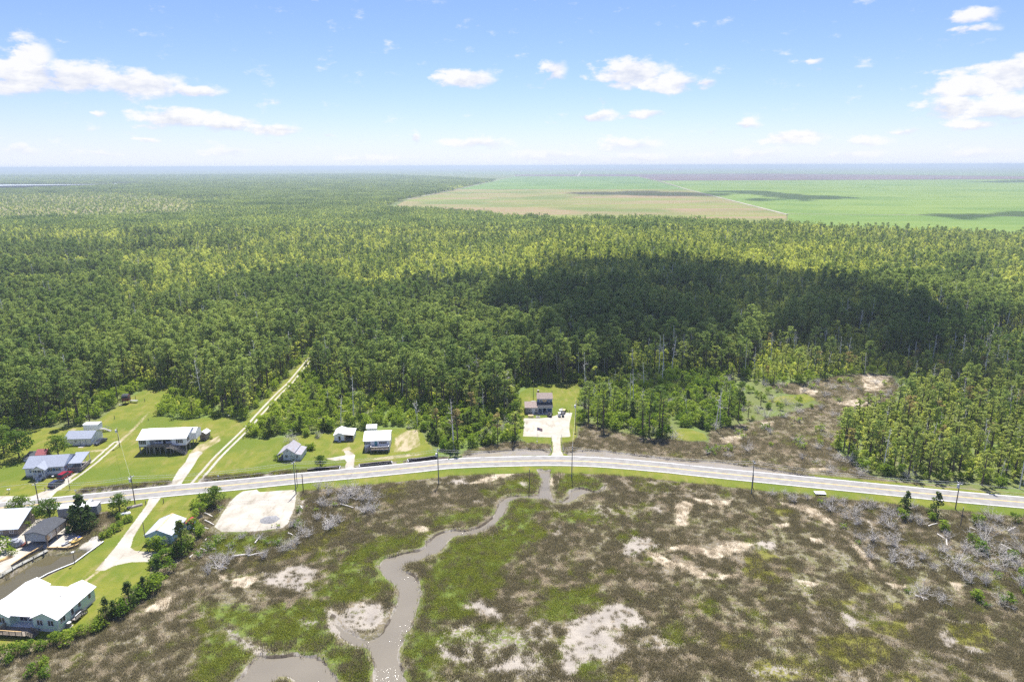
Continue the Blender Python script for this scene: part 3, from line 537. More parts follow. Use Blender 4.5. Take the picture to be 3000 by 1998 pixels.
# ------------------------------------------------------------------ road
def ribbon(name, line, o0, o1, z, m, skirt=0.0):
    a = offset_line(line, o0); b = offset_line(line, o1); n = len(line); V = []; Fc = []
    for i in range(n): V += [(a[i][0], a[i][1], z), (b[i][0], b[i][1], z)]
    for i in range(n - 1): Fc.append((2 * i + 1, 2 * i + 3, 2 * i + 2, 2 * i))
    if skirt:
        base = len(V)
        for i in range(n): V += [(a[i][0], a[i][1], z - skirt), (b[i][0], b[i][1], z - skirt)]
        for i in range(n - 1):
            Fc.append((2 * i, 2 * i + 2, base + 2 * i + 2, base + 2 * i)); Fc.append((2 * i + 3, 2 * i + 1, base + 2 * i + 1, base + 2 * i + 3))
    return tag(mesh_obj(name, V, Fc, m), kind='structure')
asph = mat('asphalt', (.235, .228, .216), .85, .14, .55, coords='Object', bump=.15, bscale=8)
ribbon('road', ROAD, -3.75, 3.75, .05, asph, .15)
wp_ = mat('white_road_paint', (.78, .78, .76), .6, .08, 1.5); yp_ = mat('yellow_road_paint', (.72, .50, .13), .6, .1, 1.5)
for o0, o1 in ((-3.5, -3.27), (3.27, 3.5)): ribbon('road_edge_line', ROAD, o0, o1, .055, wp_)
for o0, o1 in ((-.21, -.06), (.06, .21)): ribbon('road_centre_line', ROAD, o0, o1, .055, yp_)
# ------------------------------------------------------------------ far fields
def field_mat(name, c1, c2, c3, rows=.02):
    m = bpy.data.materials.new(name); m.use_nodes = True; nt = m.node_tree; N = nt.nodes; L = nt.links; b = N['Principled BSDF']; b.inputs['Roughness'].default_value = .9; b.inputs['Specular IOR Level'].default_value = .1
    geo = N.new('ShaderNodeNewGeometry'); mp = N.new('ShaderNodeMapping'); mp.inputs['Scale'].default_value = (.0012, rows, 1); L.new(geo.outputs['Position'], mp.inputs[0])
    n = N.new('ShaderNodeTexNoise'); n.inputs['Scale'].default_value = 1; n.inputs['Detail'].default_value = 6; n.inputs['Roughness'].default_value = .6; L.new(mp.outputs[0], n.inputs['Vector'])
    n2 = N.new('ShaderNodeTexNoise'); n2.inputs['Scale'].default_value = .004; n2.inputs['Detail'].default_value = 6; L.new(geo.outputs['Position'], n2.inputs['Vector'])
    x = N.new('ShaderNodeMixRGB'); x.inputs[1].default_value = (*c1, 1); x.inputs[2].default_value = (*c2, 1)
    r1 = N.new('ShaderNodeMapRange'); L.new(n.outputs[0], r1.inputs[0]); r1.inputs[1].default_value = .43; r1.inputs[2].default_value = .57; L.new(r1.outputs[0], x.inputs[0])
    y = N.new('ShaderNodeMixRGB'); L.new(x.outputs[0], y.inputs[1]); y.inputs[2].default_value = (*c3, 1); r2 = N.new('ShaderNodeMapRange'); L.new(n2.outputs[0], r2.inputs[0]); r2.inputs[1].default_value = .48; r2.inputs[2].default_value = .62; L.new(r2.outputs[0], y.inputs[0]); L.new(y.outputs[0], b.inputs['Base Color']); return m
FM = {'green': field_mat('field_green', (.105, .19, .036), (.14, .215, .048), (.09, .165, .034), .02), 'fallow': field_mat('field_fallow', (.18, .205, .05), (.25, .185, .10), (.13, .165, .04), .012), 'crop': field_mat('field_crop', (.13, .205, .034), (.165, .23, .046), (.105, .18, .03), .03),
      'ploughed': field_mat('field_ploughed', (.125, .082, .082), (.165, .112, .105), (.10, .07, .075)), 'strip': field_mat('field_strip', (.13, .18, .065), (.15, .195, .075), (.11, .165, .055)), 'far_soil': field_mat('field_far_soil', (.19, .145, .12), (.16, .125, .105), (.14, .125, .095))}
for k, p in FIELD.items(): sheet('field', p, .6, FM[k])
ft = mat('farm_track', (.34, .30, .24), .9, .15, .02)
FARM = gp('s', [(-900, 578), (0, 574), (330, 567), (620, 588), (560, 620), (300, 640), (0, 650), (-900, 660)])
sheet('marsh_flat', FARM, .35, field_mat('far_marsh_grass', (.19, .185, .075), (.24, .21, .11), (.13, .155, .045), .004))
sheet('marsh_flat', gp('s', [(-900, 560), (0, 556), (300, 550), (560, 545), (600, 540), (300, 541.2), (296, 545), (0, 553.5), (-900, 555.5)]), .3, FM['fallow'])
for pts, wd in (([(2306, 630), (2160, 593), (2011, 555.5), (1930, 530), (1868, 518)], 7), ([(1190, 586), (1342, 555), (1502, 518), (1560, 508)], 6), ([(1693, 517), (1697, 511), (1704, 499)], 14), ([(2308, 628.5), (2700, 632), (3100, 636), (3500, 640)], 4)):
    ribbon('farm_track', gp('s', pts), -wd / 2, wd / 2, .95, ft)
# ------------------------------------------------------------------ vegetation prototypes
M_PINE = leaf_mat('pine_needles', (.125, .195, .054), (.345, .415, .118), .5, .55)
M_PINEY = leaf_mat('young_pine_needles', (.18, .245, .062), (.43, .47, .135), .52, .6)
M_BRIGHT = leaf_mat('bright_leaves', (.31, .39, .09), (.66, .68, .185), .56, .6)
M_SHRUB = leaf_mat('shrub_leaves', (.13, .215, .032), (.34, .42, .065), .5)
M_CEDAR = leaf_mat('cedar_leaves', (.06, .10, .03), (.17, .21, .055), .4)
M_OAK = leaf_mat('oak_leaves', (.085, .15, .028), (.20, .275, .05), .48)
M_BROWN = leaf_mat('browned_needles', (.24, .205, .085), (.38, .315, .13), .45)
M_BARK = mat('pine_bark', (.105, .080, .062), .95, .25, 3)
M_DEAD = mat('dead_wood', (.70, .665, .61), .9, .2, 2)
M_DEAD2 = mat('grey_twigs', (.52, .49, .44), .9, .2, 2)
def leaves(centers, radii, n, size, r, flat=.75, shell=.55, up=.6):
    """quads scattered in clumps; returns V (4n,3) and per-vertex tint"""
    centers = np.asarray(centers, float); radii = np.asarray(radii, float); K = len(centers)
    idx = np.repeat(np.arange(K), n); M = len(idx)
    d = r.normal(size=(M, 3)); d /= np.linalg.norm(d, axis=1)[:, None]; d[:, 2] = np.abs(d[:, 2]) * np.where(r.random(M) < .72, 1, -1)
    rad = radii[idx] * (shell + (1 - shell) * r.random(M))
    p = centers[idx] + d * rad[:, None] * np.array([1, 1, flat])
    nrm = d + r.normal(size=(M, 3)) * .55 + np.array([0, 0, up]); nrm /= np.linalg.norm(nrm, axis=1)[:, None]
    t = np.cross(nrm, r.normal(size=(M, 3))); t /= np.linalg.norm(t, axis=1)[:, None] + 1e-9; b = np.cross(nrm, t)
    s = size * (.6 + .8 * r.random(M)); asp = .55 + .4 * r.random(M)
    V = np.empty((M, 4, 3))
    for j, (a, c) in enumerate(((-1, -.6), (.8, -1), (1, .7), (-.7, 1))): V[:, j] = p + t * (a * s / 2)[:, None] + b * (c * s * asp / 2)[:, None]
    tint = np.repeat(np.clip(.5 + .35 * r.normal(size=K), 0, 1)[idx] * .6 + .4 * r.random(M), 4)
    return V.reshape(-1, 3), tint
def quads_of(V): return np.arange(len(V)).reshape(-1, 4)
def limb_mb(r, p, d, length, rad, mb, n=4, bend=.15, segs=3):
    pts = [Vector(p)]; dd = Vector(d).normalized()
    for i in range(segs):
        dd = (dd + Vector(r.normal(size=3)) * bend).normalized(); pts.append(pts[-1] + dd * length / segs)
    mb.tube(pts, [rad * (1 - .75 * i / segs) for i in range(segs + 1)], n, caps=False); return pts
def proto_pine(seed, h, cr, base=.52, mtl=None, n=20, size=.75, k=34, gaps=.0):
    r = np.random.default_rng(seed); mb = MB(); lean = r.normal(size=2) * .35
    tp = [(lean[0] * t * t, lean[1] * t * t, h * t) for t in (0, .25, .5, .75, .97)]
    mb.tube(tp, [.26, .21, .17, .12, .05], 6, caps=False)
    cs, rs = [], []
    for i in range(k):
        t = r.random() ** .85; z = h * (base + (1 - base) * t)
        prof = math.sqrt(max(.04, 1 - ((t - .38) / .66) ** 2)); a = r.random() * 6.283; q = cr * prof * math.sqrt(r.random()) * (.9 + .25 * r.random())
        cs.append((lean[0] + math.cos(a) * q, lean[1] + math.sin(a) * q, z)); rs.append((.65 + .55 * r.random()) * cr / 3.0)
        if i % 3 == 0:
            mb.tube([(lean[0] * .8, lean[1] * .8, z - .8), cs[-1]], [.07, .03], 3, caps=False)
    for i in range(3):
        a = r.random() * 6.283; z = h * (.3 + .2 * r.random()); mb.tube([(0, 0, z), (math.cos(a) * 1.3, math.sin(a) * 1.3, z + .4)], [.05, .02], 3, caps=False)
    V, t = leaves(cs, rs, n, size, r, .62)
    return mb, V, t, mtl or M_PINE
def proto_blob(seed, h, cr, mtl, k=16, n=20, size=.5, stem=.12, low=.15, flat=.8, dome=False):
    r = np.random.default_rng(seed); mb = MB(); cs, rs = [], []
    for i in range(k):
        t = low + (1 - low) * r.random(); a = r.random() * 6.283
        prof = (math.sqrt(max(.05, 1 - ((t - .45) / .6) ** 2)) if not dome else math.sqrt(max(.05, 1 - (t * .95) ** 2)))
        q = cr * prof * math.sqrt(r.random()); cs.append((math.cos(a) * q, math.sin(a) * q, t * h * .92)); rs.append(cr * (.30 + .2 * r.random()))
    mb.tube([(0, 0, -.1), (r.normal() * .1, r.normal() * .1, h * .5), (0, 0, h * .85)], [stem, stem * .7, stem * .25], 5, caps=False)
    for c in cs[::3]: mb.tube([(0, 0, max(.1, c[2] * .45)), c], [stem * .5, stem * .15], 3, caps=False)
    V, t = leaves(cs, rs, n, size, r, flat)
    return mb, V, t, mtl
def proto_cone(seed, h, cr, mtl, k=26, n=16, size=.5):
    r = np.random.default_rng(seed); mb = MB(); cs, rs = [], []
    for i in range(k):
        t = r.random() ** 1.3; a = r.random() * 6.283; q = cr * (1 - t) ** .8 * (.45 + .6 * r.random()); cs.append((math.cos(a) * q, math.sin(a) * q, h * (.06 + .92 * t))); rs.append(.25 * cr + .3 * cr * (1 - t))
    mb.tube([(0, 0, -.1), (0, 0, h * .95)], [.16, .03], 5, caps=False)
    V, t = leaves(cs, rs, n, size, r, .9); return mb, V, t, mtl
def proto_snag(seed, h, nb, rad=.2):
    r = np.random.default_rng(seed); mb = MB(); l = r.normal(size=2) * .5
    mb.tube([(0, 0, -.2), (l[0] * .3, l[1] * .3, h * .4), (l[0] * .7, l[1] * .7, h * .75), (l[0], l[1], h)], [rad, rad * .8, rad * .6, rad * .3], 6)
    for i in range(nb):
        t = .5 + .5 * r.random(); a = r.random() * 6.283; L_ = (.8 + 2.4 * r.random()) * (1.25 - t)* 1.6
        pts = limb_mb(r, (l[0] * t, l[1] * t, h * t), (math.cos(a), math.sin(a), .35 + .5 * r.random()), L_, rad * .38, mb, 4, .3)
        if r.random() < .6: limb_mb(r, pts[1], (math.cos(a + .9), math.sin(a + .9), .5), L_ * .5, rad * .18, mb, 3, .3, 2)
    return mb
def proto_dead_shrub(seed, h, n1=9, n2=7, lean=(0, 0), rad=.04, fork=4):
    r = np.random.default_rng(seed); mb = MB()
    for i in range(n1):
        a = r.random() * 6.283; e = .5 + .9 * r.random()
        pts = limb_mb(r, (r.normal() * .12, r.normal() * .12, -.05), (math.cos(a) + lean[0], math.sin(a) + lean[1], e), h * (.6 + .5 * r.random()), rad, mb, 4, .22, 4)
        for j in range(n2):
            q = pts[1 + int(r.random() * 3)]; b = r.random() * 6.283
            p2 = limb_mb(r, q, (math.cos(b), math.sin(b), .35 + .7 * r.random()), h * (.25 + .25 * r.random()), rad * .5, mb, 3, .3, 2)
            for f in range(fork):
                c = r.random() * 6.283; limb_mb(r, p2[1 + f % 2], (math.cos(c), math.sin(c), .4), h * .16, rad * .3, mb, 3, .2, 1)
    return mb
def proto_live_dead(seed):
    pass
PROTO = {}
def add_proto(kind, mb, V=None, t=None, lm=None, bark=None):
    d = {'trunk': None, 'crown': None}
    me = bpy.data.meshes.new(kind + '_trunk'); me.from_pydata(mb.v, [], mb.f); me.update(); me.materials.append(bark or M_BARK); d['trunk'] = me
    if V is not None: d['crown'] = raw_mesh(kind + '_crown', V, quads_of(V), lm, t)
    PROTO.setdefault(kind, []).append(d)
for s in range(5):
    add_proto('pine', *proto_pine(10 + s, 13.0 + s * 1.2, (1.7, 1.95, 2.3, 2.65, 3.0)[s], .46 + .035 * s, None, (19, 19, 20, 20, 20)[s], (.40, .41, .43, .46, .48)[s], (28, 30, 32, 36, 40)[s]))
for s in range(4):
    add_proto('young_pine', *proto_pine(30 + s, 8.5 + s * .9, 1.45 + .16 * s, .34, M_PINEY, 18, .38, 24))
for s in range(2):
    add_proto('browned_pine', *proto_pine(40 + s, 11 + s, 1.9, .5, M_BROWN, 11, .5, 18))
for s in range(4):
    add_proto('bright_tree', *proto_blob(50 + s, 7.8 + s * .9, 1.3 + .17 * s, M_BRIGHT, 20, 19, .38, .12, .2))
for s in range(4):
    add_proto('shrub', *proto_blob(60 + s, 3.1 + s * .5, 1.9 + .2 * s, M_SHRUB, 18, 20, .42, .07, .1, .85, True))
for s in range(3):
    add_proto('cedar', *proto_cone(70 + s, 5.2 + s * 1.0, 1.9 + .2 * s, M_CEDAR))
for s in range(3):
    add_proto('oak', *proto_blob(80 + s, 9.5, 4.4, M_OAK, 48, 30, .5, .3, .32, .7))
for s in range(4): add_proto('snag', proto_snag(90 + s, 11 + 2 * s, 8 + s), bark=M_DEAD)
for s in range(4): add_proto('dead_shrub', proto_dead_shrub(100 + s, 2.2 + .3 * s), bark=M_DEAD2)
for s in range(3): add_proto('fallen_tree', proto_dead_shrub(110 + s, 4.5, 3, 8, (1.2, .6), .10, 4), bark=M_DEAD)
for s in range(3):
    V, t = leaves(np.c_[rng.normal(size=(14, 2)) * .85, rng.random(14) * 1.3 + .35], np.full(14, .5), 9, .32, rng, .8)
    add_proto('half_dead_shrub', proto_dead_shrub(120 + s, 2.4, 8, 4), V, t, M_SHRUB, M_DEAD2)
def merge_tree(d, name):
    """trunk and crown of a prototype in one two-material mesh, for the mass of trees"""
    a, b = d['trunk'], d['crown']
    if b is None: return a
    V1 = np.empty(len(a.vertices) * 3, np.float32); a.vertices.foreach_get('co', V1); V2 = np.empty(len(b.vertices) * 3, np.float32); b.vertices.foreach_get('co', V2)
    V = np.vstack([V1.reshape(-1, 3), V2.reshape(-1, 3)]); n1 = len(a.vertices)
    F1 = [tuple(p.vertices) for p in a.polygons]; F2 = (np.arange(len(b.vertices)).reshape(-1, 4) + n1).tolist()
    me = bpy.data.meshes.new(name); me.from_pydata(V.tolist(), [], F1 + F2); me.update()
    me.materials.append(a.materials[0]); me.materials.append(b.materials[0])
    me.polygons.foreach_set('material_index', np.r_[np.zeros(len(F1), np.int32), np.ones(len(F2), np.int32)])
    t = np.full(len(V), .5, np.float32); tt = np.empty(len(b.vertices), np.float32); b.attributes['tint'].data.foreach_get('value', tt); t[n1:] = tt
    at = me.attributes.new('tint', 'FLOAT', 'POINT'); at.data.foreach_set('value', t); return me
def source_collection(name, meshes):
    c = bpy.data.collections.new(name)
    for i, me in enumerate(meshes): c.objects.link(bpy.data.objects.new('%s_%02d' % (name, i), me))
    return c
def scatter(name, P, rot, scl, idx, coll, label=None, cat=None):
    """the uncountable mass: one object whose points carry instances"""
    me = bpy.data.meshes.new(name); n = len(P)
    me.vertices.add(n); me.vertices.foreach_set('co', np.asarray(P, np.float32).ravel())
    r3 = np.zeros((n, 3), np.float32); r3[:, :] = rot if np.ndim(rot) == 2 else np.c_[np.zeros(n), np.zeros(n), rot]
    s3 = np.asarray(scl, np.float32); s3 = np.repeat(s3[:, None], 3, 1) if s3.ndim == 1 else s3
    for nm, arr in (('rot', r3), ('scl', s3)):
        a = me.attributes.new(nm, 'FLOAT_VECTOR', 'POINT'); a.data.foreach_set('vector', arr.ravel().astype(np.float32))
    a = me.attributes.new('idx', 'INT', 'POINT'); a.data.foreach_set('value', np.asarray(idx, np.int32))
    o = bpy.data.objects.new(name, me); COL.objects.link(o)
    ng = bpy.data.node_groups.new(name + '_nodes', 'GeometryNodeTree'); ng.interface.new_socket('Geometry', in_out='INPUT', socket_type='NodeSocketGeometry'); ng.interface.new_socket('Geometry', in_out='OUTPUT', socket_type='NodeSocketGeometry')
    N = ng.nodes; L = ng.links; gi = N.new('NodeGroupInput'); go = N.new('NodeGroupOutput'); iop = N.new('GeometryNodeInstanceOnPoints'); ci = N.new('GeometryNodeCollectionInfo')
    ci.inputs['Collection'].default_value = coll; ci.inputs['Separate Children'].default_value = True; ci.inputs['Reset Children'].default_value = True
    def na(nm, t):
        x = N.new('GeometryNodeInputNamedAttribute'); x.data_type = t; x.inputs['Name'].default_value = nm; return x.outputs['Attribute']
    L.new(gi.outputs[0], iop.inputs['Points']); L.new(ci.outputs[0], iop.inputs['Instance']); iop.inputs['Pick Instance'].default_value = True
    L.new(na('idx', 'INT'), iop.inputs['Instance Index']); L.new(na('rot', 'FLOAT_VECTOR'), iop.inputs['Rotation']); L.new(na('scl', 'FLOAT_VECTOR'), iop.inputs['Scale'])
    L.new(iop.outputs[0], go.inputs[0]); md = o.modifiers.new('scatter', 'NODES'); md.node_group = ng
    tag(o, label, cat, kind='stuff'); return o

TREES = {}      # kind -> list of (x, y, scale, rot, variant, zone)
def put(kind, x, y, s=1.0, zone='', z=0.0):
    TREES.setdefault(kind, []).append((x, y, s, rng.random() * 6.283, int(rng.integers(len(PROTO[kind]))), zone, z))
def in_view(X, Y, m=1.06, extra=25):
    return np.abs(X) < (Y + 40) * .80 * m + extra
def inside(X, Y, polys, marg=0.0):
    r = np.zeros(X.shape, bool)
    for p in polys: r |= poly_sd(X, Y, p, 25.0) > marg
    return r
# ---- zones of the woodland
Z_SHRUB = [gp('C', [(540, 760), (640, 630), (830, 440), (1000, 340), (1250, 420), (1500, 540), (1900, 620), (2355, 700), (2355, 900), (2250, 900), (2150, 870), (1900, 850), (1600, 860), (1280, 875), (1000, 905), (830, 935), (520, 965), (430, 930)]),
           gp('A', [(1740, 120), (2100, 330), (2260, 470), (2200, 520), (2060, 430), (1850, 460), (1600, 450), (1500, 430), (1530, 350), (1640, 260)]),
           gp('A', [(400, 510), (560, 490), (820, 430), (960, 430), (1080, 330), (1180, 230), (1420, 130), (1400, 90), (1100, 130), (800, 300), (500, 450)])]
Z_SHRUBE = [gp('E', [(0, 420), (200, 420), (420, 430), (620, 440), (760, 500), (640, 560), (700, 640), (560, 700), (400, 760), (350, 780), (150, 760), (0, 790), (-150, 780), (-380, 700), (-400, 560), (-250, 430)])]
Z_PUBL = [gp('D', [(150, 700), (900, 690), (905, 930), (850, 985), (560, 1035), (420, 1060), (100, 1080), (-100, 900), (0, 720)])]
Z_LIGHT = [gp('E', [(640, 330), (800, 230), (1000, 220), (1300, 270), (1550, 330), (1850, 330), (2100, 240), (2355, 130), (2700, 100), (2700, 300), (2200, 330), (1900, 400), (1650, 470), (1500, 425), (1280, 415), (960, 475), (760, 500), (620, 440)])]
Z_RIGHT = [gp('E', [(1540, 570), (1600, 500), (1700, 440), (1950, 390), (2355, 330), (2900, 300), (3400, 1200), (2355, 1185), (1800, 1110), (1340, 1030), (1230, 940), (1150, 870), (1230, 765), (1310, 690), (1480, 625)])]
Z_RIM = [gp('E', [(480, 440), (620, 440), (760, 500), (880, 540), (1020, 560), (1085, 605), (960, 640), (860, 665), (700, 705), (560, 735), (600, 600)]), gp('E', [(1500, 425), (1650, 470), (1700, 500), (1600, 570), (1540, 640), (1480, 625), (1540, 570), (1560, 500)])]
WOODEDGE = gp('s', [(-900, 585), (700, 560), (1150, 600), (1600, 612), (2000, 632), (2300, 645), (2650, 655), (3000, 668), (3900, 690)], 13.0)
def plant_near():
    # jittered grid over the wood up to about 950 m
    for kind_pass, step, ymax in (('tree', 3.15, 560), ('tree', 3.8, 960), ('under', 3.0, 420), ('under', 4.2, 760)):
        x = np.arange(-800, 800, step); y = np.arange(150, 960, step); X, Y = np.meshgrid(x, y); X = X.ravel() + rng.uniform(-.48, .48, X.size) * step; Y = Y.ravel() + rng.uniform(-.48, .48, Y.size) * step
        ok = in_view(X, Y) & (Y < ymax)
        if step == 3.8: ok &= Y >= 560
        if step == 4.2: ok &= Y >= 420
        X, Y = X[ok], Y[ok]; rs = road_side(X, Y)
        ok = (rs > 9) & (Y < np.interp(X, WOODEDGE[:, 0], WOODEDGE[:, 1])) & (line_d(X, Y, TRACK) > (4.2 if kind_pass == 'tree' else 3.2)) & ~inside(X, Y, LAWN, -2.0 if kind_pass == 'tree' else -.8) & ~inside(X, Y, NMARSH, -.5) & ~inside(X, Y, SAND, -2)
        for k_ in ('ditch', 'channel'): ok &= poly_sd(X, Y, W[k_], 8) < -4
        X, Y = X[ok], Y[ok]
        zq = inside(X, Y, Z_RIM); zs, ze, zp, zl, zr = inside(X, Y, Z_SHRUB), inside(X, Y, Z_SHRUBE), inside(X, Y, Z_PUBL), inside(X, Y, Z_LIGHT), inside(X, Y, Z_RIGHT)
        U = rng.random(len(X)); Q = rng.random(len(X)); n1 = fbm(X, Y, 60, 2, 3); n2 = fbm(X, Y, 25, 9, 3); n3 = fbm(X, Y, 140, 4, 3)
        for i in range(len(X)):
            u, q = U[i], Q[i]; a, b = X[i], Y[i]
            if zq[i]:
                if kind_pass == 'tree':
                    if u < .06: put('dead_shrub', a, b, 1 + .6 * q, 'inner')
                    elif u < .09: put('young_pine', a, b, .4 + .3 * q, 'light')
                elif u < .14: put('shrub', a, b, .35 + .35 * q, 'inner')
                elif u < .24: put('half_dead_shrub', a, b, .7 + .5 * q, 'inner')
                continue
            if kind_pass == 'under':
                if zl[i] or zr[i]:
                    if u < .62: put('shrub', a, b, .45 + .4 * q, 'right')
                    elif u < .80: put('bright_tree', a, b, .3 + .25 * q, 'right')
                    continue
                if zs[i] or ze[i] or zp[i]:
                    if u < .80: put('shrub', a, b, .6 + .5 * q, 'front')
                    elif u < .90: put('bright_tree', a, b, .28 + .22 * q, 'front')
                    elif u < .93: put('half_dead_shrub', a, b, .9 + .5 * q, 'front')
                elif b < 360 and u < .75: put('shrub', a, b, .55 + .4 * q, 'wood')
                elif u < .75: put('bright_tree', a, b, .4 + .35 * q, 'wood')
                continue
            if zs[i] or ze[i]:
                if u < .02: put('pine', a, b, .5 + .35 * q, 'front')
                elif u < .045: put('young_pine', a, b, .5 + .4 * q, 'front')
                elif u < .085: put('cedar', a, b, .7 + .4 * q, 'front')
                elif u < (.11 if ze[i] else .092): put('snag', a, b, .55 + .4 * q, 'front')
                elif ze[i] and u < .17: put('dead_shrub', a, b, 1 + .6 * q, 'front')
            elif zp[i]:
                if u < .05: put('pine', a, b, .7 + .25 * q, 'front')
                elif u < .08: put('browned_pine', a, b, .8 + .3 * q, 'front')
                elif u < .27: put('cedar', a, b, .8 + .4 * q, 'front')
                elif u < .30: put('snag', a, b, .5 + .4 * q, 'front')
                elif u < .36: put('dead_shrub', a, b, 1 + .5 * q, 'front')
            elif zl[i]:
                if u < .36: put('young_pine', a, b, .5 + .35 * q, 'light')
                elif u < .66: put('bright_tree', a, b, .45 + .35 * q, 'light')
                elif u < .685: put('browned_pine', a, b, .55 + .3 * q, 'light')
                elif u < .765: put('snag', a, b, .5 + .4 * q, 'light')
                elif u < .80: put('pine', a, b, .75 + .15 * q, 'light')
            elif zr[i]:
                if u < .36: put('young_pine', a, b, .7 + .45 * q, 'right')
                elif u < .44: put('pine', a, b, .6 + .25 * q, 'right')
                elif u < .465: put('browned_pine', a, b, .7 + .35 * q, 'right')
                elif u < .53: put('snag', a, b, .45 + .4 * q, 'right')
                elif u < .72: put('bright_tree', a, b, .5 + .3 * q, 'right')
            else:
                edge = b < 335 and abs(a) < 140
                bright = (b - 455 - max(0.0, -a - 80) * .55) / 190 + (n1[i] - .5) * 3.2 + (n3[i] - .5) * 2.0 > 0
                if bright:
                    if u < .72: put('bright_tree', a, b, .65 + .55 * q, 'far')
                    elif u < .84: put('pine', a, b, .55 + .35 * q, 'far')
                    elif u < .90: put('young_pine', a, b, .8 + .4 * q, 'far')
                    elif u < .915: put('snag', a, b, .6 + .4 * q, 'far')
                else:
                    dens = .82 if n2[i] > .40 else .50
                    if u < dens * .70: put('pine', a, b, .68 + .50 * q, 'wood')
                    elif u < dens: put('young_pine', a, b, .9 + .4 * q, 'wood')
                    elif u < dens + (.07 if edge else .035): put('snag', a, b, .7 + .5 * q, 'wood')
                    elif u < .93: put('bright_tree', a, b, .6 + .4 * q, 'wood')
plant_near()
# ---- trees and shrubs the photograph shows one by one
def at(kind, k, x, y, s=1.0, zone='yard'): a, b = g(k, x, y); put(kind, a, b, s, zone)
for x, y, s in ((190, 815, 1.0), (40, 760, .95), (-130, 700, 1.0)): at('oak', 'A', x, y, s)
at('oak', 'A', 580, 800, .78); at('oak', 'A', 1180, 1330, .52); at('oak', 'A', 2110, 1270, .55); at('oak', 'f', 470, 380, .62); at('oak', 'f', 1080, 460, .62); at('oak', 'C', 1140, 1240, .40)
for x, y, s in ((1780, 660, 1.5), (1620, 640, .9), (1950, 630, .9)): at('cedar', 'f', x, y, s, 'yard')
at('cedar', 'i', 1330, 1330, 1.15); at('cedar', 'l', 300, 900, 1.0, 'marsh'); at('cedar', 'l', 830, 930, .9, 'marsh')
for x, y, s in ((150, 735, .5), (650, 760, .45)): at('shrub', 'j', x, y, s)
for x, y, s in ((1150, 420, .62), (1300, 410, .7)): at('shrub', 'j', x, y, s)
at('shrub', 'i', 520, 1290, .95); at('shrub', 'i', 720, 1280, .85)
hedge = [(840, 1090, 1.0), (900, 1050, 1.2), (960, 1010, 1.1), (1020, 990, 1.2), (1090, 930, 1.3), (1150, 880, 1.2), (1210, 830, 1.3), (1280, 790, 1.3), (1340, 760, 1.0), (1330, 690, 1.1), (1390, 640, 1.1), (1300, 590, 1.0), (1360, 560, 1.1), (1440, 530, 1.1), (1500, 500, 1.0), (1540, 470, .9), (800, 1130, .8), (700, 1170, .8), (600, 1190, .7), (480, 1230, .8), (560, 1240, .9), (420, 1260, .7), (340, 1290, .7), (250, 1310, .8), (150, 1330, .9), (40, 1350, .9), (-80, 1370, .9), (350, 1440, .8), (270, 1500, .7), (380, 1510, .7), (60, 1400, .7)]
for i, (x, y, s) in enumerate(hedge): at('cedar' if i in (1, 2, 4, 6, 9) else 'shrub', 'B', x, y, s * (.72 if i not in (1, 2, 4, 6, 9) else .62), 'hedge')
for x, y, s in ((1650, 100, .7), (1700, 60, .8), (1680, 150, .8), (1640, 210, .7), (1620, 280, .8), (1660, 300, .6), (1680, 340, .8), (1590, 430, .7), (1530, 420, .8), (1760, 90, .7), (1000, 280, .55), (950, 310, .6), (900, 340, .6), (860, 360, .5), (1040, 230, .6), (1080, 220, .5), (1000, 200, .5), (320, 160, .6), (300, 190, .5), (200, 280, .7), (20, 470, .9), (100, 500, .5)): at('shrub', 'B', x, y, s, 'hedge')
for x, y, s in ((1000, 930, .8), (1110, 940, .5), (60, 960, .3)): at('shrub', 'C', x, y, s)
at('dead_shrub', 'C', 1115, 955, 1.1); at('snag', 'C', 2095, 845, .75); at('dead_shrub', 'C', 850, 990, 1.4)
at('oak', 'D', 880, 740, .58, 'front'); at('cedar', 'D', 865, 880, .95, 'front'); at('pine', 'D', 710, 700, 1.0, 'front'); at('pine', 'D', 570, 620, .95, 'front'); at('pine', 'D', 640, 640, .85, 'front'); at('browned_pine', 'D', 310, 1060, 1.2, 'front')
for x, y, s in ((1800, 600, .85), (2115, 740, .8), (2035, 640, .85)): at('snag', 'D', x, y, s, 'front')
for x, y, s in ((1970, 700, .9), (1700, 560, .7)): at('pine', 'D', x, y, s, 'front')
at('shrub', 'g', 1650, 950, .4)
# dead shrubs and cedars of the marsh
for x, y, s in ((410, 130, .8), (600, 180, 1), (520, 120, .6), (700, 160, .9), (870, 180, .7), (880, 250, 1.2), (980, 180, .7), (1040, 270, 1.3), (1010, 320, 1.0), (1150, 230, 1.2), (1210, 230, .8), (1320, 280, .9), (1330, 380, 1.4), (1250, 330, .9), (1190, 480, 1.2), (1100, 470, .8), (1060, 360, .9), (1370, 520, 1.3), (1340, 640, 1.3), (1440, 580, .9), (1470, 670, 1.0), (1190, 610, 1.0), (1560, 360, 1.1), (1560, 620, .9), (1670, 700, .8), (1830, 640, 1.4), (1860, 720, 1.1), (1950, 800, 1.2), (2070, 820, 1.3), (2060, 480, 1.5), (2150, 560, 1.4), (2200, 640, 1.5), (2080, 400, 1.2), (2300, 700, 1.4), (2250, 420, 1.1), (2340, 560, 1.2), (2130, 700, 1.3), (2000, 600, 1.0), (2350, 840, 1.2), (1480, 330, 1.0), (1720, 560, 1.1), (1780, 470, 1.0), (2170, 330, 1.0), (1560, 890, .9), (1720, 940, .8), (2180, 960, 1.0), (2500, 640, 1.4), (2480, 800, 1.2), (2600, 500, 1.4), (1480, 230, .9), (1900, 550, 1.2), (2100, 310, 1.1)):
    at('dead_shrub', 'H', x, y, s * (1.0 + .3 * rng.random()), 'marsh')
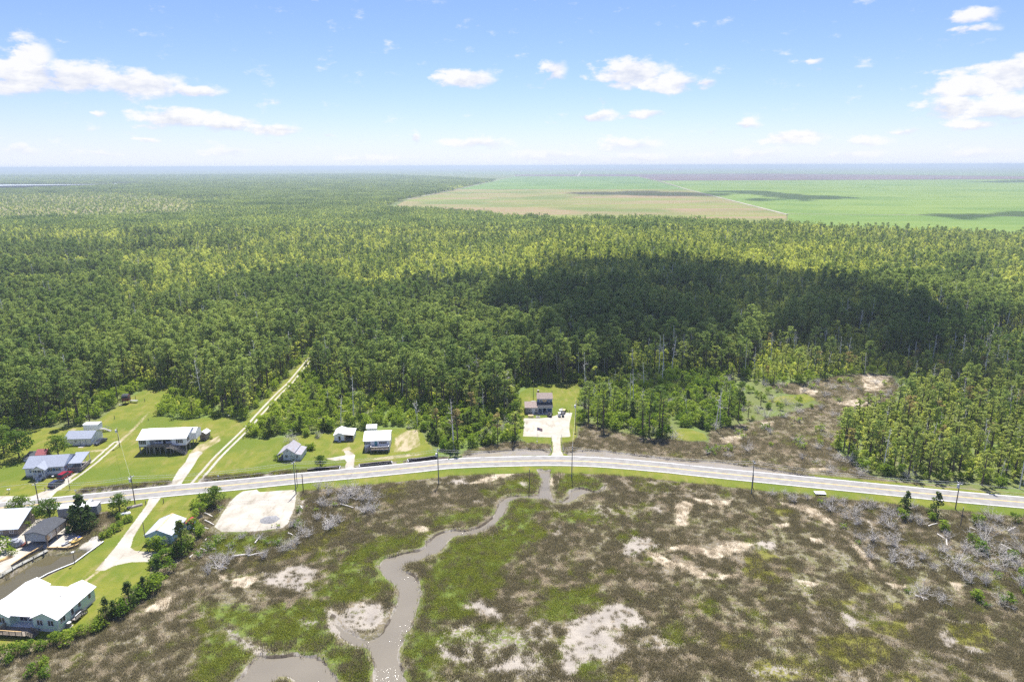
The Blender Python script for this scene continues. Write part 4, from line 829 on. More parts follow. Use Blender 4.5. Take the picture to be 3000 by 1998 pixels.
for x, y, s in ((1960, 510, .8), (2030, 570, 1.0), (1740, 400, .95), (2000, 360, .9), (1420, 310, .8), (800, 190, .6), (1990, 930, .8), (2150, 750, .6), (2220, 970, .8), (2340, 780, .8), (2070, 980, .5), (2270, 620, .8), (2400, 900, .9), (2500, 480, .9), (970, 380, .5), (1080, 500, .4), (1460, 870, .35), (2280, 330, .7), (1650, 320, .7)):
    at('half_dead_shrub' if s < .65 else 'shrub', 'H', x, y, s * (.85 if s >= .65 else 1.2), 'marsh')
for x, y, s in ((945, 600, .9), (1095, 390, .9), (1320, 500, .9), (1660, 370, 1.2), (1890, 490, 1.1), (1540, 570, .9), (1980, 770, 1.0), (2080, 760, 1.0), (1190, 1110, 1.0), (850, 970, .8), (1360, 1020, .7), (1080, 660, .8), (1460, 300, .9), (1100, 230, .8), (900, 260, .9), (2000, 320, .9), (2150, 500, .9), (560, 1240, .8), (240, 1130, .8), (260, 1560, .8), (640, 1340, .7)):
    at('dead_shrub', 'p', x, y, s * 1.35, 'lot')
for x, y, s in ((180, 640, 1.0), (460, 620, .9), (330, 590, .8), (80, 650, .9), (620, 560, .8), (720, 500, .9), (260, 470, .7), (30, 730, .8), (420, 470, .6)): at('dead_shrub', 'F', x, y, s * 1.3, 'lot')
for x, y, s in ((730, 250, .6), (560, 500, .6), (720, 360, .6), (100, 480, .8), (30, 540, .8), (-40, 600, .7), (120, 240, .5), (560, 380, .4), (300, 440, .4), (480, 500, .5), (200, 520, .5), (1000, 210, .45), (860, 250, .4)): at('half_dead_shrub', 'F', x, y, s * 1.3, 'lot')
for x, y, s in ((170, 690, .9), (960, 380, .85), (1240, 250, .8)): at('fallen_tree', 'F', x, y, s, 'lot')
at('fallen_tree', 'p', 1190, 1130, .95, 'lot'); at('fallen_tree', 'p', 1700, 420, .9, 'lot')
for x, y, s in ((510, 470, 1.1), (460, 520, .9), (870, 610, 1.1), (740, 690, 1.0), (690, 660, .9), (600, 600, .9), (560, 560, .9), (850, 690, .8), (1100, 560, .9), (1060, 480, .9), (1150, 510, .9), (1260, 520, .9), (1010, 490, .8), (110, 720, .8), (160, 820, 1.0), (40, 790, .9), (1250, 970, 1.1), (1330, 1050, .9), (1300, 900, .9), (1620, 1060, 1.0), (1080, 640, .8), (780, 590, .8)): at('dead_shrub', 'E', x, y, s * 1.4, 'inner')
for x, y, s in ((1100, 450, 1.0), (940, 600, .7), (1020, 630, .5), (830, 640, .6), (1200, 470, .6), (1260, 760, .9), (1180, 880, .7), (1310, 740, .8), (770, 870, .35), (1075, 860, .45), (1480, 480, .5), (1390, 390, .6), (1620, 480, .6), (1420, 640, .6), (1010, 440, .8), (960, 440, .6)): at('cedar' if s >= .9 else 'shrub', 'E', x, y, s, 'inner')

nn_ = 0
while nn_ < 46:
    eu_, ev_ = rng.uniform(350, 1560), rng.uniform(440, 1040); pa_ = np.array([g('E', eu_, ev_)])
    if inside(pa_[:, 0], pa_[:, 1], NMARSH[:1], .5)[0] and poly_sd(pa_[:, 0], pa_[:, 1], W['channel'], 8)[0] < -3 and (rng.random() < .25 or poly_sd(pa_[:, 0], pa_[:, 1], NMARSH[0], 12)[0] < 6):
        put('dead_shrub' if rng.random() < .7 else 'half_dead_shrub', pa_[0, 0], pa_[0, 1], .7 + .6 * rng.random(), 'inner'); nn_ += 1
NAMES = {'pine': ('pine_tree', 'pine tree'), 'young_pine': ('young_pine_tree', 'pine tree'), 'browned_pine': ('browned_pine_tree', 'pine tree'), 'bright_tree': ('broadleaf_tree', 'tree'), 'shrub': ('shrub', 'shrub'), 'cedar': ('cedar_tree', 'cedar'), 'oak': ('oak_tree', 'tree'), 'snag': ('dead_tree', 'dead tree'), 'dead_shrub': ('dead_shrub', 'dead shrub'), 'fallen_tree': ('fallen_tree', 'dead tree'), 'half_dead_shrub': ('thinning_shrub', 'shrub')}
LOOK = {'pine': 'bare trunked dark pine', 'young_pine': 'yellowish green pine', 'browned_pine': 'browning thin pine', 'bright_tree': 'bright green broadleaf tree', 'shrub': 'rounded green shrub', 'cedar': 'dark conical cedar', 'oak': 'spreading broadleaf tree', 'snag': 'bare grey dead tree', 'dead_shrub': 'leafless pale grey shrub', 'fallen_tree': 'toppled bleached dead tree', 'half_dead_shrub': 'thinning grey shrub'}
WHERE = {'front': 'in the scrub', 'wood': 'in the dense wood', 'far': 'in the bright wood', 'light': 'behind the inner marsh', 'right': 'in the open pine stand', 'yard': 'on the mown lawns', 'hedge': 'in the hedge by the boat basin lawn', 'marsh': 'at the right marsh edge', 'lot': 'around the sand lot', 'inner': 'at the rim of the inner marsh'}
ORD = 'first second third fourth fifth sixth seventh eighth ninth tenth eleventh twelfth thirteenth fourteenth'.split()
def size_word(kind, s):
    h = {'pine': (.8, .98), 'young_pine': (.75, 1.05), 'bright_tree': (.45, .75), 'shrub': (.6, .95), 'snag': (.6, .9), 'dead_shrub': (1.1, 1.5), 'cedar': (.75, 1.1)}.get(kind, (.7, 1.0))
    return 'low' if s < h[0] else ('middling' if s < h[1] else 'tall')
def place_word(x, y):
    u = proj((x, y, 0))[0]; tx = np.interp(y, TRACK[:, 1], TRACK[:, 0])
    a = 'left of the sand track' if x < tx else ('behind the white houses' if u < 1300 else ('left of the pub' if u < 1530 else ('behind the pub' if u < 1720 else ('just right of the pub' if u < 2050 else ('above the inner marsh' if u < 2500 else 'near the right edge')))))
    b = '' if y < 215 else ('' if y < 250 else (', second depth' if y < 300 else (', deeper in' if y < 360 else ', far in')))
    return a + b
def plant_all():
    mass = {}
    for kind, L_ in TREES.items():
        L_.sort(key=lambda t: t[0] ** 2 + t[1] ** 2 - (1e9 if t[5] in ('yard', 'hedge', 'marsh', 'lot', 'inner') else 0))
        seen = []
        rest = []
        for t in L_:
            u, v, w_ = proj((t[0], t[1], 3.0))
            (seen if (len(seen) < 300 and -60 < u < 3060 and v < 2080) else rest).append(t)
        nm, cat = NAMES[kind]
        byz = {}
        for t in seen: byz.setdefault(t[5], []).append(t)
        rank = {}
        for z_, l_ in byz.items():
            l_.sort(key=lambda t: proj((t[0], t[1], 0))[0])
            for n_, t in enumerate(l_): rank[t] = ORD[n_] + ' from the left ' if 1 < len(l_) <= len(ORD) else ('' if len(l_) == 1 else None)
        for t in seen:
            x, y, s, ro, vi, zone, z = t; pr = PROTO[kind][vi]; root = empty(nm, (x, y, -.05), ro); root.scale = (s * (.9 + .2 * rng.random()), s * (.9 + .2 * rng.random()), s)
            lab = ('%s, %s%s' % (LOOK[kind], rank[t], WHERE[zone])) if rank[t] is not None else '%s %s %s, %s' % (size_word(kind, s), LOOK[kind], WHERE[zone], place_word(x, y))
            wl_ = lab.split(); lab = ' '.join(wl_) if len(wl_) <= 16 else ' '.join(wl_[1:17] if len(wl_) == 17 else wl_[1:]).split(', far')[0].split(', deeper')[0].split(', second')[0]
            tag(root, lab, cat, '%ss %s' % (cat, WHERE[zone]))
            tr = bpy.data.objects.new('trunk' if kind not in ('dead_shrub', 'fallen_tree') else 'branches', pr['trunk']); COL.objects.link(tr); tr.parent = root
            if pr['crown']: c = bpy.data.objects.new('crown', pr['crown']); COL.objects.link(c); c.parent = root
        if rest: mass[kind] = rest
    groups = {'wood_canopy': ('pine', 'young_pine', 'browned_pine', 'bright_tree', 'cedar', 'oak'), 'wood_undergrowth': ('shrub', 'half_dead_shrub'), 'dead_wood': ('snag', 'dead_shrub', 'fallen_tree')}
    for gname, kinds in groups.items():
        meshes = []; off = {}
        for k in kinds:
            off[k] = len(meshes); meshes += [merge_tree(d, k + '_mass') for d in PROTO[k]]
        rows = [(t[0], t[1], -.05, t[3], t[2], off[k] + t[4]) for k in kinds for t in mass.get(k, [])]
        if not rows: continue
        A = np.array(rows); scatter(gname, A[:, :3], A[:, 3], A[:, 4], A[:, 5], source_collection(gname + '_source', meshes), {'wood_canopy': 'mass of pines and broadleaf trees of the wood', 'wood_undergrowth': 'green undergrowth filling the wood floor', 'dead_wood': 'scattered grey snags standing through the wood'}[gname], 'woodland')
        print(gname, len(A))
plant_all()

# ---- far wood in blocks
def far_blocks():
    meshes = []
    for s in range(7):
        r = np.random.default_rng(200 + s); Vs, ts, ms = [], [], []
        kinds = [(M_PINE, .95), (M_PINE, .8), (M_BRIGHT, .12), (M_PINE, .7), (M_BRIGHT, .3), (M_BRIGHT, .55)]
        share = [.05, .25, .85, .4, .65, .5, .5][s]
        for i in range(120 if s < 6 else 7):
            x, y = r.uniform(-21, 21, 2); br = r.random() < share; h = (7 + 3.5 * r.random()) if br else (10 + 5 * r.random()); cr = 1.45 if br else 1.75
            cs = [(x + r.normal() * cr * .5, y + r.normal() * cr * .5, h * (.45 + .5 * r.random())) for _ in range(7)]
            V, t = leaves(cs, np.full(7, cr * .55), 8, 1.0, r, .7); Vs.append(V); ts.append(t * .5 + .5 * r.random()); ms.append(np.full(len(V) // 4, int(br)))
        V = np.vstack(Vs); me = raw_mesh('far_block', V, quads_of(V), M_PINE, np.concatenate(ts)); me.materials.append(M_BRIGHT); me.polygons.foreach_set('material_index', np.concatenate(ms).astype(np.int32)); meshes.append(me)
    P, I, S = [], [], []
    st = 30.0
    y = 935.0
    fields = list(FIELD.values())
    while y < 7500:
        st = 30.0 if y < 1800 else (36.0 if y < 3500 else 48.0)
        x = np.arange(-(y * .88 + 100), y * .88 + 100, st); X = x + rng.uniform(-5, 5, len(x)); Y = np.full(len(x), y) + rng.uniform(-5, 5, len(x))
        ok = ~inside(X, Y, fields, -22)
        lim = np.interp(X, WOODEDGE[:, 0], WOODEDGE[:, 1]); ok &= (Y < lim - 12) | (X < np.interp(Y, [1300, 1700, 4000, 9000], [g('s', 1190, 586)[0] - 18, g('s', 1210, 583)[0] - 25, g('s', 1500, 518)[0] - 20, g('s', 1150, 503)[0]]))
        for q in FARW:
            for sh in (0, 120, 240, 360, 480, 600, 720, 840): ok &= poly_sd(X, Y + sh, q, 60) < -20
        nb = fbm(X, Y, 260, 12, 3); nc = fbm(X, Y, 700, 13, 3)
        thin = (poly_sd(X, Y, FARM, 30) > -5) | ((poly_sd(X, Y, FARM, 400) > -220) & (X < -Y * .4) & (nb > .5) & (Y > 1150))
        for i in np.nonzero(ok)[0]:
            bright = nb[i] * .7 + nc[i] * .4 + (.16 if Y[i] < 1500 else -.06) - (.25 if lim[i] - Y[i] < 70 and X[i] > 0 else 0)
            P.append((X[i], Y[i], -.3)); I.append(6 if thin[i] else (2 if rng.random() < .5 else 5) if bright > .62 else ((4 if rng.random() < .5 else 3) if bright > .54 else (0 if rng.random() < .5 else 1))); S.append((st / 30.0, st / 30.0, .85 + .3 * rng.random()))
        y += st * .9
    P = np.array(P); print('far blocks', len(P))
    scatter('far_wood', P, rng.integers(0, 4, len(P)) * (math.pi / 2) + rng.normal(size=len(P)) * .2, np.array(S), np.array(I), source_collection('far_wood_source', meshes), 'distant wood stretching to the horizon as one mass', 'woodland')
FARW = [gp('s', q) for q in ([(-900, 554), (0, 552), (250, 545), (290, 541), (0, 542), (-900, 542)], [(300, 541), (340, 538), (440, 538), (450, 541), (340, 543)], [(-900, 527), (0, 525), (105, 524.5), (100, 522.8), (-900, 522.5)])]
far_blocks()

# ------------------------------------------------------------------ marsh grass
def blade_tuft(seed, n, h, spread, w, lean, m, flat=False):
    r = np.random.default_rng(seed); V = np.empty((n, 3, 3)); 
    b = np.c_[r.normal(size=(n, 2)) * spread * .5, np.full(n, -.08)]; a = r.random(n) * 6.283; L_ = h * (.6 + .6 * r.random(n)); le = lean * (.5 + r.random(n))
    tip = b + np.c_[np.cos(a) * le * L_, np.sin(a) * le * L_, L_ * np.sqrt(np.clip(1 - le * le, .05, 1))]
    t = np.c_[-np.sin(a), np.cos(a), np.zeros(n)] * w * .5
    V[:, 0] = b - t; V[:, 1] = b + t; V[:, 2] = tip
    return raw_mesh('tuft', V.reshape(-1, 3), np.arange(3 * n).reshape(-1, 3), m, np.repeat(r.random(n), 3))
M_RUSH = leaf_mat('rush_blades', (.165, .146, .078), (.335, .297, .175), .36, .45, .6)
M_CORD = leaf_mat('cordgrass_blades', (.15, .19, .036), (.36, .375, .09), .48, .5, .3)
M_OLIV = leaf_mat('saltmeadow_blades', (.17, .172, .042), (.31, .295, .085), .45, .5, .3)
M_STRW = leaf_mat('straw_blades', (.30, .25, .17), (.58, .50, .36), .25, .5, .3)
def marsh():
    src = [blade_tuft(s, 85, .72, 1.0, .075, .38, M_RUSH) for s in range(4)] + [blade_tuft(10 + s, 85, .5, 1.05, .085, .5, M_CORD) for s in range(3)] + [blade_tuft(20 + s, 60, .42, .95, .11, .65, M_OLIV) for s in range(2)] + [blade_tuft(30 + s, 55, .75, .9, .08, .88, M_STRW) for s in range(2)]
    coll = source_collection('marsh_grass_source', src); rows = []
    for ax0, ax1, ay0, ay1, st in ((-190, 215, 96, 212, .66), (-40, 260, 205, 330, .85)):
        x = np.arange(ax0, ax1, st); y = np.arange(ay0, ay1, st); X, Y = np.meshgrid(x, y); X = X.ravel() + rng.uniform(-.5, .5, X.size) * st; Y = Y.ravel() + rng.uniform(-.5, .5, Y.size) * st
        ok = in_view(X, Y, 1.0, 12); X, Y = X[ok], Y[ok]; rs = road_side(X, Y)
        north = inside(X, Y, NMARSH, -.4) & (rs > 5.8)
        ok = ((rs < -8.4) | north)
        if ay0 > 200: ok &= rs > 0
        ok &= ~inside(X, Y, LAWN, .3) & ~inside(X, Y, SAND, -.4)
        for p in W.values(): ok &= poly_sd(X, Y, p, 5) < -.45
        X, Y, rs, north = X[ok], Y[ok], rs[ok], north[ok]
        med = fbm(X, Y, 4.5, 21, 3); fin = fbm(X, Y, 1.3, 22, 2); big = fbm(X, Y, 28, 23, 3)
        wg = weight(X, Y, GREEN, 4.0, 16); wo = weight(X, Y, OLIVE, 2.2); wm = np.maximum(weight(X, Y, MUD, 1.8), .52 * weight(X, Y, SPECK, 3.0)); ws = weight(X, Y, STRAW, 1.3); ed = np.zeros(len(X))
        for k_ in ('creek', 'pool'): ed = np.maximum(ed, np.clip(1 + (poly_sd(X, Y, W[k_], 6) + 1.2) / 2.5, 0, 1))
        u = rng.random(len(X)); q = rng.random(len(X))
        keep = np.ones(len(X), bool); k = rng.integers(0, 4, len(X)); sc_ = .75 + .5 * q
        isg = (wg + (med - .5) * 1.0 > .44) & ~north; k = np.where(isg, 4 + rng.integers(0, 3, len(X)), k)
        iso = wo + (med - .5) * 1.1 > .5; k = np.where(iso & (u < .72), 7 + rng.integers(0, 2, len(X)), k)
        ws = np.clip(weight(X, Y, STRAW, 1.5) * 1.35, 0, 1); iss = ws + (fin - .5) * .8 > .46; k = np.where(iss, 9 + rng.integers(0, 2, len(X)), k); keep &= ~(iss & (u < .72))
        k = np.where(isg & (u > .92), rng.integers(0, 4, len(X)), k); k = np.where(~isg & ~iso & ~iss & (med < .36) & (u > .5), 4 + rng.integers(0, 3, len(X)), k); k = np.where(~isg & ~iso & ~iss & (fin > .63), 9 + rng.integers(0, 2, len(X)), k)
        k = np.where(north & ~iso & (u > .80), 9 + rng.integers(0, 2, len(X)), k)
        ism = wm + (fin - .5) * 1.0 > .5; keep &= ~(ism & (u < .80))
        keep &= ~(north & (u < .25)); bare = fbm(X, Y, 1.7, 41, 3) + (big - .5) * .5; keep &= ~((bare > .60) & (u < .8) & ~north); 
        k = np.where((ed > .55) & (u > .72), rng.integers(0, 4, len(X)), k); sc_ = sc_ * (1 + .2 * (ed > .3))
        sc_ = sc_ * np.where(ism, .6, 1.0) * (.35 + 1.05 * fbm(X, Y, 2.4, 51, 3))
        for i in np.nonzero(keep)[0]: rows.append((X[i], Y[i], -.22 if rs[i] < -9 else -.2, q[i] * 6.283, sc_[i], k[i]))
    for di, p in enumerate(DITCH[:4]):
        for (ax, ay), (bx_, by_) in zip(p[:-1], p[1:]):
            for i in range(int(math.hypot(bx_ - ax, by_ - ay) * 3.2)):
                t = rng.random(); nx_, ny_ = -(by_ - ay), bx_ - ax; l_ = math.hypot(nx_, ny_); o_ = rng.uniform(.5, 1.9); rows.append((ax + (bx_ - ax) * t + nx_ / l_ * o_, ay + (by_ - ay) * t + ny_ / l_ * o_, -.25, t * 40, .7 + .4 * rng.random(), int(rng.integers(0, 4)) if rng.random() < .6 else int(rng.integers(4, 7))))
                if rng.random() < .25: o_ = -rng.uniform(1.0, 1.7); rows.append((ax + (bx_ - ax) * t + nx_ / l_ * o_, ay + (by_ - ay) * t + ny_ / l_ * o_, -.2, t * 40, .4, int(rng.integers(4, 7))))
    A = np.array(rows); print('tufts', len(A))
    scatter('marsh_grass', A[:, :3], A[:, 3], A[:, 4], A[:, 5], coll, 'brown rushes and green cordgrass covering the salt marsh', 'marsh grass')
marsh()

# ------------------------------------------------------------------ clouds that throw the shade on wood and fields
M_CLOUD = bpy.data.materials.new('cloud_vapour'); M_CLOUD.use_nodes = True
M_CLOUD2 = bpy.data.materials.new('thin_cloud_vapour'); M_CLOUD2.use_nodes = True
def _cloud_nodes(M_, thin):
    nt = M_.node_tree; N = nt.nodes; N.clear(); o = N.new('ShaderNodeOutputMaterial'); d = N.new('ShaderNodeBsdfDiffuse'); t = N.new('ShaderNodeBsdfTranslucent'); x = N.new('ShaderNodeMixShader')
    geo = N.new('ShaderNodeNewGeometry'); nz = N.new('ShaderNodeTexNoise'); nz.inputs['Scale'].default_value = .012; cr = N.new('ShaderNodeMixRGB'); cr.inputs[1].default_value = (.95, .95, .96, 1); cr.inputs[2].default_value = (.86, .87, .9, 1)
    nt.links.new(geo.outputs['Position'], nz.inputs['Vector']); nt.links.new(nz.outputs[0], cr.inputs[0]); nt.links.new(cr.outputs[0], d.inputs[0]); nt.links.new(cr.outputs[0], t.inputs[0])
    x.inputs[0].default_value = .62; nt.links.new(d.outputs[0], x.inputs[1]); nt.links.new(t.outputs[0], x.inputs[2]); tp = N.new('ShaderNodeBsdfTransparent'); y = N.new('ShaderNodeMixShader'); y.inputs[0].default_value = thin; nt.links.new(x.outputs[0], y.inputs[1]); nt.links.new(tp.outputs[0], y.inputs[2]); nt.links.new(y.outputs[0], o.inputs[0])
_cloud_nodes(M_CLOUD, .30); _cloud_nodes(M_CLOUD2, .55)
def cloud(px_pts, zc, zh, seed, thick):
    lift = (zc - zh) / math.tan(R(SUN_EL)); off = np.array([math.sin(R(SUN_AZ)), math.cos(R(SUN_AZ))]) * lift
    P = gp('s', px_pts, zh) + off; c = P.mean(0); ext = P.max(0) - P.min(0); st = max(ext) / 60.0
    x = np.arange(P[:, 0].min() - 4 * st, P[:, 0].max() + 4 * st, st); y = np.arange(P[:, 1].min() - 4 * st, P[:, 1].max() + 4 * st, st); X, Y = np.meshgrid(x, y)
    s = poly_sd(X.ravel(), Y.ravel(), P, 6 * st).reshape(X.shape) + (fbm(X, Y, st * 11, seed, 5, .6) - .5) * st * 22
    hgt = np.sqrt(np.clip(s / (st * 12), 0, 1)) * thick * (.55 + .9 * fbm(X, Y, st * 7, seed + 5, 4)); nx = len(x)
    ok = s > 0; quad = ok[:-1, :-1] & ok[1:, :-1] & ok[:-1, 1:] & ok[1:, 1:]
    j, i = np.nonzero(quad); a = j * nx + i; n = X.size
    top = np.c_[X.ravel(), Y.ravel(), (zc + hgt).ravel()]; bot = np.c_[X.ravel(), Y.ravel(), (zc - .18 * hgt).ravel()]
    Fq = np.vstack([np.c_[a, a + 1, a + nx + 1, a + nx], np.c_[a + n, a + nx + n, a + nx + 1 + n, a + 1 + n]])
    V = np.vstack([top, bot]); used = np.unique(Fq); mp_ = np.full(len(V), -1); mp_[used] = np.arange(len(used))
    me = raw_mesh('cloud', V[used], mp_[Fq], M_CLOUD if zc < 1500 else M_CLOUD2); me.polygons.foreach_set('use_smooth', np.ones(len(me.polygons), bool)); o = bpy.data.objects.new('cloud', me); COL.objects.link(o); tag(o, kind='structure')
D_ = lambda L_: [(x * 1.2744, y * 1.2744) for x, y in L_]
cloud(D_([(1110, 640), (1240, 615), (1290, 585), (1450, 570), (1650, 578), (1800, 592), (1950, 625), (2110, 655), (2240, 680), (2290, 745), (2230, 805), (2060, 808), (1960, 772), (1850, 770), (1760, 790), (1700, 800), (1640, 806), (1480, 806), (1330, 796), (1210, 784), (1140, 758), (1090, 730), (1130, 690)]), 1300, 12, 3, 70)
cloud(D_([(880, 632), (1000, 628), (1120, 650), (1080, 668), (950, 655)]), 1300, 12, 8, 40)
cloud(D_([(1640, 441), (1740, 437), (1800, 442), (1980, 452), (1960, 462), (1800, 460), (1700, 466), (1640, 462), (1720, 455)]), 1700, 0, 14, 60)
cloud(D_([(1300, 441), (1500, 440), (1700, 446), (1640, 453), (1500, 452), (1330, 447)]), 1700, 0, 20, 60)
cloud(D_([(2120, 495), (2354, 487), (2700, 490), (2700, 506), (2354, 502), (2200, 506)]), 1700, 0, 24, 50)
cloud(D_([(2200, 418.5), (2354, 415), (2600, 415), (2600, 420), (2300, 421)]), 2000, 0, 26, 50)

# ------------------------------------------------------------------ haze
def haze():
    m = bpy.data.materials.new('haze'); m.use_nodes = True; nt = m.node_tree; N = nt.nodes; N.clear(); o = N.new('ShaderNodeOutputMaterial'); v = N.new('ShaderNodeVolumePrincipled')
    v.inputs['Color'].default_value = (.58, .69, .78, 1); v.inputs['Density'].default_value = HAZE; v.inputs['Anisotropy'].default_value = .2
    nt.links.new(v.outputs[0], o.inputs['Volume'])
    mb = MB().box(-27500, 27500, -600, 28500, -3.2, 93.0); h = mb.obj('haze', m); tag(h, kind='stuff')
HAZE = 1.45e-4
haze()
# ------------------------------------------------------------------ buildings
mw = mat('white_siding', (.76, .78, .80), .6, .06, 1.2, .12, stretch=(.3, .3, 9)); mwr = mat('white_metal_roof', (.80, .80, .79), .45, .05, .6, .1, stretch=(6, .3, 1))
mtrim = mat('white_trim', (.70, .71, .72), .5, .04); mglass = mat('window_glass', (.055, .06, .065), .12, .3, 1.0); mshut = mat('dark_shutter', (.045, .035, .045), .6, .1); mshutb = mat('blue_shutter', (.05, .14, .26), .6, .1)
mshing = mat('blue_grey_shingle', (.27, .30, .365), .85, .15, 3.5, .3); mshing2 = mat('brown_shingle', (.30, .24, .21), .9, .18, 2.5, .3); mshing3 = mat('charcoal_shingle', (.055, .06, .07), .9, .2, 2.5, .3)
mwood = mat('weathered_wood', (.22, .185, .15), .85, .22, 2.5, .2, stretch=(.6, .6, 3)); mwoodn = mat('new_lumber', (.52, .36, .16), .8, .15, 2.0); mpile = mat('piling_wood', (.30, .30, .27), .85, .2, 2.0); mgrey = mat('grey_boards', (.27, .24, .22), .85, .2, 3)
mblk = mat('tarred_boards', (.035, .03, .032), .8, .3, 3); mconc = mat('concrete', (.42, .40, .37), .9, .12, 1.5); mmint = mat('mint_siding', (.56, .72, .57), .6, .05, 1.2, .1, stretch=(.3, .3, 9)); mblue = mat('pub_blue_siding', (.055, .145, .26), .6, .08, 1.2, .1, stretch=(.3, .3, 9))
mbarn = mat('barn_blue_siding', (.34, .50, .60), .6, .1, 1.5); mgalv = mat('galvanised_roof', (.46, .49, .54), .45, .12, .8, .1, stretch=(5, .4, 1)); mrust = mat('rusty_ridge', (.55, .25, .08), .8, .3, 4, col2=(.55, .5, .44)); mred = mat('red_boards', (.20, .05, .028), .8, .2, 3); mredr = mat('faded_red_roof', (.40, .12, .12), .7, .12, 2); mredr2 = mat('bright_red_roof', (.34, .035, .03), .7, .12, 2)
mold = mat('peeling_boards', (.62, .66, .65), .85, .15, 2.2, .2, col2=(.38, .38, .37)); moldr = mat('weathered_roof', (.27, .28, .325), .9, .15, 1.2, .2, col2=(.28, .245, .235)); mteal = mat('teal_door', (.06, .25, .30), .5, .05); mbeige = mat('beige_sign', (.58, .44, .24), .7, .06, 2); mdark = mat('dark_interior', (.03, .03, .032), .9, .2); mbrick = mat('brick_chimney', (.27, .13, .09), .9, .25, 6)
mtarp = mat('blue_tarp', (.05, .16, .36), .5, .3, 2, col2=(.45, .52, .6)); mgtarp = mat('grey_tarp', (.34, .36, .40), .5, .35, 1.6, .5); mtin = mat('old_tin', (.30, .35, .40), .5, .25, 1.2, .1, stretch=(4, 1, 1), col2=(.22, .22, .22)); mtin2 = mat('rusting_tin', (.60, .60, .56), .6, .2, .9, col2=(.48, .27, .08)); mtyre = mat('tyre_rubber', (.025, .025, .027), .8, .2); mchrome = mat('wheel_metal', (.45, .45, .46), .35, .1); myel = mat('yellow_hull', (.62, .42, .10), .5, .15, 2); mtrail = mat('trailer_side', (.20, .225, .26), .5, .1, 1.0)

def thing(name, label, cat, k, p0, p1, group=None):
    """an Empty at the front left ground corner, x axis towards the front right corner; returns it and the front width"""
    a = Vector((*g(k, *p0), 0)); b = Vector((*g(k, *p1), 0)); d = b - a
    o = empty(name, a, math.atan2(d.y, d.x)); tag(o, label, cat, group); return o, d.length
def bx(name, m, parent, *a): return MB().box(*a).obj(name, m, parent)
def roof_x(parent, x0, x1, y0, y1, ze, zr, m, oh=.4, th=.16, name='roof', yr=None):
    """gable roof, ridge along x"""
    yr = (y0 + y1) / 2 if yr is None else yr; s0 = (zr - ze) / (yr - y0); s1 = (zr - ze) / (y1 - yr)
    a = (y0 - oh, ze - oh * s0); c = (y1 + oh, ze - oh * s1)
    return MB().prism([a, (yr, zr), c, (c[0], c[1] + th), (yr, zr + th * 1.2), (a[0], a[1] + th)], x0 - oh, x1 + oh, 'x').obj(name, m, parent)
def roof_y(parent, x0, x1, y0, y1, ze, zr, m, oh=.4, th=.16, name='roof', xr=None, ze2=None):
    xr = (x0 + x1) / 2 if xr is None else xr; ze2 = ze if ze2 is None else ze2; s0 = (zr - ze) / (xr - x0); s1 = (zr - ze2) / (x1 - xr)
    a = (x0 - oh, ze - oh * s0); c = (x1 + oh, ze2 - oh * s1)
    return MB().prism([a, (xr, zr), c, (c[0], c[1] + th), (xr, zr + th * 1.2), (a[0], a[1] + th)], y0 - oh, y1 + oh, 'y').obj(name, m, parent)
def gable_x(parent, x, y0, y1, ze, zr, m, th=.12, yr=None):
    yr = (y0 + y1) / 2 if yr is None else yr
    return MB().prism([(y0 + .01, ze), (y1 - .01, ze), (yr, zr - .04)], x, x + th, 'x').obj('gable', m, parent)
def gable_y(parent, y, x0, x1, ze, zr, m, th=.12, xr=None):
    xr = (x0 + x1) / 2 if xr is None else xr
    return MB().prism([(x0 + .01, ze), (x1 - .01, ze), (xr, zr - .04)], y, y + th, 'y').obj('gable', m, parent)
def window(parent, side, u, z, w, h, pos, shut=None, fm=None, name='window', mull=True):
    """side f: faces -y at y=pos; r: faces +x at x=pos; l: faces -x. u is the centre along the wall"""
    fm = fm or mtrim; fr = MB(); pane = MB(); t = .09
    def B(mb, u0, u1, z0, z1, d0, d1):
        if side == 'f': mb.box(u0, u1, pos - d1, pos - d0, z0, z1)
        elif side == 'r': mb.box(pos + d0, pos + d1, u0, u1, z0, z1)
        else: mb.box(pos - d1, pos - d0, u0, u1, z0, z1)
    B(fr, u - w / 2 - t, u + w / 2 + t, z - t, z, .004, .07); B(fr, u - w / 2 - t, u + w / 2 + t, z + h, z + h + t, .004, .07)
    B(fr, u - w / 2 - t, u - w / 2, z + .001, z + h - .001, .004, .065); B(fr, u + w / 2, u + w / 2 + t, z + .001, z + h - .001, .004, .065)
    if mull and name == 'window': B(fr, u - .04, u + .04, z + .001, z + h - .001, .008, .05)
    f = fr.obj(name, fm, parent); B(pane, u - w / 2 + .002, u + w / 2 - .002, z + .002, z + h - .002, .002, .02); pane.obj('pane', mglass, f)
    if shut:
        for s in (-1, 1):
            q = MB(); c = u + s * (w / 2 + t + .22); B(q, c - .19, c + .19, z - .05, z + h + .05, .004, .05); q.obj('shutter', shut, f)
    return f
def door(parent, side, u, z, w, h, pos, m):
    d = MB()
    if side == 'f': d.box(u - w / 2, u + w / 2, pos - .05, pos - .004, z, z + h)
    else: d.box(pos + .004, pos + .05, u - w / 2, u + w / 2, z, z + h)
    o = d.obj('door', m, parent); hd = MB()
    if side == 'f': hd.box(u + w * .32, u + w * .4, pos - .09, pos - .051, z + .95, z + 1.05)
    else: hd.box(pos + .051, pos + .09, u + w * .32, u + w * .4, z + .95, z + 1.05)
    hd.obj('handle', mchrome, o); return o
def legs(parent, pts, z1, m, w=.24, z0=-.3, name='leg'):
    for x, y in pts: bx(name, m, parent, x - w / 2, x + w / 2, y - w / 2, y + w / 2, z0, z1)
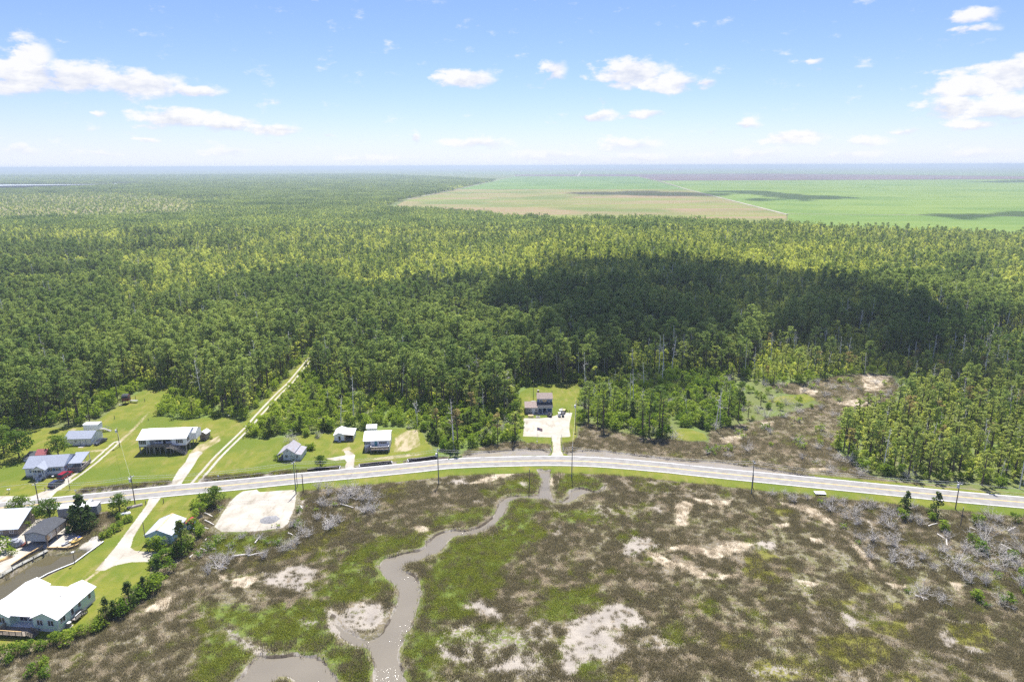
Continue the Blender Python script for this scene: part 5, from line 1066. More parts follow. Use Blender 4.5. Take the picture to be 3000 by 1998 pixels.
def railing(parent, pts, z, h=.95, m=None, top=None, bal=1.2):
    """pts: plan polyline; posts, two rails and an infill of boards in one part"""
    m = m or mgrey; mb = MB(); tp = MB()
    for (a, b), (c, d) in zip(pts[:-1], pts[1:]):
        L_ = math.hypot(c - a, d - b); n = max(1, int(L_ / bal))
        for i in range(n + 1):
            t = i / n; mb.box(a + (c - a) * t - .05, a + (c - a) * t + .05, b + (d - b) * t - .05, b + (d - b) * t + .05, z, z + h - .03)
        for zz in (.18, .42, .66): mb.beam((a, b, z + zz), (c, d, z + zz), .04, .13)
        tp.beam((a, b, z + h), (c, d, z + h), .16, .05)
    r = mb.obj('railing', m, parent); tp.obj('handrail', top or m, r); return r
def stairs(parent, x0, y0, z0, x1, y1, z1, width, n, m, rails=True):
    """flight from the foot (x0,y0,z0) to the head (x1,y1,z1); width is across, each step its own piece"""
    d = Vector((x1 - x0, y1 - y0, 0)); L_ = d.length; d.normalize(); s = Vector((-d.y, d.x, 0)); st = MB()
    for e in (-1, 1): st.beam(Vector((x0, y0, z0)) + s * e * width / 2, Vector((x1, y1, z1)) + s * e * width / 2, .08, .28)
    fl = st.obj('stair', m, parent)
    for i in range(n):
        t = (i + .6) / n; c = Vector((x0, y0, z0)).lerp(Vector((x1, y1, z1)), t); q = MB(); q.beam(c - s * (width / 2 - .05), c + s * (width / 2 - .05), L_ / n * .95, .06); q.obj('step', m, fl)
    if rails:
        q = MB()
        for e in (-1, 1):
            a = Vector((x0, y0, z0)) + s * e * (width / 2 + .03); b = Vector((x1, y1, z1)) + s * e * (width / 2 + .03)
            for hh in (.35, .6, .9): q.beam(a + Vector((0, 0, hh)), b + Vector((0, 0, hh)), .05, .14)
            for t in (0, .33, .66, 1): p = a.lerp(b, t); q.beam(p, p + Vector((0, 0, .9)), .09)
        q.obj('railing', m, fl)

def stilt_house():
    o, w = thing('stilt_house', 'long white house raised on wooden pilings with a white metal roof and recessed porch', 'house', 'a', (380, 840), (1680, 792))
    zf, ze, zr, d = 2.45, 4.8, 6.3, 9.2; xa, xb = w * .235, w * .70
    wl = MB().box(0, xa, 0, d, zf, ze).box(xb, w, 0, d, zf, ze).box(xa, xb, 1.8, d, zf, ze); wl.obj('wall', mw, o)
    bx('floor_beam', mwood, o, -.02, w + .02, .02, d, zf - .3, zf - .002)
    roof_x(o, 0, w, 0, d, ze, zr, mwr, .45); gable_x(o, -.002, 0, d, ze, zr, mw); gable_x(o, w - .118, 0, d, ze, zr, mw)
    an = bx('annex', mw, o, w + .002, w + 1.5, 4.6, d, zf, ze - .1); roof_x(an, w + .2, w + 1.3, 4.6, d, ze - .1, ze + .75, mwr, .2, name='annex_roof'); gable_x(an, w + 1.38, 4.6, d, ze - .1, ze + .75, mw)
    bx('deck', mwood, o, xa - .4, xb + .3, -.9, 1.79, zf - .14, zf - .003)
    railing(o, [(xa - .4, -.85), (xb - .1, -.85)], zf, .95)
    stairs(o, w + .4, -1.4, 0, xb, -1.4, zf, 1.1, 12, mgrey); bx('landing', mwood, o, xb - 1.2, xb + .02, -1.95, -.91, zf - .14, zf - .003)
    for i in range(8):
        for j in range(4): legs(o, [(.15 + i * (w - .3) / 7, .15 + j * (d - .3) / 3)], zf - .3, mpile, .26)
    for i in range(5): legs(o, [(xa + i * (xb - xa) / 4.2, -.8)], zf - .14, mpile, .2, name='porch_post')
    for x in (xa + 1.6, xa + 3.9, xb - .2): legs(o, [(x, .12)], ze, mtrim, .14, zf, 'porch_post')
    window(o, 'f', w * .085, zf + .75, 1.0, 1.2, 0, mshut); window(o, 'f', w * .865, zf + .75, 1.0, 1.2, 0, mshut)
    window(o, 'f', w * .37, zf + .75, 1.6, 1.2, 1.8, mshut); window(o, 'f', w * .62, zf + .75, 1.5, 1.2, 1.8, mshut); door(o, 'f', w * .49, zf, .95, 2.05, 1.8, mglass)
    window(o, 'r', 2.0, zf + .75, .9, 1.2, w, mshut)
stilt_house()
def ranch_house():
    o, w = thing('ranch_house', 'white ranch house with blue grey shingle roof, blue shutters and gabled front porch', 'house', 'b', (255, 925), (1320, 858))
    d, zf, ze, zr = 8.2, .55, 2.95, 4.75
    bx('foundation', mconc, o, .02, w - .02, .02, d - .02, -.1, zf); bx('wall', mw, o, 0, w, 0, d, zf + .002, ze)
    roof_x(o, 0, w, 0, d, ze, zr, mshing, .4); gable_x(o, -.002, 0, d, ze, zr, mw); gable_x(o, w - .118, 0, d, ze, zr, mw)
    x0, x1 = w * .255, w * .60
    pr = roof_y(o, x0, x1, -2.0, 1.6, 2.85, 4.0, mshing, .3, name='porch_roof'); gable_y(pr, -1.98, x0, x1, 2.85, 3.98, mw)
    bx('porch_floor', mconc, o, x0 + .1, x1 - .1, -1.9, -.003, 0, zf - .05)
    for x in (x0 + .25, x0 + 1.5, x0 + 2.7, x1 - .25): legs(o, [(x, -1.8)], 2.83, mtrim, .14, zf - .05, 'porch_post')
    for e in (x0 + 1.45, x0 + 2.75): railing(o, [(e, -1.8), (e, -3.2)], .05, .8, mtrim)
    stairs(o, x0 + 2.1, -3.3, 0, x0 + 2.1, -1.95, zf - .05, 1.2, 4, mtrim, False)
    railing(o, [(x0 + .25, -1.8), (x0 + 1.4, -1.8)], zf - .05, .85, mtrim); railing(o, [(x0 + 2.8, -1.8), (x1 - .25, -1.8), (x1 - .25, -.2)], zf - .05, .85, mtrim)
    for x in (.20, .66, .83): window(o, 'f', w * x, zf + .95, .75, .85, 0, mshutb)
    window(o, 'f', w * .36, zf + .8, .9, 1.1, 0, mshutb); door(o, 'f', w * .44, zf, .9, 2.0, 0, mtrim)
    window(o, 'r', 1.2, zf + .9, .7, 1.0, w, mshutb)
    # side porch with deck
    cx = w + 3.9
    MB().prism([(2.2, 2.45), (8.4, 3.5), (8.4, 3.64), (2.2, 2.59)], w + .02, cx, 'x').obj('side_roof', mshing, o)
    bx('side_deck', mgrey, o, w + .002, cx + .2, 1.6, 8.0, .45, .6); railing(o, [(w + .3, 1.65), (cx + .15, 1.65), (cx + .15, 7.8)], .6, .85); bx('deck_skirt', mgrey, o, w + .01, cx + .1, 1.62, 1.70, -.05, .449)
    for y in (2.3, 5.0, 8.0): legs(o, [(cx - .12, y)], 2.5 + (y - 2.2) * .165, mtrim, .13, .6, 'porch_post')
ranch_house()
def garage_white():
    o, w = thing('garage', 'low white garage with grey roof and two doors behind the round tree', 'garage', 'c', (140, 1245), (1165, 1222))
    d, ze, zr = 7.0, 2.25, 3.6; bx('wall', mw, o, 0, w, 0, d, 0, ze); roof_x(o, 0, w, 0, d, ze, zr, mshing, .25); gable_x(o, -.002, 0, d, ze, zr, mw); gable_x(o, w - .118, 0, d, ze, zr, mw)
    for u in (.70, .92): bx('garage_door', mtrim, o, w * u - .8, w * u + .72, -.05, -.004, .02, 1.95)
    for u in (.59, .80, .995): bx('door_trim', mshutb, o, w * u - .1, w * u, -.07, -.053, 0, 2.0)
    window(o, 'f', w * .42, 1.2, .6, .5, 0)
    bx('ramp', mconc, o, w * .60, w * .78, -2.0, -.06, -.02, .05)
garage_white()
def raised_container():
    o, w = thing('storage_container', 'plain white storage container standing on posts with a side ramp', 'container', 'c', (870, 765), (1440, 752))
    bx('wall', mw, o, 0, w, 0, 2.7, 1.05, 2.95); MB().prism([(-.08, 2.95), (2.78, 2.95), (2.6, 3.1), (1.35, 3.18), (.1, 3.1)], -.08, w + .08, 'x').obj('roof', mwr, o)
    for x in (.15, w * .25, w * .5, w * .75, w - .15): legs(o, [(x, .2), (x, 2.5)], 1.05, mwood, .2)
    bx('landing', mpile, o, w + .02, w + 1.3, .6, 2.0, .95, 1.04); MB().beam((w + 1.3, 1.3, 1.0), (w + 3.4, 1.3, .05), 1.1, .08).obj('ramp', mpile, o); legs(o, [(w + 1.2, .7), (w + 1.2, 1.9)], .95, mwood, .12)
    mb = MB(); mb.beam((w + 1.3, 1.9, 1.8), (w + 3.4, 1.9, .85), .06, .1); [mb.beam((w + 1.3 + t, 1.9, 1.0 - t * .45), (w + 1.3 + t, 1.9, 1.8 - t * .45), .07) for t in (0, 1.0, 2.05)]; mb.obj('railing', mpile, o)
raised_container()
def red_hut():
    o, w = thing('raised_hut', 'small dark red hut with rounded dark roof standing on stilts on the far lawn', 'hut', 'k', (420, 1005), (830, 990))
    bx('wall', mred, o, 0, w, 0, 2.3, 1.25, 2.75); pr = [(-.15, 2.55), (.05, 3.25), (.75, 3.75), (1.55, 3.75), (2.25, 3.25), (2.45, 2.55)]
    MB().prism(pr, -.05, w + .05, 'x').obj('roof', mshing3, o); MB().prism([(0, 2.751), (2.3, 2.751), (2.2, 3.2), (1.5, 3.66), (.8, 3.66), (.1, 3.2)], w + .052, w + .075, 'x').obj('gable', mred, o)
    window(o, 'r', 1.15, 2.2, .6, .7, w + .06, None, mgrey)
    legs(o, [(.12, .12), (w - .12, .12), (.12, 2.18), (w - .12, 2.18), (w / 2, .12)], 1.25, mwood, .15)
red_hut()
def small_shed(name, label, k, p0, p1, d, ze, zr, wm, rm, along='x', oh=.2, extra=None, cat='shed'):
    o, w = thing(name, label, cat, k, p0, p1); bx('wall', wm, o, 0, w, 0, d, -.05, ze)
    if along == 'x': roof_x(o, 0, w, 0, d, ze, zr, rm, oh, .1); gable_x(o, -.002, 0, d, ze, zr, wm); gable_x(o, w - .118, 0, d, ze, zr, wm)
    else: roof_y(o, 0, w, 0, d, ze, zr, rm, oh, .1); gable_y(o, -.002, 0, w, ze, zr, wm); gable_y(o, d - .118, 0, w, ze, zr, wm)
    if extra: extra(o, w)
    return o
small_shed('garden_shed', 'red brown wooden shed with faded red roof behind the ranch house', 'b', (545, 470), (810, 462), 3.0, 2.0, 3.2, mred, mredr, extra=lambda o, w: window(o, 'r', 1.5, .9, .7, .9, w, None, mred))
small_shed('garden_shed', 'small grey shed with white roof beside the stilt house', 'a', (2040, 455), (2215, 462), 2.6, 2.3, 2.95, mgrey, mwr, 'y', extra=lambda o, w: door(o, 'f', w / 2, 0, .8, 1.9, 0, mwood))
small_shed('garden_shed', 'small white shed with white roof behind the white house with the deck', 'h', (968, 350), (1205, 340), 3.0, 2.1, 2.8, mw, mwr, extra=lambda o, w: door(o, 'f', w / 2, 0, .8, 1.85, 0, mtrim))
small_shed('garden_shed', 'tiny shed with bright red roof beside the blue barn', 'i', (1440, 690), (1620, 680), 2.2, 1.6, 2.1, mbarn, mredr2, 'y', extra=lambda o, w: door(o, 'f', w / 2, 0, .7, 1.5, 0, mtrim))
def lean_to():
    o, w = thing('lean_to', 'low dark roofed lean-to left of the red brown shed', 'shed', 'b', (185, 485), (350, 480))
    bx('wall', mw, o, 0, w, 0, 3.4, 0, .8); MB().prism([(-.2, .75), (3.8, 1.7), (3.8, 1.8), (-.2, .85)], -.2, w + .8, 'x').obj('roof', mshing3, o); legs(o, [(.1, 3.3), (w - .1, 3.3)], 1.6, mwood, .12, 0, 'post')
lean_to()
def tarp_heap(name, label, k, c, sx, sy, h, m, seed):
    x, y = g(k, *c); r = np.random.default_rng(seed); V = []; Fc = []; n, kk = 14, 6
    for i in range(kk + 1):
        f = i / kk
        for j in range(n):
            a = 2 * math.pi * j / n; q = math.cos(f * 1.5) ** .6 * (1 + .12 * r.normal()); V.append((math.cos(a) * sx * q, math.sin(a) * sy * q, h * math.sin(f * 1.5) + (.05 * r.normal() if i else -.05)))
    for i in range(kk):
        for j in range(n): Fc.append((i * n + j, i * n + (j + 1) % n, (i + 1) * n + (j + 1) % n, (i + 1) * n + j))
    Fc.append(tuple(kk * n + j for j in range(n))); o = mesh_obj(name, V, Fc, m, None, False, (x, y, 0)); tag(o, label, 'heap'); return o
tarp_heap('tarp_heap', 'heap under a blue tarp behind the ranch house', 'b', (1210, 400), 1.5, 1.0, 1.1, mtarp, 2)
def canopy():
    o, w = thing('canopy', 'white topped open canopy beside the tree', 'canopy', 'b', (1680, 440), (1830, 436))
    legs(o, [(.1, .1), (w - .1, .1), (.1, 1.9), (w - .1, 1.9)], 1.35, mwood, .1, 0, 'post'); MB().prism([(-.2, 1.3), (2.2, 1.3), (2.1, 1.6), (1.0, 1.75), (-.1, 1.6)], -.15, w + .15, 'x').obj('roof', mwr, o); bx('bench', mwood, o, .1, w - .1, .5, 1.6, .35, .5)
canopy()
def mint_house():
    o, w = thing('mint_house', 'large mint green house with white metal roof of two joined wings', 'house', 'e', (-262, 1350), (1188, 1446))
    d, zf, ze, zr, ww = 10.4, .65, 3.0, 4.25, 5.2
    f0 = 0.0
    bx('foundation', mtrim, o, .02, w - .02, .03, d - .02, -.1, zf)
    wl = MB().box(0, ww, 0, d, zf + .002, ze).box(w - ww, w, 0, d, zf + .002, ze).box(ww + .001, w - ww - .001, 1.6, d - .9, zf + .002, ze); wl.obj('wall', mmint, o)
    for a, b in ((0, ww), (w - ww, w)):
        r_ = roof_y(o, a, b, 0, d, ze, zr, mwr, .35, .12); gable_y(o, -.001, a, b, ze, zr, mmint); gable_y(o, d - .119, a, b, ze, zr, mmint)
        for y in (2.8, 6.4):
            if a: MB().tube([((a + b) / 2 - 1.2, y, zr - .8), ((a + b) / 2 - 1.2, y, zr - .2)], .07, 6).obj('roof_vent', mgrey, r_)
    roof_x(o, ww - 1.6, w - ww + 1.6, .3, d - .6, ze - .02, zr - .06, mwr, .2, .12, yr=d * .52)
    for a in (.02, w - .14): bx('corner_board', mtrim, o, a, a + .12, -.03, -.004, zf, ze - .05)
    bx('corner_board', mtrim, o, w + .004, w + .03, .0, .14, zf, ze - .12)
    dk = bx('deck', mwood, o, ww - .9, w - ww + .1, -2.4, 1.59, zf - .12, zf - .002); railing(o, [(ww - .9, -.1), (ww - .9, -2.35), (w - ww - .55, -2.35)], zf, .9, mwood, mwoodn); legs(o, [(ww - .8, -2.2), (ww + 1, -2.2), (w - ww - 1, -2.2)], zf - .12, mwood, .14)
    stairs(o, w - ww + 1.5, -1.5, 0, w - ww + .1, -1.5, zf - .05, 1.3, 4, mwood); stairs(o, ww - 2.2, -1.6, 0, ww - .9, -1.6, zf - .05, 1.2, 4, mwood)
    for u in (ww * .70, w - ww * .72, w - ww * .28): window(o, 'f', u, zf + .75, 1.15, 1.15, 0)
    window(o, 'f', (w) / 2 - .9, zf + .3, 1.5, 1.75, 1.6); window(o, 'f', w / 2 + .8, zf + .3, 1.3, 1.75, 1.6)
    window(o, 'r', 1.3, zf + .75, 1.3, 1.1, w); window(o, 'r', 3.9, zf + .5, .7, 1.4, w, mull=False); window(o, 'r', 5.9, zf + .9, .7, 1.0, w, mull=False); window(o, 'r', 8.8, zf + .9, .7, 1.0, w, mull=False)
    sd_ = bx('side_landing', mgrey, o, w + .004, w + 1.3, 3.0, 4.6, zf - .1, zf - .003); railing(o, [(w + 1.25, 3.0), (w + 1.25, 4.6)], zf, .9, mgrey, mtrim); stairs(o, w + .75, 6.2, 0, w + .75, 4.6, zf - .05, 1.0, 4, mgrey)
    for u in (1.1, w - 4.2, w - 1.0): bx('vent', mdark, o, u - .2, u + .2, .004, .028, .28, .42)
    a, b = (o.matrix_basis @ Vector((w + .65, 1.9, 0)))[:2]
    c = empty('heat_pump', (a, b, 0), o.rotation_euler.z); tag(c, 'round grey heat pump on the ground beside the mint green house', 'heat pump'); bx('base', mconc, c, -.5, .5, -.5, .5, -.02, .06); MB().tube([(0, 0, .061), (0, 0, .85)], .42, 12).obj('housing', mgrey, c); MB().tube([(0, 0, .851), (0, 0, .93)], .40, 12).obj('fan_guard', mtrim, c)
mint_house()
def barn():
    o, w = thing('barn', 'blue grey barn with metal roof and rusty orange ridge', 'barn', 'i', (285, 1112), (1030, 1100))
    d, ze, zr = 7.6, 2.4, 3.75; bx('wall', mbarn, o, 0, w, 0, d, 0, ze); r_ = roof_y(o, 0, w, 0, d, ze, zr, mgalv, .3, .1); gable_y(o, -.002, 0, w, ze, zr, mbarn); gable_y(o, d - .118, 0, w, ze, zr, mbarn)
    MB().prism([(w / 2 - .34, zr - .02), (w / 2, zr + .155), (w / 2 + .34, zr - .02), (w / 2 + .34, zr + .02), (w / 2, zr + .19), (w / 2 - .34, zr + .02)], -.3, d + .3, 'y').obj('ridge_cap', mrust, r_)
    for s, x in ((0, -.30), (1, w + .18)): bx('eave_trim', mtrim, o, x, x + .12, -.32, d + .32, ze - .16, ze - .04) if False else None
    door(o, 'f', w * .78, 0, 1.0, 2.0, 0, mtrim)
barn()
def shack():
    o, w = thing('shack', 'weathered shack with a long blue white metal roof at the left edge', 'shack', 'f', (-520, 845), (418, 792))
    d, ze, zr = 7.0, 2.0, 4.2; bx('wall', mwood, o, 0, w, 0, d, 0, ze); MB().prism([(-.5, ze - .1), (6.2, zr), (6.2, zr + .1), (-.5, ze)], -.3, w + .35, 'x').obj('roof', mat('blue_white_metal_roof', (.56, .62, .68), .45, .06, .6, .08, stretch=(6, .3, 1)), o); MB().prism([(0, ze + .001), (d - .8, ze + .001), (d - .8, zr - .2)], w - .12, w, 'x').obj('gable', mwood, o)
    window(o, 'f', w - 1.6, .8, .8, .8, 0); window(o, 'f', w - 4.2, .8, .8, .8, 0); door(o, 'f', w - 6.0, 0, .9, 1.85, 0, mtrim)
shack()
def boat_shed():
    o, w = thing('boat_shed', 'open sided boat shed with dark roof and old tin panels', 'shed', 'f', (568, 1025), (1032, 1032))
    d, ze, zr = 7.0, 3.1, 3.75; roof_y(o, 0, w, 0, d, ze, zr, mshing3, .3, .14)
    for x in (.12, w - .12):
        for y in (.12, d * .5, d - .12): legs(o, [(x, y)], ze, mwood, .26, -.2, 'post')
    MB().box(.26, w - .26, .02, .10, 1.3, ze - .05).obj('front_panel', mtin, o); gable_y(o, .0, 0, w, ze, zr, mtin); gable_y(o, d - .12, 0, w, ze, zr, mtin)
    for a, b in ((.27, d * .5 - .14), (d * .5 + .14, d - .27)): bx('side_panel', mtin2, o, w - .16, w - .08, a, b, 1.2, ze - .06); bx('side_panel', mtin, o, .08, .16, a, b, 1.2, ze - .06)
    bx('work_bench', mwood, o, .6, w * .45, 2.5, 4.0, .0, .85); bx('crate', mdark, o, w * .5, w * .85, 1.6, 3.0, 0, .7)
boat_shed()
def semi_trailer():
    o, w = thing('box_trailer', 'long grey box trailer with white roof parked by the road', 'trailer', 'f', (1275, 490), (2125, 415))
    bx('box', mtrail, o, 0, w, 0, 2.5, .95, 3.35); bx('roof', mwr, o, -.04, w + .04, -.04, 2.54, 3.351, 3.45); bx('chassis', mdark, o, .4, w - .2, .5, 2.0, .7, .949)
    for x in (1.2, 2.4):
        for y in (.05, 2.1): wh = MB().tube([(x, y, .48), (x, y + .3, .48)], .48, 12).obj('wheel', mtyre, o)
    for y in (.7, 1.8): bx('landing_leg', mgrey, o, w - 2.0, w - 1.86, y, y + .14, 0, .72)
    bx('rear_door', mtrim, o, -.03, -.004, .15, 2.35, 1.0, 3.2)
semi_trailer()
def boat_cradle():
    o, w = thing('boat_trailer', 'empty white framed flat trailer between the box trailer and road', 'trailer', 'f', (1290, 250), (1960, 190))
    for y in (0, 1.9): bx('side_rail', mtrim, o, 0, w, y, y + .12, .62, .76)
    bx('bed', mdark, o, .3, w - .5, .13, 1.89, .60, .66)
    for x in (.4, w * .3, w * .62): MB().beam((x, .06, .7), (x + .8, .06, 1.6), .1).beam((x + .8, .06, 1.6), (x + .95, .06, .7), .08).obj('upright', mtrim, o)
    bx('headboard', mgalv, o, w - .9, w, -.1, 2.1, .77, 1.5)
    for y in (-.2, 1.95): MB().tube([(w * .4, y, .35), (w * .4, y + .25, .35)], .35, 10).obj('wheel', mtyre, o)
boat_cradle()
def old_house():
    o, w = thing('old_house', 'weathered pale old house with side lean-to and open porch', 'house', 'j', (345, 772), (912, 770))
    m1 = w * .64; d, ze, zr = 6.4, 2.55, 4.0; bx('wall', mold, o, 0, m1, 0, d, 0, ze); xr = m1 * .42
    MB().prism([(-1.9, 1.75), (-.1, 2.75), (xr, zr), (m1 + .25, ze - .05), (m1 + .25, ze + .08), (xr, zr + .16), (-.1, 2.9), (-1.9, 1.88)], -.25, d + .25, 'y').obj('roof', moldr, o)
    MB().prism([(.0, ze + .001), (m1 - .001, ze + .001), (xr, zr - .06), (.0, 2.74)], .002, .12, 'y').obj('gable', mold, o); MB().prism([(.0, ze + .001), (m1 - .001, ze + .001), (xr, zr - .06), (.0, 2.74)], d - .12, d - .002, 'y').obj('gable', mold, o)
    MB().prism([(m1 + .003, 0), (w, 0), (w, 1.75), (m1 + .003, 2.2)], .15, d - .2, 'y').obj('lean_to_wall', mold, o); MB().prism([(m1 + .26, 2.2), (w + .25, 1.75), (w + .25, 1.86), (m1 + .26, 2.31)], -.05, d - .05, 'y').obj('lean_to_roof', moldr, o)
    bx('porch_floor', mgrey, o, -1.75, -.003, .1, d - .1, -.05, .18); legs(o, [(-1.65, .25), (-1.65, 3.2), (-1.65, d - .25)], 1.85, mold, .12, .18, 'porch_post'); window(o, 'l', 3.0, .9, .8, 1.2, 0, None, mold)
    bx('gable_vent', mgrey, o, xr - .2, xr + .2, -.03, -.003, 2.95, 3.25); bx('skirt_board', mgrey, o, .1, m1 * .5, -.04, -.003, .05, .2)
    window(o, 'f', m1 + .8, .8, .6, .8, .15, None, mold); window(o, 'f', m1 * .3, .9, .7, 1.0, 0, None, mold)
old_house()
def white_garage():
    o, w = thing('garage', 'small white garage with gable front and open carport side', 'garage', 'h', (165, 527), (640, 512))
    a = w * .53; d, ze, zr = 5.6, 2.1, 2.95; bx('wall', mw, o, 0, a, 0, d, .15, ze); bx('foundation', mdark, o, .02, a - .02, .02, d - .02, -.1, .149)
    MB().prism([(-.25, ze - .1), (a / 2, zr), (a, 2.3), (w + .2, 2.0), (w + .2, 2.1), (a, 2.42), (a / 2, zr + .14), (-.25, ze + .02)], -.25, d + .25, 'y').obj('roof', mwr, o); gable_y(o, -.002, 0, a, ze, zr, mw); gable_y(o, d - .118, 0, a, ze, zr, mw)
    bx('door', mglass, o, a * .42, a * .62, -.03, -.004, .3, 1.75); bx('rear_wall', mdark, o, a + .002, w, d - .15, d - .02, 0, 2.0); bx('side_wall', mw, o, w - .1, w, .3, d - .16, 0, 1.98)
    legs(o, [(a + .15, .12), (w - .15, .12)], 2.05, mwoodn, .2, 0, 'carport_post'); bx('carport_beam', mwoodn, o, a + .05, w - .05, .05, .19, 1.84, 2.02); bx('carport_floor', mconc, o, a + .01, w - .1, .1, d - .2, -.02, .05); bx('step', mconc, o, a * .36, a * .68, -.8, -.06, -.02, .15)
white_garage()
def deck_house():
    o, w = thing('deck_house', 'white house with white metal roof and raised front deck', 'house', 'h', (915, 765), (1530, 742))
    zf, ze, zr, d = 1.3, 3.5, 4.9, 8.0; bx('foundation', mw, o, .03, w - .03, .03, d - .03, -.1, zf); bx('wall', mw, o, 0, w, 0, d, zf + .002, ze); roof_x(o, 0, w, 0, d, ze, zr, mwr, .35); gable_x(o, -.002, 0, d, ze, zr, mw); gable_x(o, w - .118, 0, d, ze, zr, mw)
    for u in (.09, .20): window(o, 'f', w * u, zf + .9, .6, .8, 0, mshut if u < .1 else None)
    window(o, 'f', w * .74, zf + 1.0, 1.3, .65, 0, mshut); window(o, 'f', w * .22, zf + .9, .3, .8, 0, None, mtrim, mull=False) if False else None; door(o, 'f', w * .46, zf, .85, 1.95, 0, mteal); window(o, 'r', 3.0, zf + .9, .7, .9, w)
    x0, x1 = w * .28, w * .985
    bx('deck', mwood, o, x0, x1, -2.2, -.003, zf - .15, zf - .004); railing(o, [(x0, -.3), (x0, -2.15), (x1, -2.15), (x1, -.1)], zf, .85, mwood, mtrim); legs(o, [(x0 + .1, -2.05), (x0 + (x1 - x0) * .37, -2.05), (x0 + (x1 - x0) * .68, -2.05), (x1 - .1, -2.05)], zf - .15, mwood, .16)
    bx('bench', mwoodn, o, x0 + .5, x0 + 1.8, -1.4, -.9, zf, zf + .45); stairs(o, w * .03, -1.0, 0, x0, -1.0, zf - .06, 1.0, 6, mgrey)
    for x in np.linspace(x0 + .8, x1 - .8, 3): MB().beam((x, -2.3, .0), (x, -2.3, zf), .08).obj('lattice_post', mwood, o)
deck_house()
def pub():
    o, w = thing('pub', 'blue two storey pub with brown shingle roofs, beige sign and front porch', 'pub', 'g', (325, 1032), (1215, 1022))
    a = w * .46; d = 6.2; ze, zr = 2.35, 3.55
    bx('wing_wall', mgrey, o, 0, a, 0, d, 0, ze); bx('wing_front', mtrim, o, a * .28, a - .02, -.06, -.004, .8, ze - .1); r1 = roof_x(o, 0, a - .3, 0, d, ze, zr, mshing2, .25); gable_x(o, -.002, 0, d, ze, zr, mgrey)
    yb = 2.0; z2, z3 = 5.05, 6.35
    bx('main_wall', mblue, o, a + .002, w, yb, d + 1.0, 0, z2); roof_x(o, a, w, yb, d + 1.0, z2, z3, mshing2, .25); gable_x(o, a + .004, yb, d + 1.0, z2, z3, mblue); gable_x(o, w - .118, yb, d + 1.0, z2, z3, mblue)
    MB().prism([(-.3, 2.45), (yb - .004, 3.55), (yb - .004, 3.68), (-.3, 2.58)], a - .1, w + .15, 'x').obj('porch_roof', mshing3, o); bx('porch_beam', mtrim, o, a - .05, w + .05, -.2, .0, 2.2, 2.44); bx('porch_floor', mconc, o, a + .01, w, -.3, yb - .003, -.02, .16)
    for u in (.02, .30, .62, .97): legs(o, [(a + (w - a) * u, -.1)], 2.2, mtrim, .13, .16, 'porch_post')
    for u in (.20, .78): window(o, 'f', a + (w - a) * u, 3.85, .5, .85, yb, None, mtrim, mull=False)
    pts = [(-.95, .45), (.95, .45)] + [(.95 * math.cos(t), -.05 - .5 * math.sin(t)) for t in np.linspace(0, math.pi, 9)]
    c = a + (w - a) * .48; sg = MB().prism([(c + p, 4.35 + q) for p, q in pts][::-1], yb - .10, yb - .02, 'y').obj('sign', mbeige, o)
    bx('sign_band', mat('sign_brown', (.30, .2, .1), .7, .05), sg, c - .6, c + .6, yb - .115, yb - .103, 4.32, 4.42)
    for x in (a - .04, w - .1): bx('corner_board', mtrim, o, x + .05, x + .16, yb - .03, yb - .004, 3.7, z2 - .1)
    bx('fascia', mtrim, o, a + .25, w + .2, yb - .32, yb - .27, z2 - .26, z2 - .1)
    ch = bx('chimney', mbrick, o, a + .15, a + .75, d - .6, d, 2, 7.0); bx('chimney_cap', mconc, ch, a + .08, a + .82, d - .67, d + .07, 7.001, 7.12)
    for u in (.15, .40, .88): window(o, 'f', a * u, 1.05, .6 if u < .3 else .9, .85, -.064 if u > .28 else 0, None, mtrim)
    door(o, 'f', a * .64, .1, .8, 1.9, -.064, mtrim); door(o, 'f', a + (w - a) * .5, .16, .9, 1.95, yb, mglass); window(o, 'f', a + (w - a) * .18, 1.0, .9, 1.0, yb); bx('poster', mat('pub_poster', (.06, .12, .35), .6, .3, 3), o, a + (w - a) * .72, a + (w - a) * .9, yb - .04, yb - .004, .9, 1.9)
    bx('skylight_frame', mtrim, r1, a * .5, a * .85, d / 2 + .1, d / 2 + .3, zr + .19, zr + .28); bx('apron', mconc, o, a * .5, w * .85, -1.3, -.31, -.03, .03)
pub()
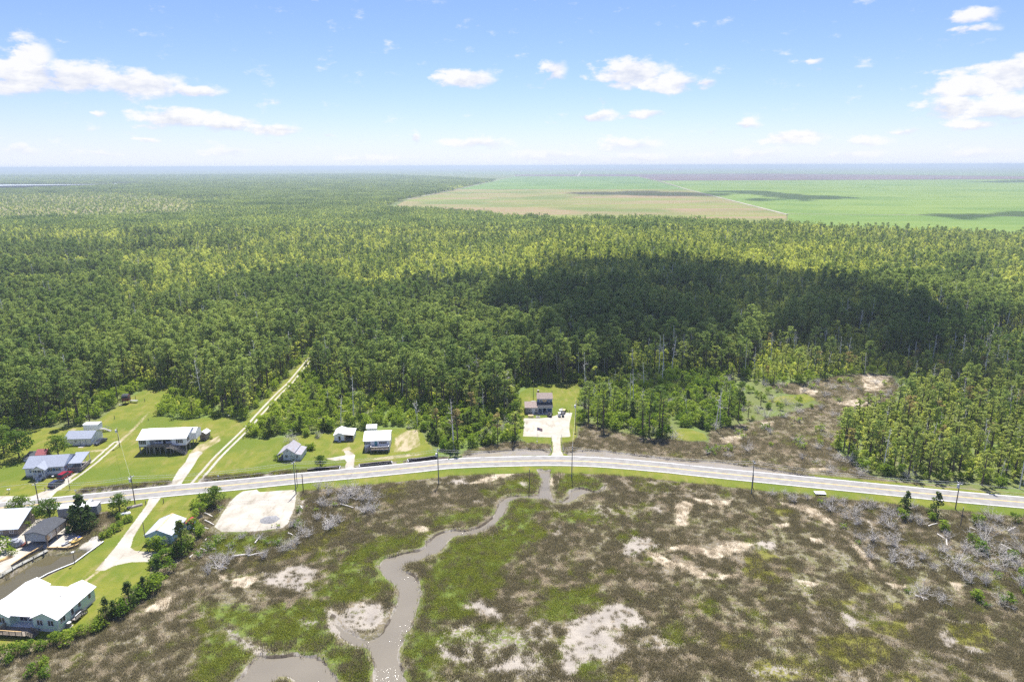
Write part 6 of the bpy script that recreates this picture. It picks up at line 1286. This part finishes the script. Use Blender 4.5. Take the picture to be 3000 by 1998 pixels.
# ------------------------------------------------------------------ vehicles
def vehicle(name, label, k, p0, p1, kind, paint, length=4.6):
    """p0 tail, p1 nose on the ground; built from a side profile with tucked-in glasshouse"""
    a = Vector((*g(k, *p0), 0)); b = Vector((*g(k, *p1), 0)); d = b - a; c = (a + b) / 2
    o = empty(name, c, math.atan2(d.y, d.x)); tag(o, label, 'car'); L_ = length; hw = .9
    if kind == 'suv': low = [(-.5, .42), (-.5, .85), (-.485, .98), (.18, 1.0), (.44, .92), (.49, .78), (.5, .42)]; top = [(-.475, .98), (-.42, 1.62), (-.05, 1.68), (.07, 1.64), (.22, 1.0)]
    elif kind == 'pickup': low = [(-.5, .45), (-.5, .95), (-.12, 1.0), (.22, 1.0), (.45, .95), (.49, .8), (.5, .45)]; top = [(-.13, 1.0), (-.10, 1.68), (.08, 1.7), (.22, 1.0)]
    else: low = [(-.5, .38), (-.5, .78), (-.47, .9), (-.25, .92), (.2, .9), (.45, .78), (.5, .62), (.5, .38)]; top = [(-.34, .9), (-.2, 1.34), (.02, 1.4), (.24, .9)]
    def loft(pr, w0, w1, z0, z1, m, nm):
        mb = MB(); n = len(pr)
        def wd(z): return w0 + (w1 - w0) * (z - z0) / (z1 - z0)
        V = [(x * L_, -wd(z), z) for x, z in pr] + [(x * L_, wd(z), z) for x, z in pr]
        mb.add(V, [tuple(range(n)), tuple(range(2 * n - 1, n - 1, -1))] + [(i, n + i, n + (i + 1) % n, (i + 1) % n) for i in range(n)]); return mb.obj(nm, m, o)
    z0 = min(z for x, z in low); z1 = max(z for x, z in low); zt = max(z for x, z in top)
    body = loft(low, hw, hw - .04, z0, z1, paint, 'body'); cab = loft(top, hw - .06, hw - .24, min(z for x, z in top), zt, mglass, 'windows')
    xs = [x for x, z in top if z > zt - .12]; bx('roof', paint, o, min(xs) * L_ - .05, max(xs) * L_ + .02, -hw + .2, hw - .2, zt - .05, zt + .03)
    for x in (-.31, .31):
        for s in (-1, 1):
            wh = MB().tube([(x * L_, s * (hw - .2), .34), (x * L_, s * (hw + .01), .34)], .34, 12).obj('wheel', mtyre, o); MB().tube([(x * L_, s * (hw + .011), .34), (x * L_, s * (hw + .025), .34)], .2, 10).obj('rim', mchrome, wh)
    for s in (-1, 1):
        bx('headlight', mtrim, o, .497 * L_ - .05, .5 * L_ + .012, s * .62 - .17, s * .62 + .17, .62, .76); bx('tail_light', mredr2, o, -.5 * L_ - .012, -.497 * L_ + .05, s * .7 - .12, s * .7 + .12, .7, .92)
    bx('bumper', mdark, o, .49 * L_, .5 * L_ + .05, -.8, .8, .42, .55); bx('bumper', mdark, o, -.5 * L_ - .05, -.49 * L_, -.8, .8, .42, .58)
    if kind == 'pickup': bx('load_bed', mdark, o, -.47 * L_, -.15 * L_, -.75, .75, 1.0, 1.03)
vehicle('parked_car', 'red sport utility car nearest the ranch house', 'b', (1225, 985), (1440, 850), 'suv', mat('red_paint', (.26, .012, .03), .25, .05), 4.7)
vehicle('parked_car', 'dark blue black sport utility car parked at the ranch house drive end', 'b', (975, 1225), (1215, 1080), 'suv', mat('dark_blue_paint', (.022, .026, .055), .25, .05), 4.7)
vehicle('parked_car', 'dark slate sedan beside the low white garage', 'c', (1625, 1075), (1360, 1215), 'sedan', mat('slate_paint', (.05, .06, .085), .2, .05), 4.6)
vehicle('parked_truck', 'dark blue pickup truck among bushes beside the sand track', 'o', (1130, 950), (1060, 690), 'pickup', mat('navy_paint', (.03, .04, .08), .3, .05), 5.0)
def junk_board(name, label, k, c, sx, sy, h, m, rz=0, cat='board', legs_=False):
    x, y = g(k, *c); o = empty(name, (x, y, 0), rz); tag(o, label, cat); bx('panel', m, o, -sx / 2, sx / 2, -sy / 2, sy / 2, h, h + .07)
    legs(o, [(-sx * .4, -sy * .4), (sx * .4, -sy * .4), (-sx * .4, sy * .4), (sx * .4, sy * .4)], h, mwood, .08, -.1, 'support'); return o
junk_board('utility_trailer', 'white flat topped trailer in front of the blue pickup', 'o', (790, 1110), 1.6, 1.3, .55, mtrim, .5, 'trailer')
junk_board('utility_trailer', 'pale flat trailer right of the blue pickup', 'o', (1190, 980), 1.2, .9, .5, mconc, .9, 'trailer')
junk_board('fallen_sign', 'white sign panel lying beside the road at the marsh edge', 'H', (790, 122), 2.9, 1.7, .35, mtrim, -.1, 'sign')
junk_board('dock_section', 'bleached dock section beside the dark red hut', 'k', (1180, 870), 3.2, 1.1, .75, mpile, -.12, 'dock')
junk_board('dock_section', 'short bleached dock section left of the red hut', 'k', (310, 1080), 1.2, .8, .35, mpile, .3, 'dock')
def golf_cart(label, k, c, rz, m, rm=None):
    x, y = g(k, *c); o = empty('golf_cart', (x, y, 0), rz); tag(o, label, 'golf cart', 'golf carts parked by the pub'); o.scale = (.78, .72, .75)
    MB().prism([(-1.15, .3), (-1.15, .75), (-.3, .78), (-.2, .4), (.5, .4), (.65, .8), (1.1, .7), (1.15, .3)], -.58, .58, 'y').obj('body', m, o); bx('seat', mtrim, o, -.75, -.25, -.5, .5, .79, .95); bx('seat_back', mtrim, o, -.85, -.751, -.5, .5, .8, 1.3)
    rf = bx('roof', rm or mwr, o, -1.1, .8, -.62, .62, 1.82, 1.9); legs(o, [(-1.0, -.52), (-1.0, .52), (.7, -.52), (.7, .52)], 1.82, mdark, .05, .7, 'post')
    for a in (-.75, .8):
        for s in (-.6, .45): MB().tube([(a, s, .24), (a, s + .15, .24)], .24, 10).obj('wheel', mtyre, o)
golf_cart('white golf cart nearest the drive in the cluster', 'g', (1440, 1110), 1.75, mtrim); golf_cart('dark golf cart at the front right of the cluster', 'g', (1560, 1110), 1.5, mdark, mshut); golf_cart('white topped golf cart behind the nearest one', 'g', (1480, 1020), 1.9, mshut); golf_cart('dark golf cart at the rear of the cluster by the small tree', 'g', (1600, 1010), 1.3, mat('maroon_paint', (.10, .03, .04), .4, .05), mbeige); golf_cart('golf cart in the middle rear of the cluster', 'g', (1525, 985), 1.6, mdark, mgrey)
golf_cart('small dark buggy parked alone on the lawn edge before the pub', 'g', (1120, 1120), 2.6, mshut, mdark)
def picnic():
    x, y = g('g', 505, 1135); o = empty('picnic_table', (x, y, 0), .05); tag(o, 'wooden picnic table on the lawn before the pub', 'table'); m = mat('pale_wood', (.50, .40, .27), .8, .1)
    for i in range(4): bx('plank', m, o, -.95, .95, -.42 + i * .215, -.23 + i * .215, .72, .77)
    for s in (-.72, .72): bx('bench', m, o, -.95, .95, s - .14, s + .14, .42, .47)
    for a in (-.65, .65): MB().beam((a, -.75, 0), (a, -.2, .72), .08).beam((a, .75, 0), (a, .2, .72), .08).beam((a, -.8, .40), (a, .8, .40), .08).obj('trestle', m, o)
picnic()
def fire_ring():
    x, y = g('g', 740, 1145); o = empty('fire_ring', (x, y, 0)); tag(o, 'low stone fire ring on the lawn before the pub', 'fire pit')
    for i in range(11):
        a = i * 6.283 / 11; s = bx('stone', mconc, o, -.16, .16, -.13, .13, -.02, .26); s.location = (math.cos(a) * .62, math.sin(a) * .62, 0); s.rotation_euler = (0, 0, a)
    MB().tube([(0, 0, -.01), (0, 0, .06)], .5, 12).obj('ash_bed', mdark, o)
fire_ring()
def flag():
    x, y = g('D', 1088, 989); o = empty('flagpole', (x, y, 0)); tag(o, 'thin flagpole flying a striped flag beside the gravel lot', 'flagpole'); h = 5.1
    MB().tube([(0, 0, 0), (0, 0, h)], [.05, .035], 6).obj('pole', mtrim, o); MB().tube([(0, 0, h), (0, 0, h + .12)], .07, 6).obj('finial', mbeige, o); MB().tube([(0, 0, -.02), (0, 0, .12)], .25, 8).obj('base', mconc, o)
    fr = mat('flag_red', (.42, .04, .05), .7, .05); fw = mat('flag_white', (.62, .62, .60), .7, .03); fb = mat('flag_blue', (.03, .05, .22), .7, .05)
    def wave(x0, x1, z0, z1, m, dy, par, nm):
        V = []; Fc = []; n = 8
        for i in range(n + 1):
            u = x0 + (x1 - x0) * i / n; yy = .12 * math.sin(u * 3.4) + dy; sag = -.22 * u
            V += [(.05 + u, yy, z0 + sag), (.05 + u, yy, z1 + sag), (.05 + u, yy + .012, z0 + sag), (.05 + u, yy + .012, z1 + sag)]
        for i in range(n):
            a = 4 * i; Fc += [(a, a + 4, a + 5, a + 1), (a + 2, a + 3, a + 7, a + 6), (a + 1, a + 5, a + 7, a + 3), (a, a + 2, a + 6, a + 4)]
        Fc += [(0, 1, 3, 2), (4 * n, 4 * n + 2, 4 * n + 3, 4 * n + 1)]
        return mesh_obj(nm, V, Fc, m, par)
    H_ = 1.05; L_ = 1.7; fl = wave(0, L_, h - .1 - H_ / 13, h - .1, fr, 0, o, 'flag')
    for i in range(1, 13): wave(0, L_, h - .1 - H_ * (i + 1) / 13, h - .1 - H_ * i / 13 - .001, fr if i % 2 == 0 else fw, 0, fl, 'stripe')
    ct = wave(0, L_ * .42, h - .1 - H_ * 7 / 13, h - .099, fb, -.016, fl, 'canton')
    st = MB()
    for r_ in range(5):
        for c in range(6): u = .08 + c * .108; z = h - .16 - r_ * .105 - .22 * u; yy = .12 * math.sin(u * 3.4) - .021; st.box(.05 + u - .018, .05 + u + .018, yy - .004, yy + .004, z - .018, z + .018)
    so_ = st.obj('stars', fw, fl); so_['kind'] = 'stuff'
flag()
# ------------------------------------------------------------------ utility poles and wires
def height_at(x, y, v):
    lo, hi = 0.0, 30.0
    for _ in range(40):
        mid = (lo + hi) / 2
        if proj((x, y, mid))[1] > v: lo = mid
        else: hi = mid
    return lo
mpole = mat('pole_wood', (.17, .14, .115), .85, .2, 2); mpoleg = mat('treated_pole_wood', (.16, .20, .185), .8, .2, 2)
POLES = {}
def pole(key, label, k, base, top, arm=False, can=False, m=None, rad=.15, name='utility_pole', cat='pole', hd=0.0):
    x, y = g(k, *base); h = height_at(x, y, px(k, *top)[1]); o = empty(name, (x, y, 0)); tag(o, label, cat); m = m or mpole
    MB().tube([(0, 0, -.5), (0, 0, h)], [rad, rad * .7], 8).obj('shaft', m, o); POLES[key] = (x, y, h)
    if arm:
        q = MB().beam((-.9 * math.cos(hd), -.9 * math.sin(hd), h - .5), (.9 * math.cos(hd), .9 * math.sin(hd), h - .5), .11, .13).obj('crossarm', mtrim, o)
        for s in (-.8, 0, .8): MB().tube([(s * math.cos(hd), s * math.sin(hd), h - .43), (s * math.cos(hd), s * math.sin(hd), h - .22)], .06, 6).obj('insulator', mtrim, q)
    else: MB().tube([(0, 0, h), (0, 0, h + .25)], .07, 6).obj('insulator', mtrim, o)
    if can: t = MB().tube([(-.38, -.1, h * .78), (-.38, -.1, h * .78 + 1.0)], .27, 10).obj('transformer', mtrim, o); bx('bracket', mdark, t, -.2, -.08, -.16, -.04, h * .78 + .3, h * .78 + .45)
pole('p1', 'brown utility pole with crossarm in front of the ranch house', 'A', (390, 1300), (355, 1050), True, hd=1.3)
pole('p2', 'brown utility pole with transformer near the box trailer and road', 'A', (1332, 1268), (1290, 985), True, True, hd=1.2)
pole('p3', 'brown utility pole with transformer on the lawn by the rutted drive', 'A', (1180, 700), (1145, 522), False, True, rad=.12)
pole('p4', 'tall grey green utility pole at the sand lot corner', 'C', (900, 1505), (889, 1180), True, False, mpoleg, hd=1.3)
pole('p4b', 'slim leaning support pole beside the tall sand lot pole', 'C', (913, 1432), (903, 1215), False, False, mpole, .1)
pole('p4c', 'short dark tarred pole right of the sand lot corner', 'C', (972, 1482), (968, 1310), False, False, mblk, .14)
pole('p5', 'grey green utility pole with transformer left of the roadside ditch', 'C', (2305, 1398), (2290, 1058), True, True, mpoleg, hd=1.4)
pole('p6', 'grey green utility pole opposite the pub drive', 'D', (1430, 1345), (1432, 1035), True, False, mpoleg, hd=1.5)
pole('p7', 'brown utility pole with transformer at the gravel lot edge', 'D', (1467, 862), (1442, 592), False, True, mpole, .13)
pole('p8', 'grey green utility pole beside the right hand channel', 'E', (645, 1165), (650, 962), True, False, mpoleg, hd=1.6)
pole('p8b', 'short brown stub pole touching the right hand channel pole', 'E', (652, 1130), (654, 1050), False, False, mpole, .12)
pole('p9', 'brown utility pole with crossarm before the right hand pines', 'E', (1924, 1265), (1937, 1092), True, True, mpole, hd=1.8)
pole('p10', 'weathered stub pole among the dead shrubs at right', 'H', (1868, 365), (1890, 232), False, False, mpole, .12)
pole('p11', 'grey stub pole in the marsh left of the creek mouth', 'D', (1012, 1450), (1005, 1262), False, False, mpole, .12)
pole('p12', 'bare wooden post beside the blue barn', 'i', (278, 1135), (196, 490), False, False, mpole, .11)
pole('p13', 'thin pole on the lawn behind the pub', 'D', (1052, 560), (1046, 395), False, False, mpole, .1)
pole('p14', 'slim dark post at the ranch house drive bend', 'A', (690, 1125), (676, 1000), False, False, mpole, .09)
pole('p15', 'short post left of the tall weathered stub in the right marsh', 'i', (1690, 990), (1655, 680), False, False, mpole, .1)
mwire = mat('wire', (.55, .55, .54), .5, .05)
def wire(a, b, dz, label, off=0.0, sag=.9, rad=.03, za=None, zb=None):
    A = Vector((a[0], a[1], (a[2] if za is None else za) - dz)); B = Vector((b[0], b[1], (b[2] if zb is None else zb) - dz)); n = (B - A).cross(Vector((0, 0, 1))).normalized(); pts = []
    for i in range(13):
        t = i / 12; p = A.lerp(B, t); p.z -= sag * 4 * t * (1 - t); pts.append(p + n * off)
    o = MB().tube(pts, rad, 4, caps=False).obj('overhead_wire', mwire); tag(o, label, 'wire', 'overhead power wires')
seq = ['p1', 'p2', 'p4', 'p5', 'p6', 'p8', 'p9']; nick = {'p1': 'the ranch house pole', 'p2': 'the box trailer pole', 'p4': 'the sand lot pole', 'p5': 'the ditch pole', 'p6': 'the pub drive pole', 'p8': 'the channel pole', 'p9': 'the right pines pole'}
P_ = dict(POLES); 
for a, b in zip(seq[:-1], seq[1:]):
    wire(P_[a], P_[b], .2, 'upper overhead wire from %s to %s' % (nick[a], nick[b])); wire(P_[a], P_[b], .45, 'crossarm overhead wire from %s to %s' % (nick[a], nick[b]), .75); wire(P_[a], P_[b], 1.9, 'lower overhead wire from %s to %s' % (nick[a], nick[b]), 0, 1.1)
d9 = Vector(P_['p9']) - Vector(P_['p8']); e9 = (P_['p9'][0] + d9.x, P_['p9'][1] + d9.y, P_['p9'][2]); d1 = Vector(P_['p1']) - Vector(P_['p2']); e1 = (P_['p1'][0] + d1.x, P_['p1'][1] + d1.y, P_['p1'][2])
wire(P_['p9'], e9, .2, 'upper overhead wire leaving the frame at right'); wire(P_['p9'], e9, 1.9, 'lower overhead wire leaving the frame at right'); wire(P_['p1'], e1, .2, 'upper overhead wire leaving the frame at left')
wire(P_['p6'], P_['p7'], .2, 'overhead wire crossing from the pub drive pole to the gravel lot pole', rad=.02); wire(P_['p2'], P_['p3'], 1.2, 'overhead wire from the box trailer pole to the lawn pole', rad=.015)
# ------------------------------------------------------------------ walls, docks and yard things
def wall_line(name, label, k, pts, h0, h1, th, m, cat='bulkhead', posts=0, pm=None, cap=None, z=0.0):
    P = [Vector((*g(k, *p), 0)) for p in pts]; o = empty(name, P[0]); tag(o, label, cat); mb = MB(); cp = MB()
    for a, b in zip(P[:-1], P[1:]): mb.beam(a - P[0] + Vector((0, 0, (h0 + h1) / 2)), b - P[0] + Vector((0, 0, (h0 + h1) / 2)), th, h1 - h0); cp.beam(a - P[0] + Vector((0, 0, h1 + .031)), b - P[0] + Vector((0, 0, h1 + .031)), th + .12, .06)
    mb.obj('boarding', m, o)
    if cap: cp.obj('cap', cap, o)
    if posts:
        for a, b in zip(P[:-1], P[1:]):
            n = max(1, int((b - a).length / posts)); nn = (b - a).cross(Vector((0, 0, 1))).normalized() * (th / 2 + .1)
            for i in range(n + 1): p = a.lerp(b, i / n) - P[0] + nn; MB().beam(p + Vector((0, 0, h0)), p + Vector((0, 0, h1 + .3)), .2).obj('post', pm or m, o)
    return o
wall_line('bulkhead', 'dark ditch bulkhead in front of the old house', 'C', [(1010, 1270), (1120, 1255), (1335, 1233)], -.8, .28, .14, mblk, cap=mgrey); wall_line('bulkhead', 'white return board at the end of the old house bulkhead', 'C', [(1336, 1234), (1326, 1258)], -.7, .3, .12, mtrim)
wall_line('bulkhead', 'dark ditch bulkhead in front of the white deck house', 'C', [(1522, 1217), (1680, 1198), (1840, 1184)], -.8, .28, .14, mblk, cap=mgrey); wall_line('bulkhead', 'white left return board of the deck house bulkhead', 'C', [(1520, 1217), (1528, 1242)], -.7, .3, .12, mtrim); wall_line('bulkhead', 'white right return board of the deck house bulkhead', 'C', [(1842, 1184), (1846, 1204)], -.7, .3, .12, mtrim)
wall_line('bulkhead', 'dark ditch bulkhead right of the sandy garden', 'C', [(2000, 1166), (2180, 1150), (2290, 1132)], -.8, .3, .14, mblk, cap=mgrey); wall_line('bulkhead', 'white return board of the garden bulkhead', 'C', [(1998, 1166), (2008, 1190)], -.7, .3, .12, mtrim)
wall_line('bulkhead', 'white edged bulkhead along the boat basin lawn', 'B', [(868, 390), (800, 440), (700, 512), (620, 572), (500, 619), (400, 662), (220, 762), (0, 892), (-300, 1072), (-600, 1270)], -1.9, .12, .16, mgrey, cap=mtrim)
wall_line('bulkhead', 'wooden bulkhead with posts below the boat shed yard', 'f', [(1045, 1075), (1250, 1072), (1470, 1075), (1600, 1035), (1690, 1000)], -1.9, .25, .16, mwood, posts=1.25, pm=mwoodn, cap=mwoodn)
def dock():
    A = Vector((*g('f', 330, 1480), 0)); A0 = Vector((*g('B', -300, 870), 0)); B = Vector((*g('f', 1020, 1125), 0)); o = empty('dock_walk', A0); tag(o, 'long narrow plank dock along the boat basin', 'dock'); pl = [A0, A, B]
    for a, b in zip(pl[:-1], pl[1:]):
        MB().beam(a - A0 + Vector((0, 0, .12)), b - A0 + Vector((0, 0, .12)), 1.1, .1).obj('walkway', mpile, o); n = int((b - a).length / 2.4); nn = (b - a).cross(Vector((0, 0, 1))).normalized()
        for i in range(n):
            p = a.lerp(b, (i + .5) / n) - A0 + nn * .66; MB().tube([p + Vector((0, 0, -1.9)), p + Vector((0, 0, .75))], .1, 6).obj('piling', mpile, o)
    wall_line('bulkhead', 'dark retaining boards behind the plank dock', 'f', [(250, 1480), (420, 1370), (640, 1230), (930, 1062)], -.4, .65, .12, mwood, cap=mwoodn)
dock()
def ramp():
    P = gp('f', [(1690, 1095), (2010, 1095), (2130, 880), (2100, 815), (1980, 850), (1860, 960)]); V = [(p[0], p[1], z) for p, z in zip(P, (-1.0, -1.0, .1, .14, .14, -.2))] + [(p[0], p[1], z - .2) for p, z in zip(P, (-1.0, -1.0, .1, .14, .14, -.2))]
    o = mesh_obj('boat_ramp', V, [(0, 1, 2, 3, 4, 5), (11, 10, 9, 8, 7, 6)] + [(i, 6 + i, 6 + (i + 1) % 6, (i + 1) % 6) for i in range(6)], mconc); tag(o, 'pale concrete boat ramp at the basin head', 'boat ramp')
ramp()
def kayak(label, k, p0, p1, m, w=.42):
    a = Vector((*g(k, *p0), 0)); b = Vector((*g(k, *p1), 0)); L_ = max((b - a).length, 3.0); o = empty('small_boat', (a + b) / 2, math.atan2((b - a).y, (b - a).x)); tag(o, label, 'boat'); V = []; Fc = []; n = 9
    for i in range(n):
        t = -1 + 2 * i / (n - 1); q = (1 - abs(t) ** 2.4) + .04
        V += [(t * L_ / 2, -w * q, .34 + .12 * t * t), (t * L_ / 2, -w * .6 * q, .05), (t * L_ / 2, w * .6 * q, .05), (t * L_ / 2, w * q, .34 + .12 * t * t)]
    for i in range(n - 1):
        c = 4 * i; Fc += [(c, c + 1, c + 5, c + 4), (c + 1, c + 2, c + 6, c + 5), (c + 2, c + 3, c + 7, c + 6), (c + 3, c, c + 4, c + 7)]
    Fc += [(0, 3, 2, 1), (4 * n - 4, 4 * n - 3, 4 * n - 2, 4 * n - 1)]
    mesh_obj('hull', V, Fc, m, o); bx('cockpit', mdark, o, -.5, .5, -w * .5, w * .5, .36, .40)
kayak('yellow boat hull nearest the basin wall', 'f', (1590, 960), (1730, 890), myel); kayak('pale yellow boat lying behind the nearest yellow hull', 'f', (1520, 950), (1660, 860), mbeige); kayak('grey canoe left of the yellow hulls', 'f', (1380, 1005), (1520, 930), mgalv)
tarp_heap('tarp_heap', 'bright blue tarp beside the yellow boats', 'f', (1680, 850), .8, .6, .4, mat('bright_blue_tarp', (.03, .10, .45), .5, .2), 6)
def covered_boat():
    a = Vector((*g('f', 250, 1030), 0)); b = Vector((*g('f', 480, 1010), 0)); o = empty('covered_boat', (a + b) / 2, .1); tag(o, 'boat under a grey tarp left of the boat shed', 'boat'); t = tarp_heap('x', 'x', 'f', (370, 1000), 1.75, 1.0, 1.5, mgtarp, 9); t.name = 'tarp'; t.parent = o; t.location = (0, 0, .35); del t['label']; del t['category']
    MB().prism([(-1.9, .15), (1.8, .15), (2.2, .55), (-1.9, .55)], -.7, .7, 'y').obj('hull', mred, o)
covered_boat()
def lumber(label, k, c, rz, n, L_, m, w=.16, lay=3):
    x, y = g(k, *c); o = empty('lumber_pile', (x, y, 0), rz); tag(o, label, 'lumber')
    for j in range(lay):
        for i in range(n - j): q = bx('plank', m, o, -L_ / 2, L_ / 2, -w / 2 * .95, w / 2 * .95, 0, .11); r_ = np.random.default_rng(i * 7 + j); q.location = (r_.normal() * .1, (i - (n - j) / 2) * w * 1.05, j * .12 + .02); q.rotation_euler = (0, 0, r_.normal() * .03)
lumber('stack of yellow new lumber at the left yard edge', 'f', (90, 1310), .95, 6, 3.0, mwoodn, .2); lumber('pile of bleached boards in the bushes behind the container', 'A', (830, 405), .9, 7, 3.2, mpile, .3, 2); lumber('pile of weathered planks beside the road by the utility pole', 'A', (1330, 1290), .6, 6, 3.6, mgrey, .2); lumber('heap of white boards near the plank pile', 'B', (1050, 155), .5, 5, 2.4, mtrim, .25, 2)
def post_sign(name, label, k, c, h, m, w=.5, hh=.4, cat='sign', pm=None):
    x, y = g(k, *c); o = empty(name, (x, y, 0)); tag(o, label, cat); MB().beam((0, 0, -.2), (0, 0, h), .09).obj('post', pm or mwood, o); bx('panel', m, o, -w / 2, w / 2, -.09, -.05, h - hh, h)
post_sign('road_sign', 'small blue white sign by the left ditch end', 'A', (752, 1172), 1.5, mtrim); post_sign('road_sign', 'small blue white sign by the sand track mouth', 'A', (2155, 1022), 1.3, mtrim)
def mailbox(label, k, c):
    x, y = g(k, *c); o = empty('mailbox', (x, y, 0), .1); tag(o, label, 'mailbox'); MB().beam((0, 0, -.1), (0, 0, 1.0), .1).obj('post', mwood, o)
    for s in (-.25, .25): MB().prism([(-.28, 1.0), (.28, 1.0), (.28, 1.18), (.2, 1.26), (-.2, 1.26), (-.28, 1.18)], s - .11, s + .11, 'x').obj('box', mtrim, o)
mailbox('twin white mailboxes on a post beside the road at left', 'A', (92, 1158))
def lamp(label, k, base, top):
    x, y = g(k, *base); h = height_at(x, y, px(k, *top)[1]); o = empty('yard_lamp', (x, y, 0)); tag(o, label, 'lamp'); MB().tube([(0, 0, -.1), (0, 0, h - .2)], .06, 6).obj('post', mdark, o); MB().tube([(0, 0, h - .2), (0, 0, h - .1), (0, 0, h)], [.1, .3, .28], 10).obj('lamp_head', mtrim, o)
lamp('lamp post on the lawn beside the boat basin', 'f', (1615, 1415), (1565, 1150)); lamp('small white yard lamp in front of the ranch house', 'b', (1010, 1020), (1005, 885))
def rails(label, k, pts):
    P = [Vector((*g(k, *p), 0)) for p in pts]; o = empty('bridge_rail', P[0]); tag(o, label, 'railing')
    for a, b in zip(P[:-1], P[1:]):
        n = max(1, int((b - a).length / 2.0))
        for i in range(n + 1): p = a.lerp(b, i / n) - P[0]; MB().beam(p + Vector((0, 0, -.5)), p + Vector((0, 0, .95)), .14).obj('post', mpile, o)
        for z in (.45, .85): MB().beam(a - P[0] + Vector((0, 0, z)), b - P[0] + Vector((0, 0, z)), .06, .15).obj('rail', mpile, o)
rails('left wooden rail of the pub drive bridge', 'm', [(752, 230), (745, 400)]); rails('right wooden rail of the pub drive bridge', 'm', [(1030, 200), (1035, 410)]); rails('left end rail of the bridge at the ditch', 'm', [(715, 560), (740, 640)]); rails('right end rail of the bridge at the channel', 'm', [(1070, 520), (1085, 640)])
def mound():
    c = np.array(g('F', 500, 332)); V = []; Fc = []; n, kk = 22, 6; r_ = np.random.default_rng(3)
    for i in range(kk + 1):
        f = i / kk
        for j in range(n): a = 6.283 * j / n; q = 1 - f; V.append((math.cos(a) * 2.6 * q * (1 + .06 * r_.normal()), math.sin(a) * 2.3 * q * (1 + .06 * r_.normal()), .35 + .85 * f ** .8))
    for i in range(kk):
        for j in range(n): Fc.append((i * n + j, i * n + (j + 1) % n, (i + 1) * n + (j + 1) % n, (i + 1) * n + j))
    o = mesh_obj('gravel_pile', V, Fc, mat('grey_gravel', (.24, .24, .245), .95, .25, 3, .6), None, True, (c[0], c[1], 0)); tag(o, 'low grey gravel pile on the white sand lot', 'gravel')
mound()
def log_(label, k, p0, p1, rad=.14, m=None):
    a = Vector((*g(k, *p0), rad * .6)); b = Vector((*g(k, *p1), rad * .9)); o = MB().tube([Vector((0, 0, 0)), (b - a) * .5 + Vector((0, .08, .03)), b - a], [rad, rad * .85, rad * .6], 6).obj('log', m or M_DEAD); o.location = a; tag(o, label, 'log', 'bleached logs lying about')
for i, (k, p0, p1, w_) in enumerate((('F', (0, 270), (60, 300), 'left of the sand lot, uppermost'), ('F', (0, 325), (70, 362), 'left of the sand lot, middle'), ('F', (-40, 380), (30, 392), 'left of the sand lot, lowest'), ('F', (385, 500), (425, 450), 'on green grass below the sand lot'), ('F', (730, 215), (752, 240), 'across the small pool right of the lot'), ('F', (210, 605), (330, 590), 'long one below the sand lot'), ('F', (330, 600), (450, 575), 'at the end of the long log'), ('i', (1530, 1500), (1620, 1430), 'near the hedge below the barn'), ('i', (1840, 1250), (2010, 1310), 'below the barn'), ('i', (1970, 1010), (2040, 960), 'right of the barn'), ('p', (1380, 600), (1690, 690), 'among the dead shrubs right of the lot'), ('H', (1620, 370), (1690, 350), 'in the right marsh, upper'), ('H', (1690, 430), (1750, 470), 'in the right marsh, middle'), ('H', (1760, 470), (1765, 520), 'in the right marsh, upright looking'), ('H', (2230, 410), (2290, 380), 'far right marsh'), ('H', (2180, 510), (2290, 570), 'far right marsh, long'), ('H', (1520, 900), (1620, 935), 'at the dead shrub edge'), ('H', (1940, 380), (1985, 400), 'beside the green shrubs at right'), ('p', (190, 1270), (300, 1320), 'below the sand lot corner'), ('p', (455, 635), (520, 675), 'beside the pool'))): log_('bleached grey log lying ' + w_, k, p0, p1, .16 if i != 5 else .2)
def fence_posts():
    for i, (k, b, t) in enumerate((('A', (1130, 430), (1128, 395)), ('A', (1463, 443), (1463, 420)), ('A', (993, 465), (993, 445)), ('A', (447, 1135), (445, 1098)), ('B', (1223, 78), (1222, 45)), ('B', (1372, 68), (1370, 28)), ('f', (975, 180), (965, 100)), ('g', (960, 420), (960, 360)), ('g', (1200, 360), (1200, 270)), ('C', (378, 962), (378, 935)), ('g', (1765, 1000), (1762, 900)), ('A', (1427, 258), (1427, 225)), ('A', (1338, 240), (1336, 200)))):
        wh = ('on the far left lawn behind the container', 'on the lawn near the scrub behind the stilt house', 'behind the white container', 'on the lawn before the ranch house', 'left of the sand driveway mouth', 'right of the sand driveway mouth', 'between road and box trailer', 'on the lawn just behind the pub', 'on the far lawn behind the pub', 'beside the sand track near the scrub', 'at the gravel lot corner by the golf carts', 'right of the red hut', 'behind the red hut dock')[i]
        x, y = g(k, *b); h = max(.6, height_at(x, y, px(k, *t)[1])); o = MB().tube([(0, 0, -.3), (0, 0, h * .95), (0, 0, h)], [.11, .1, .04], 7).obj('wooden_post', mwood); o.location = (x, y, 0); tag(o, 'short dark wooden post ' + wh, 'post', 'short posts about the lawns')
fence_posts()
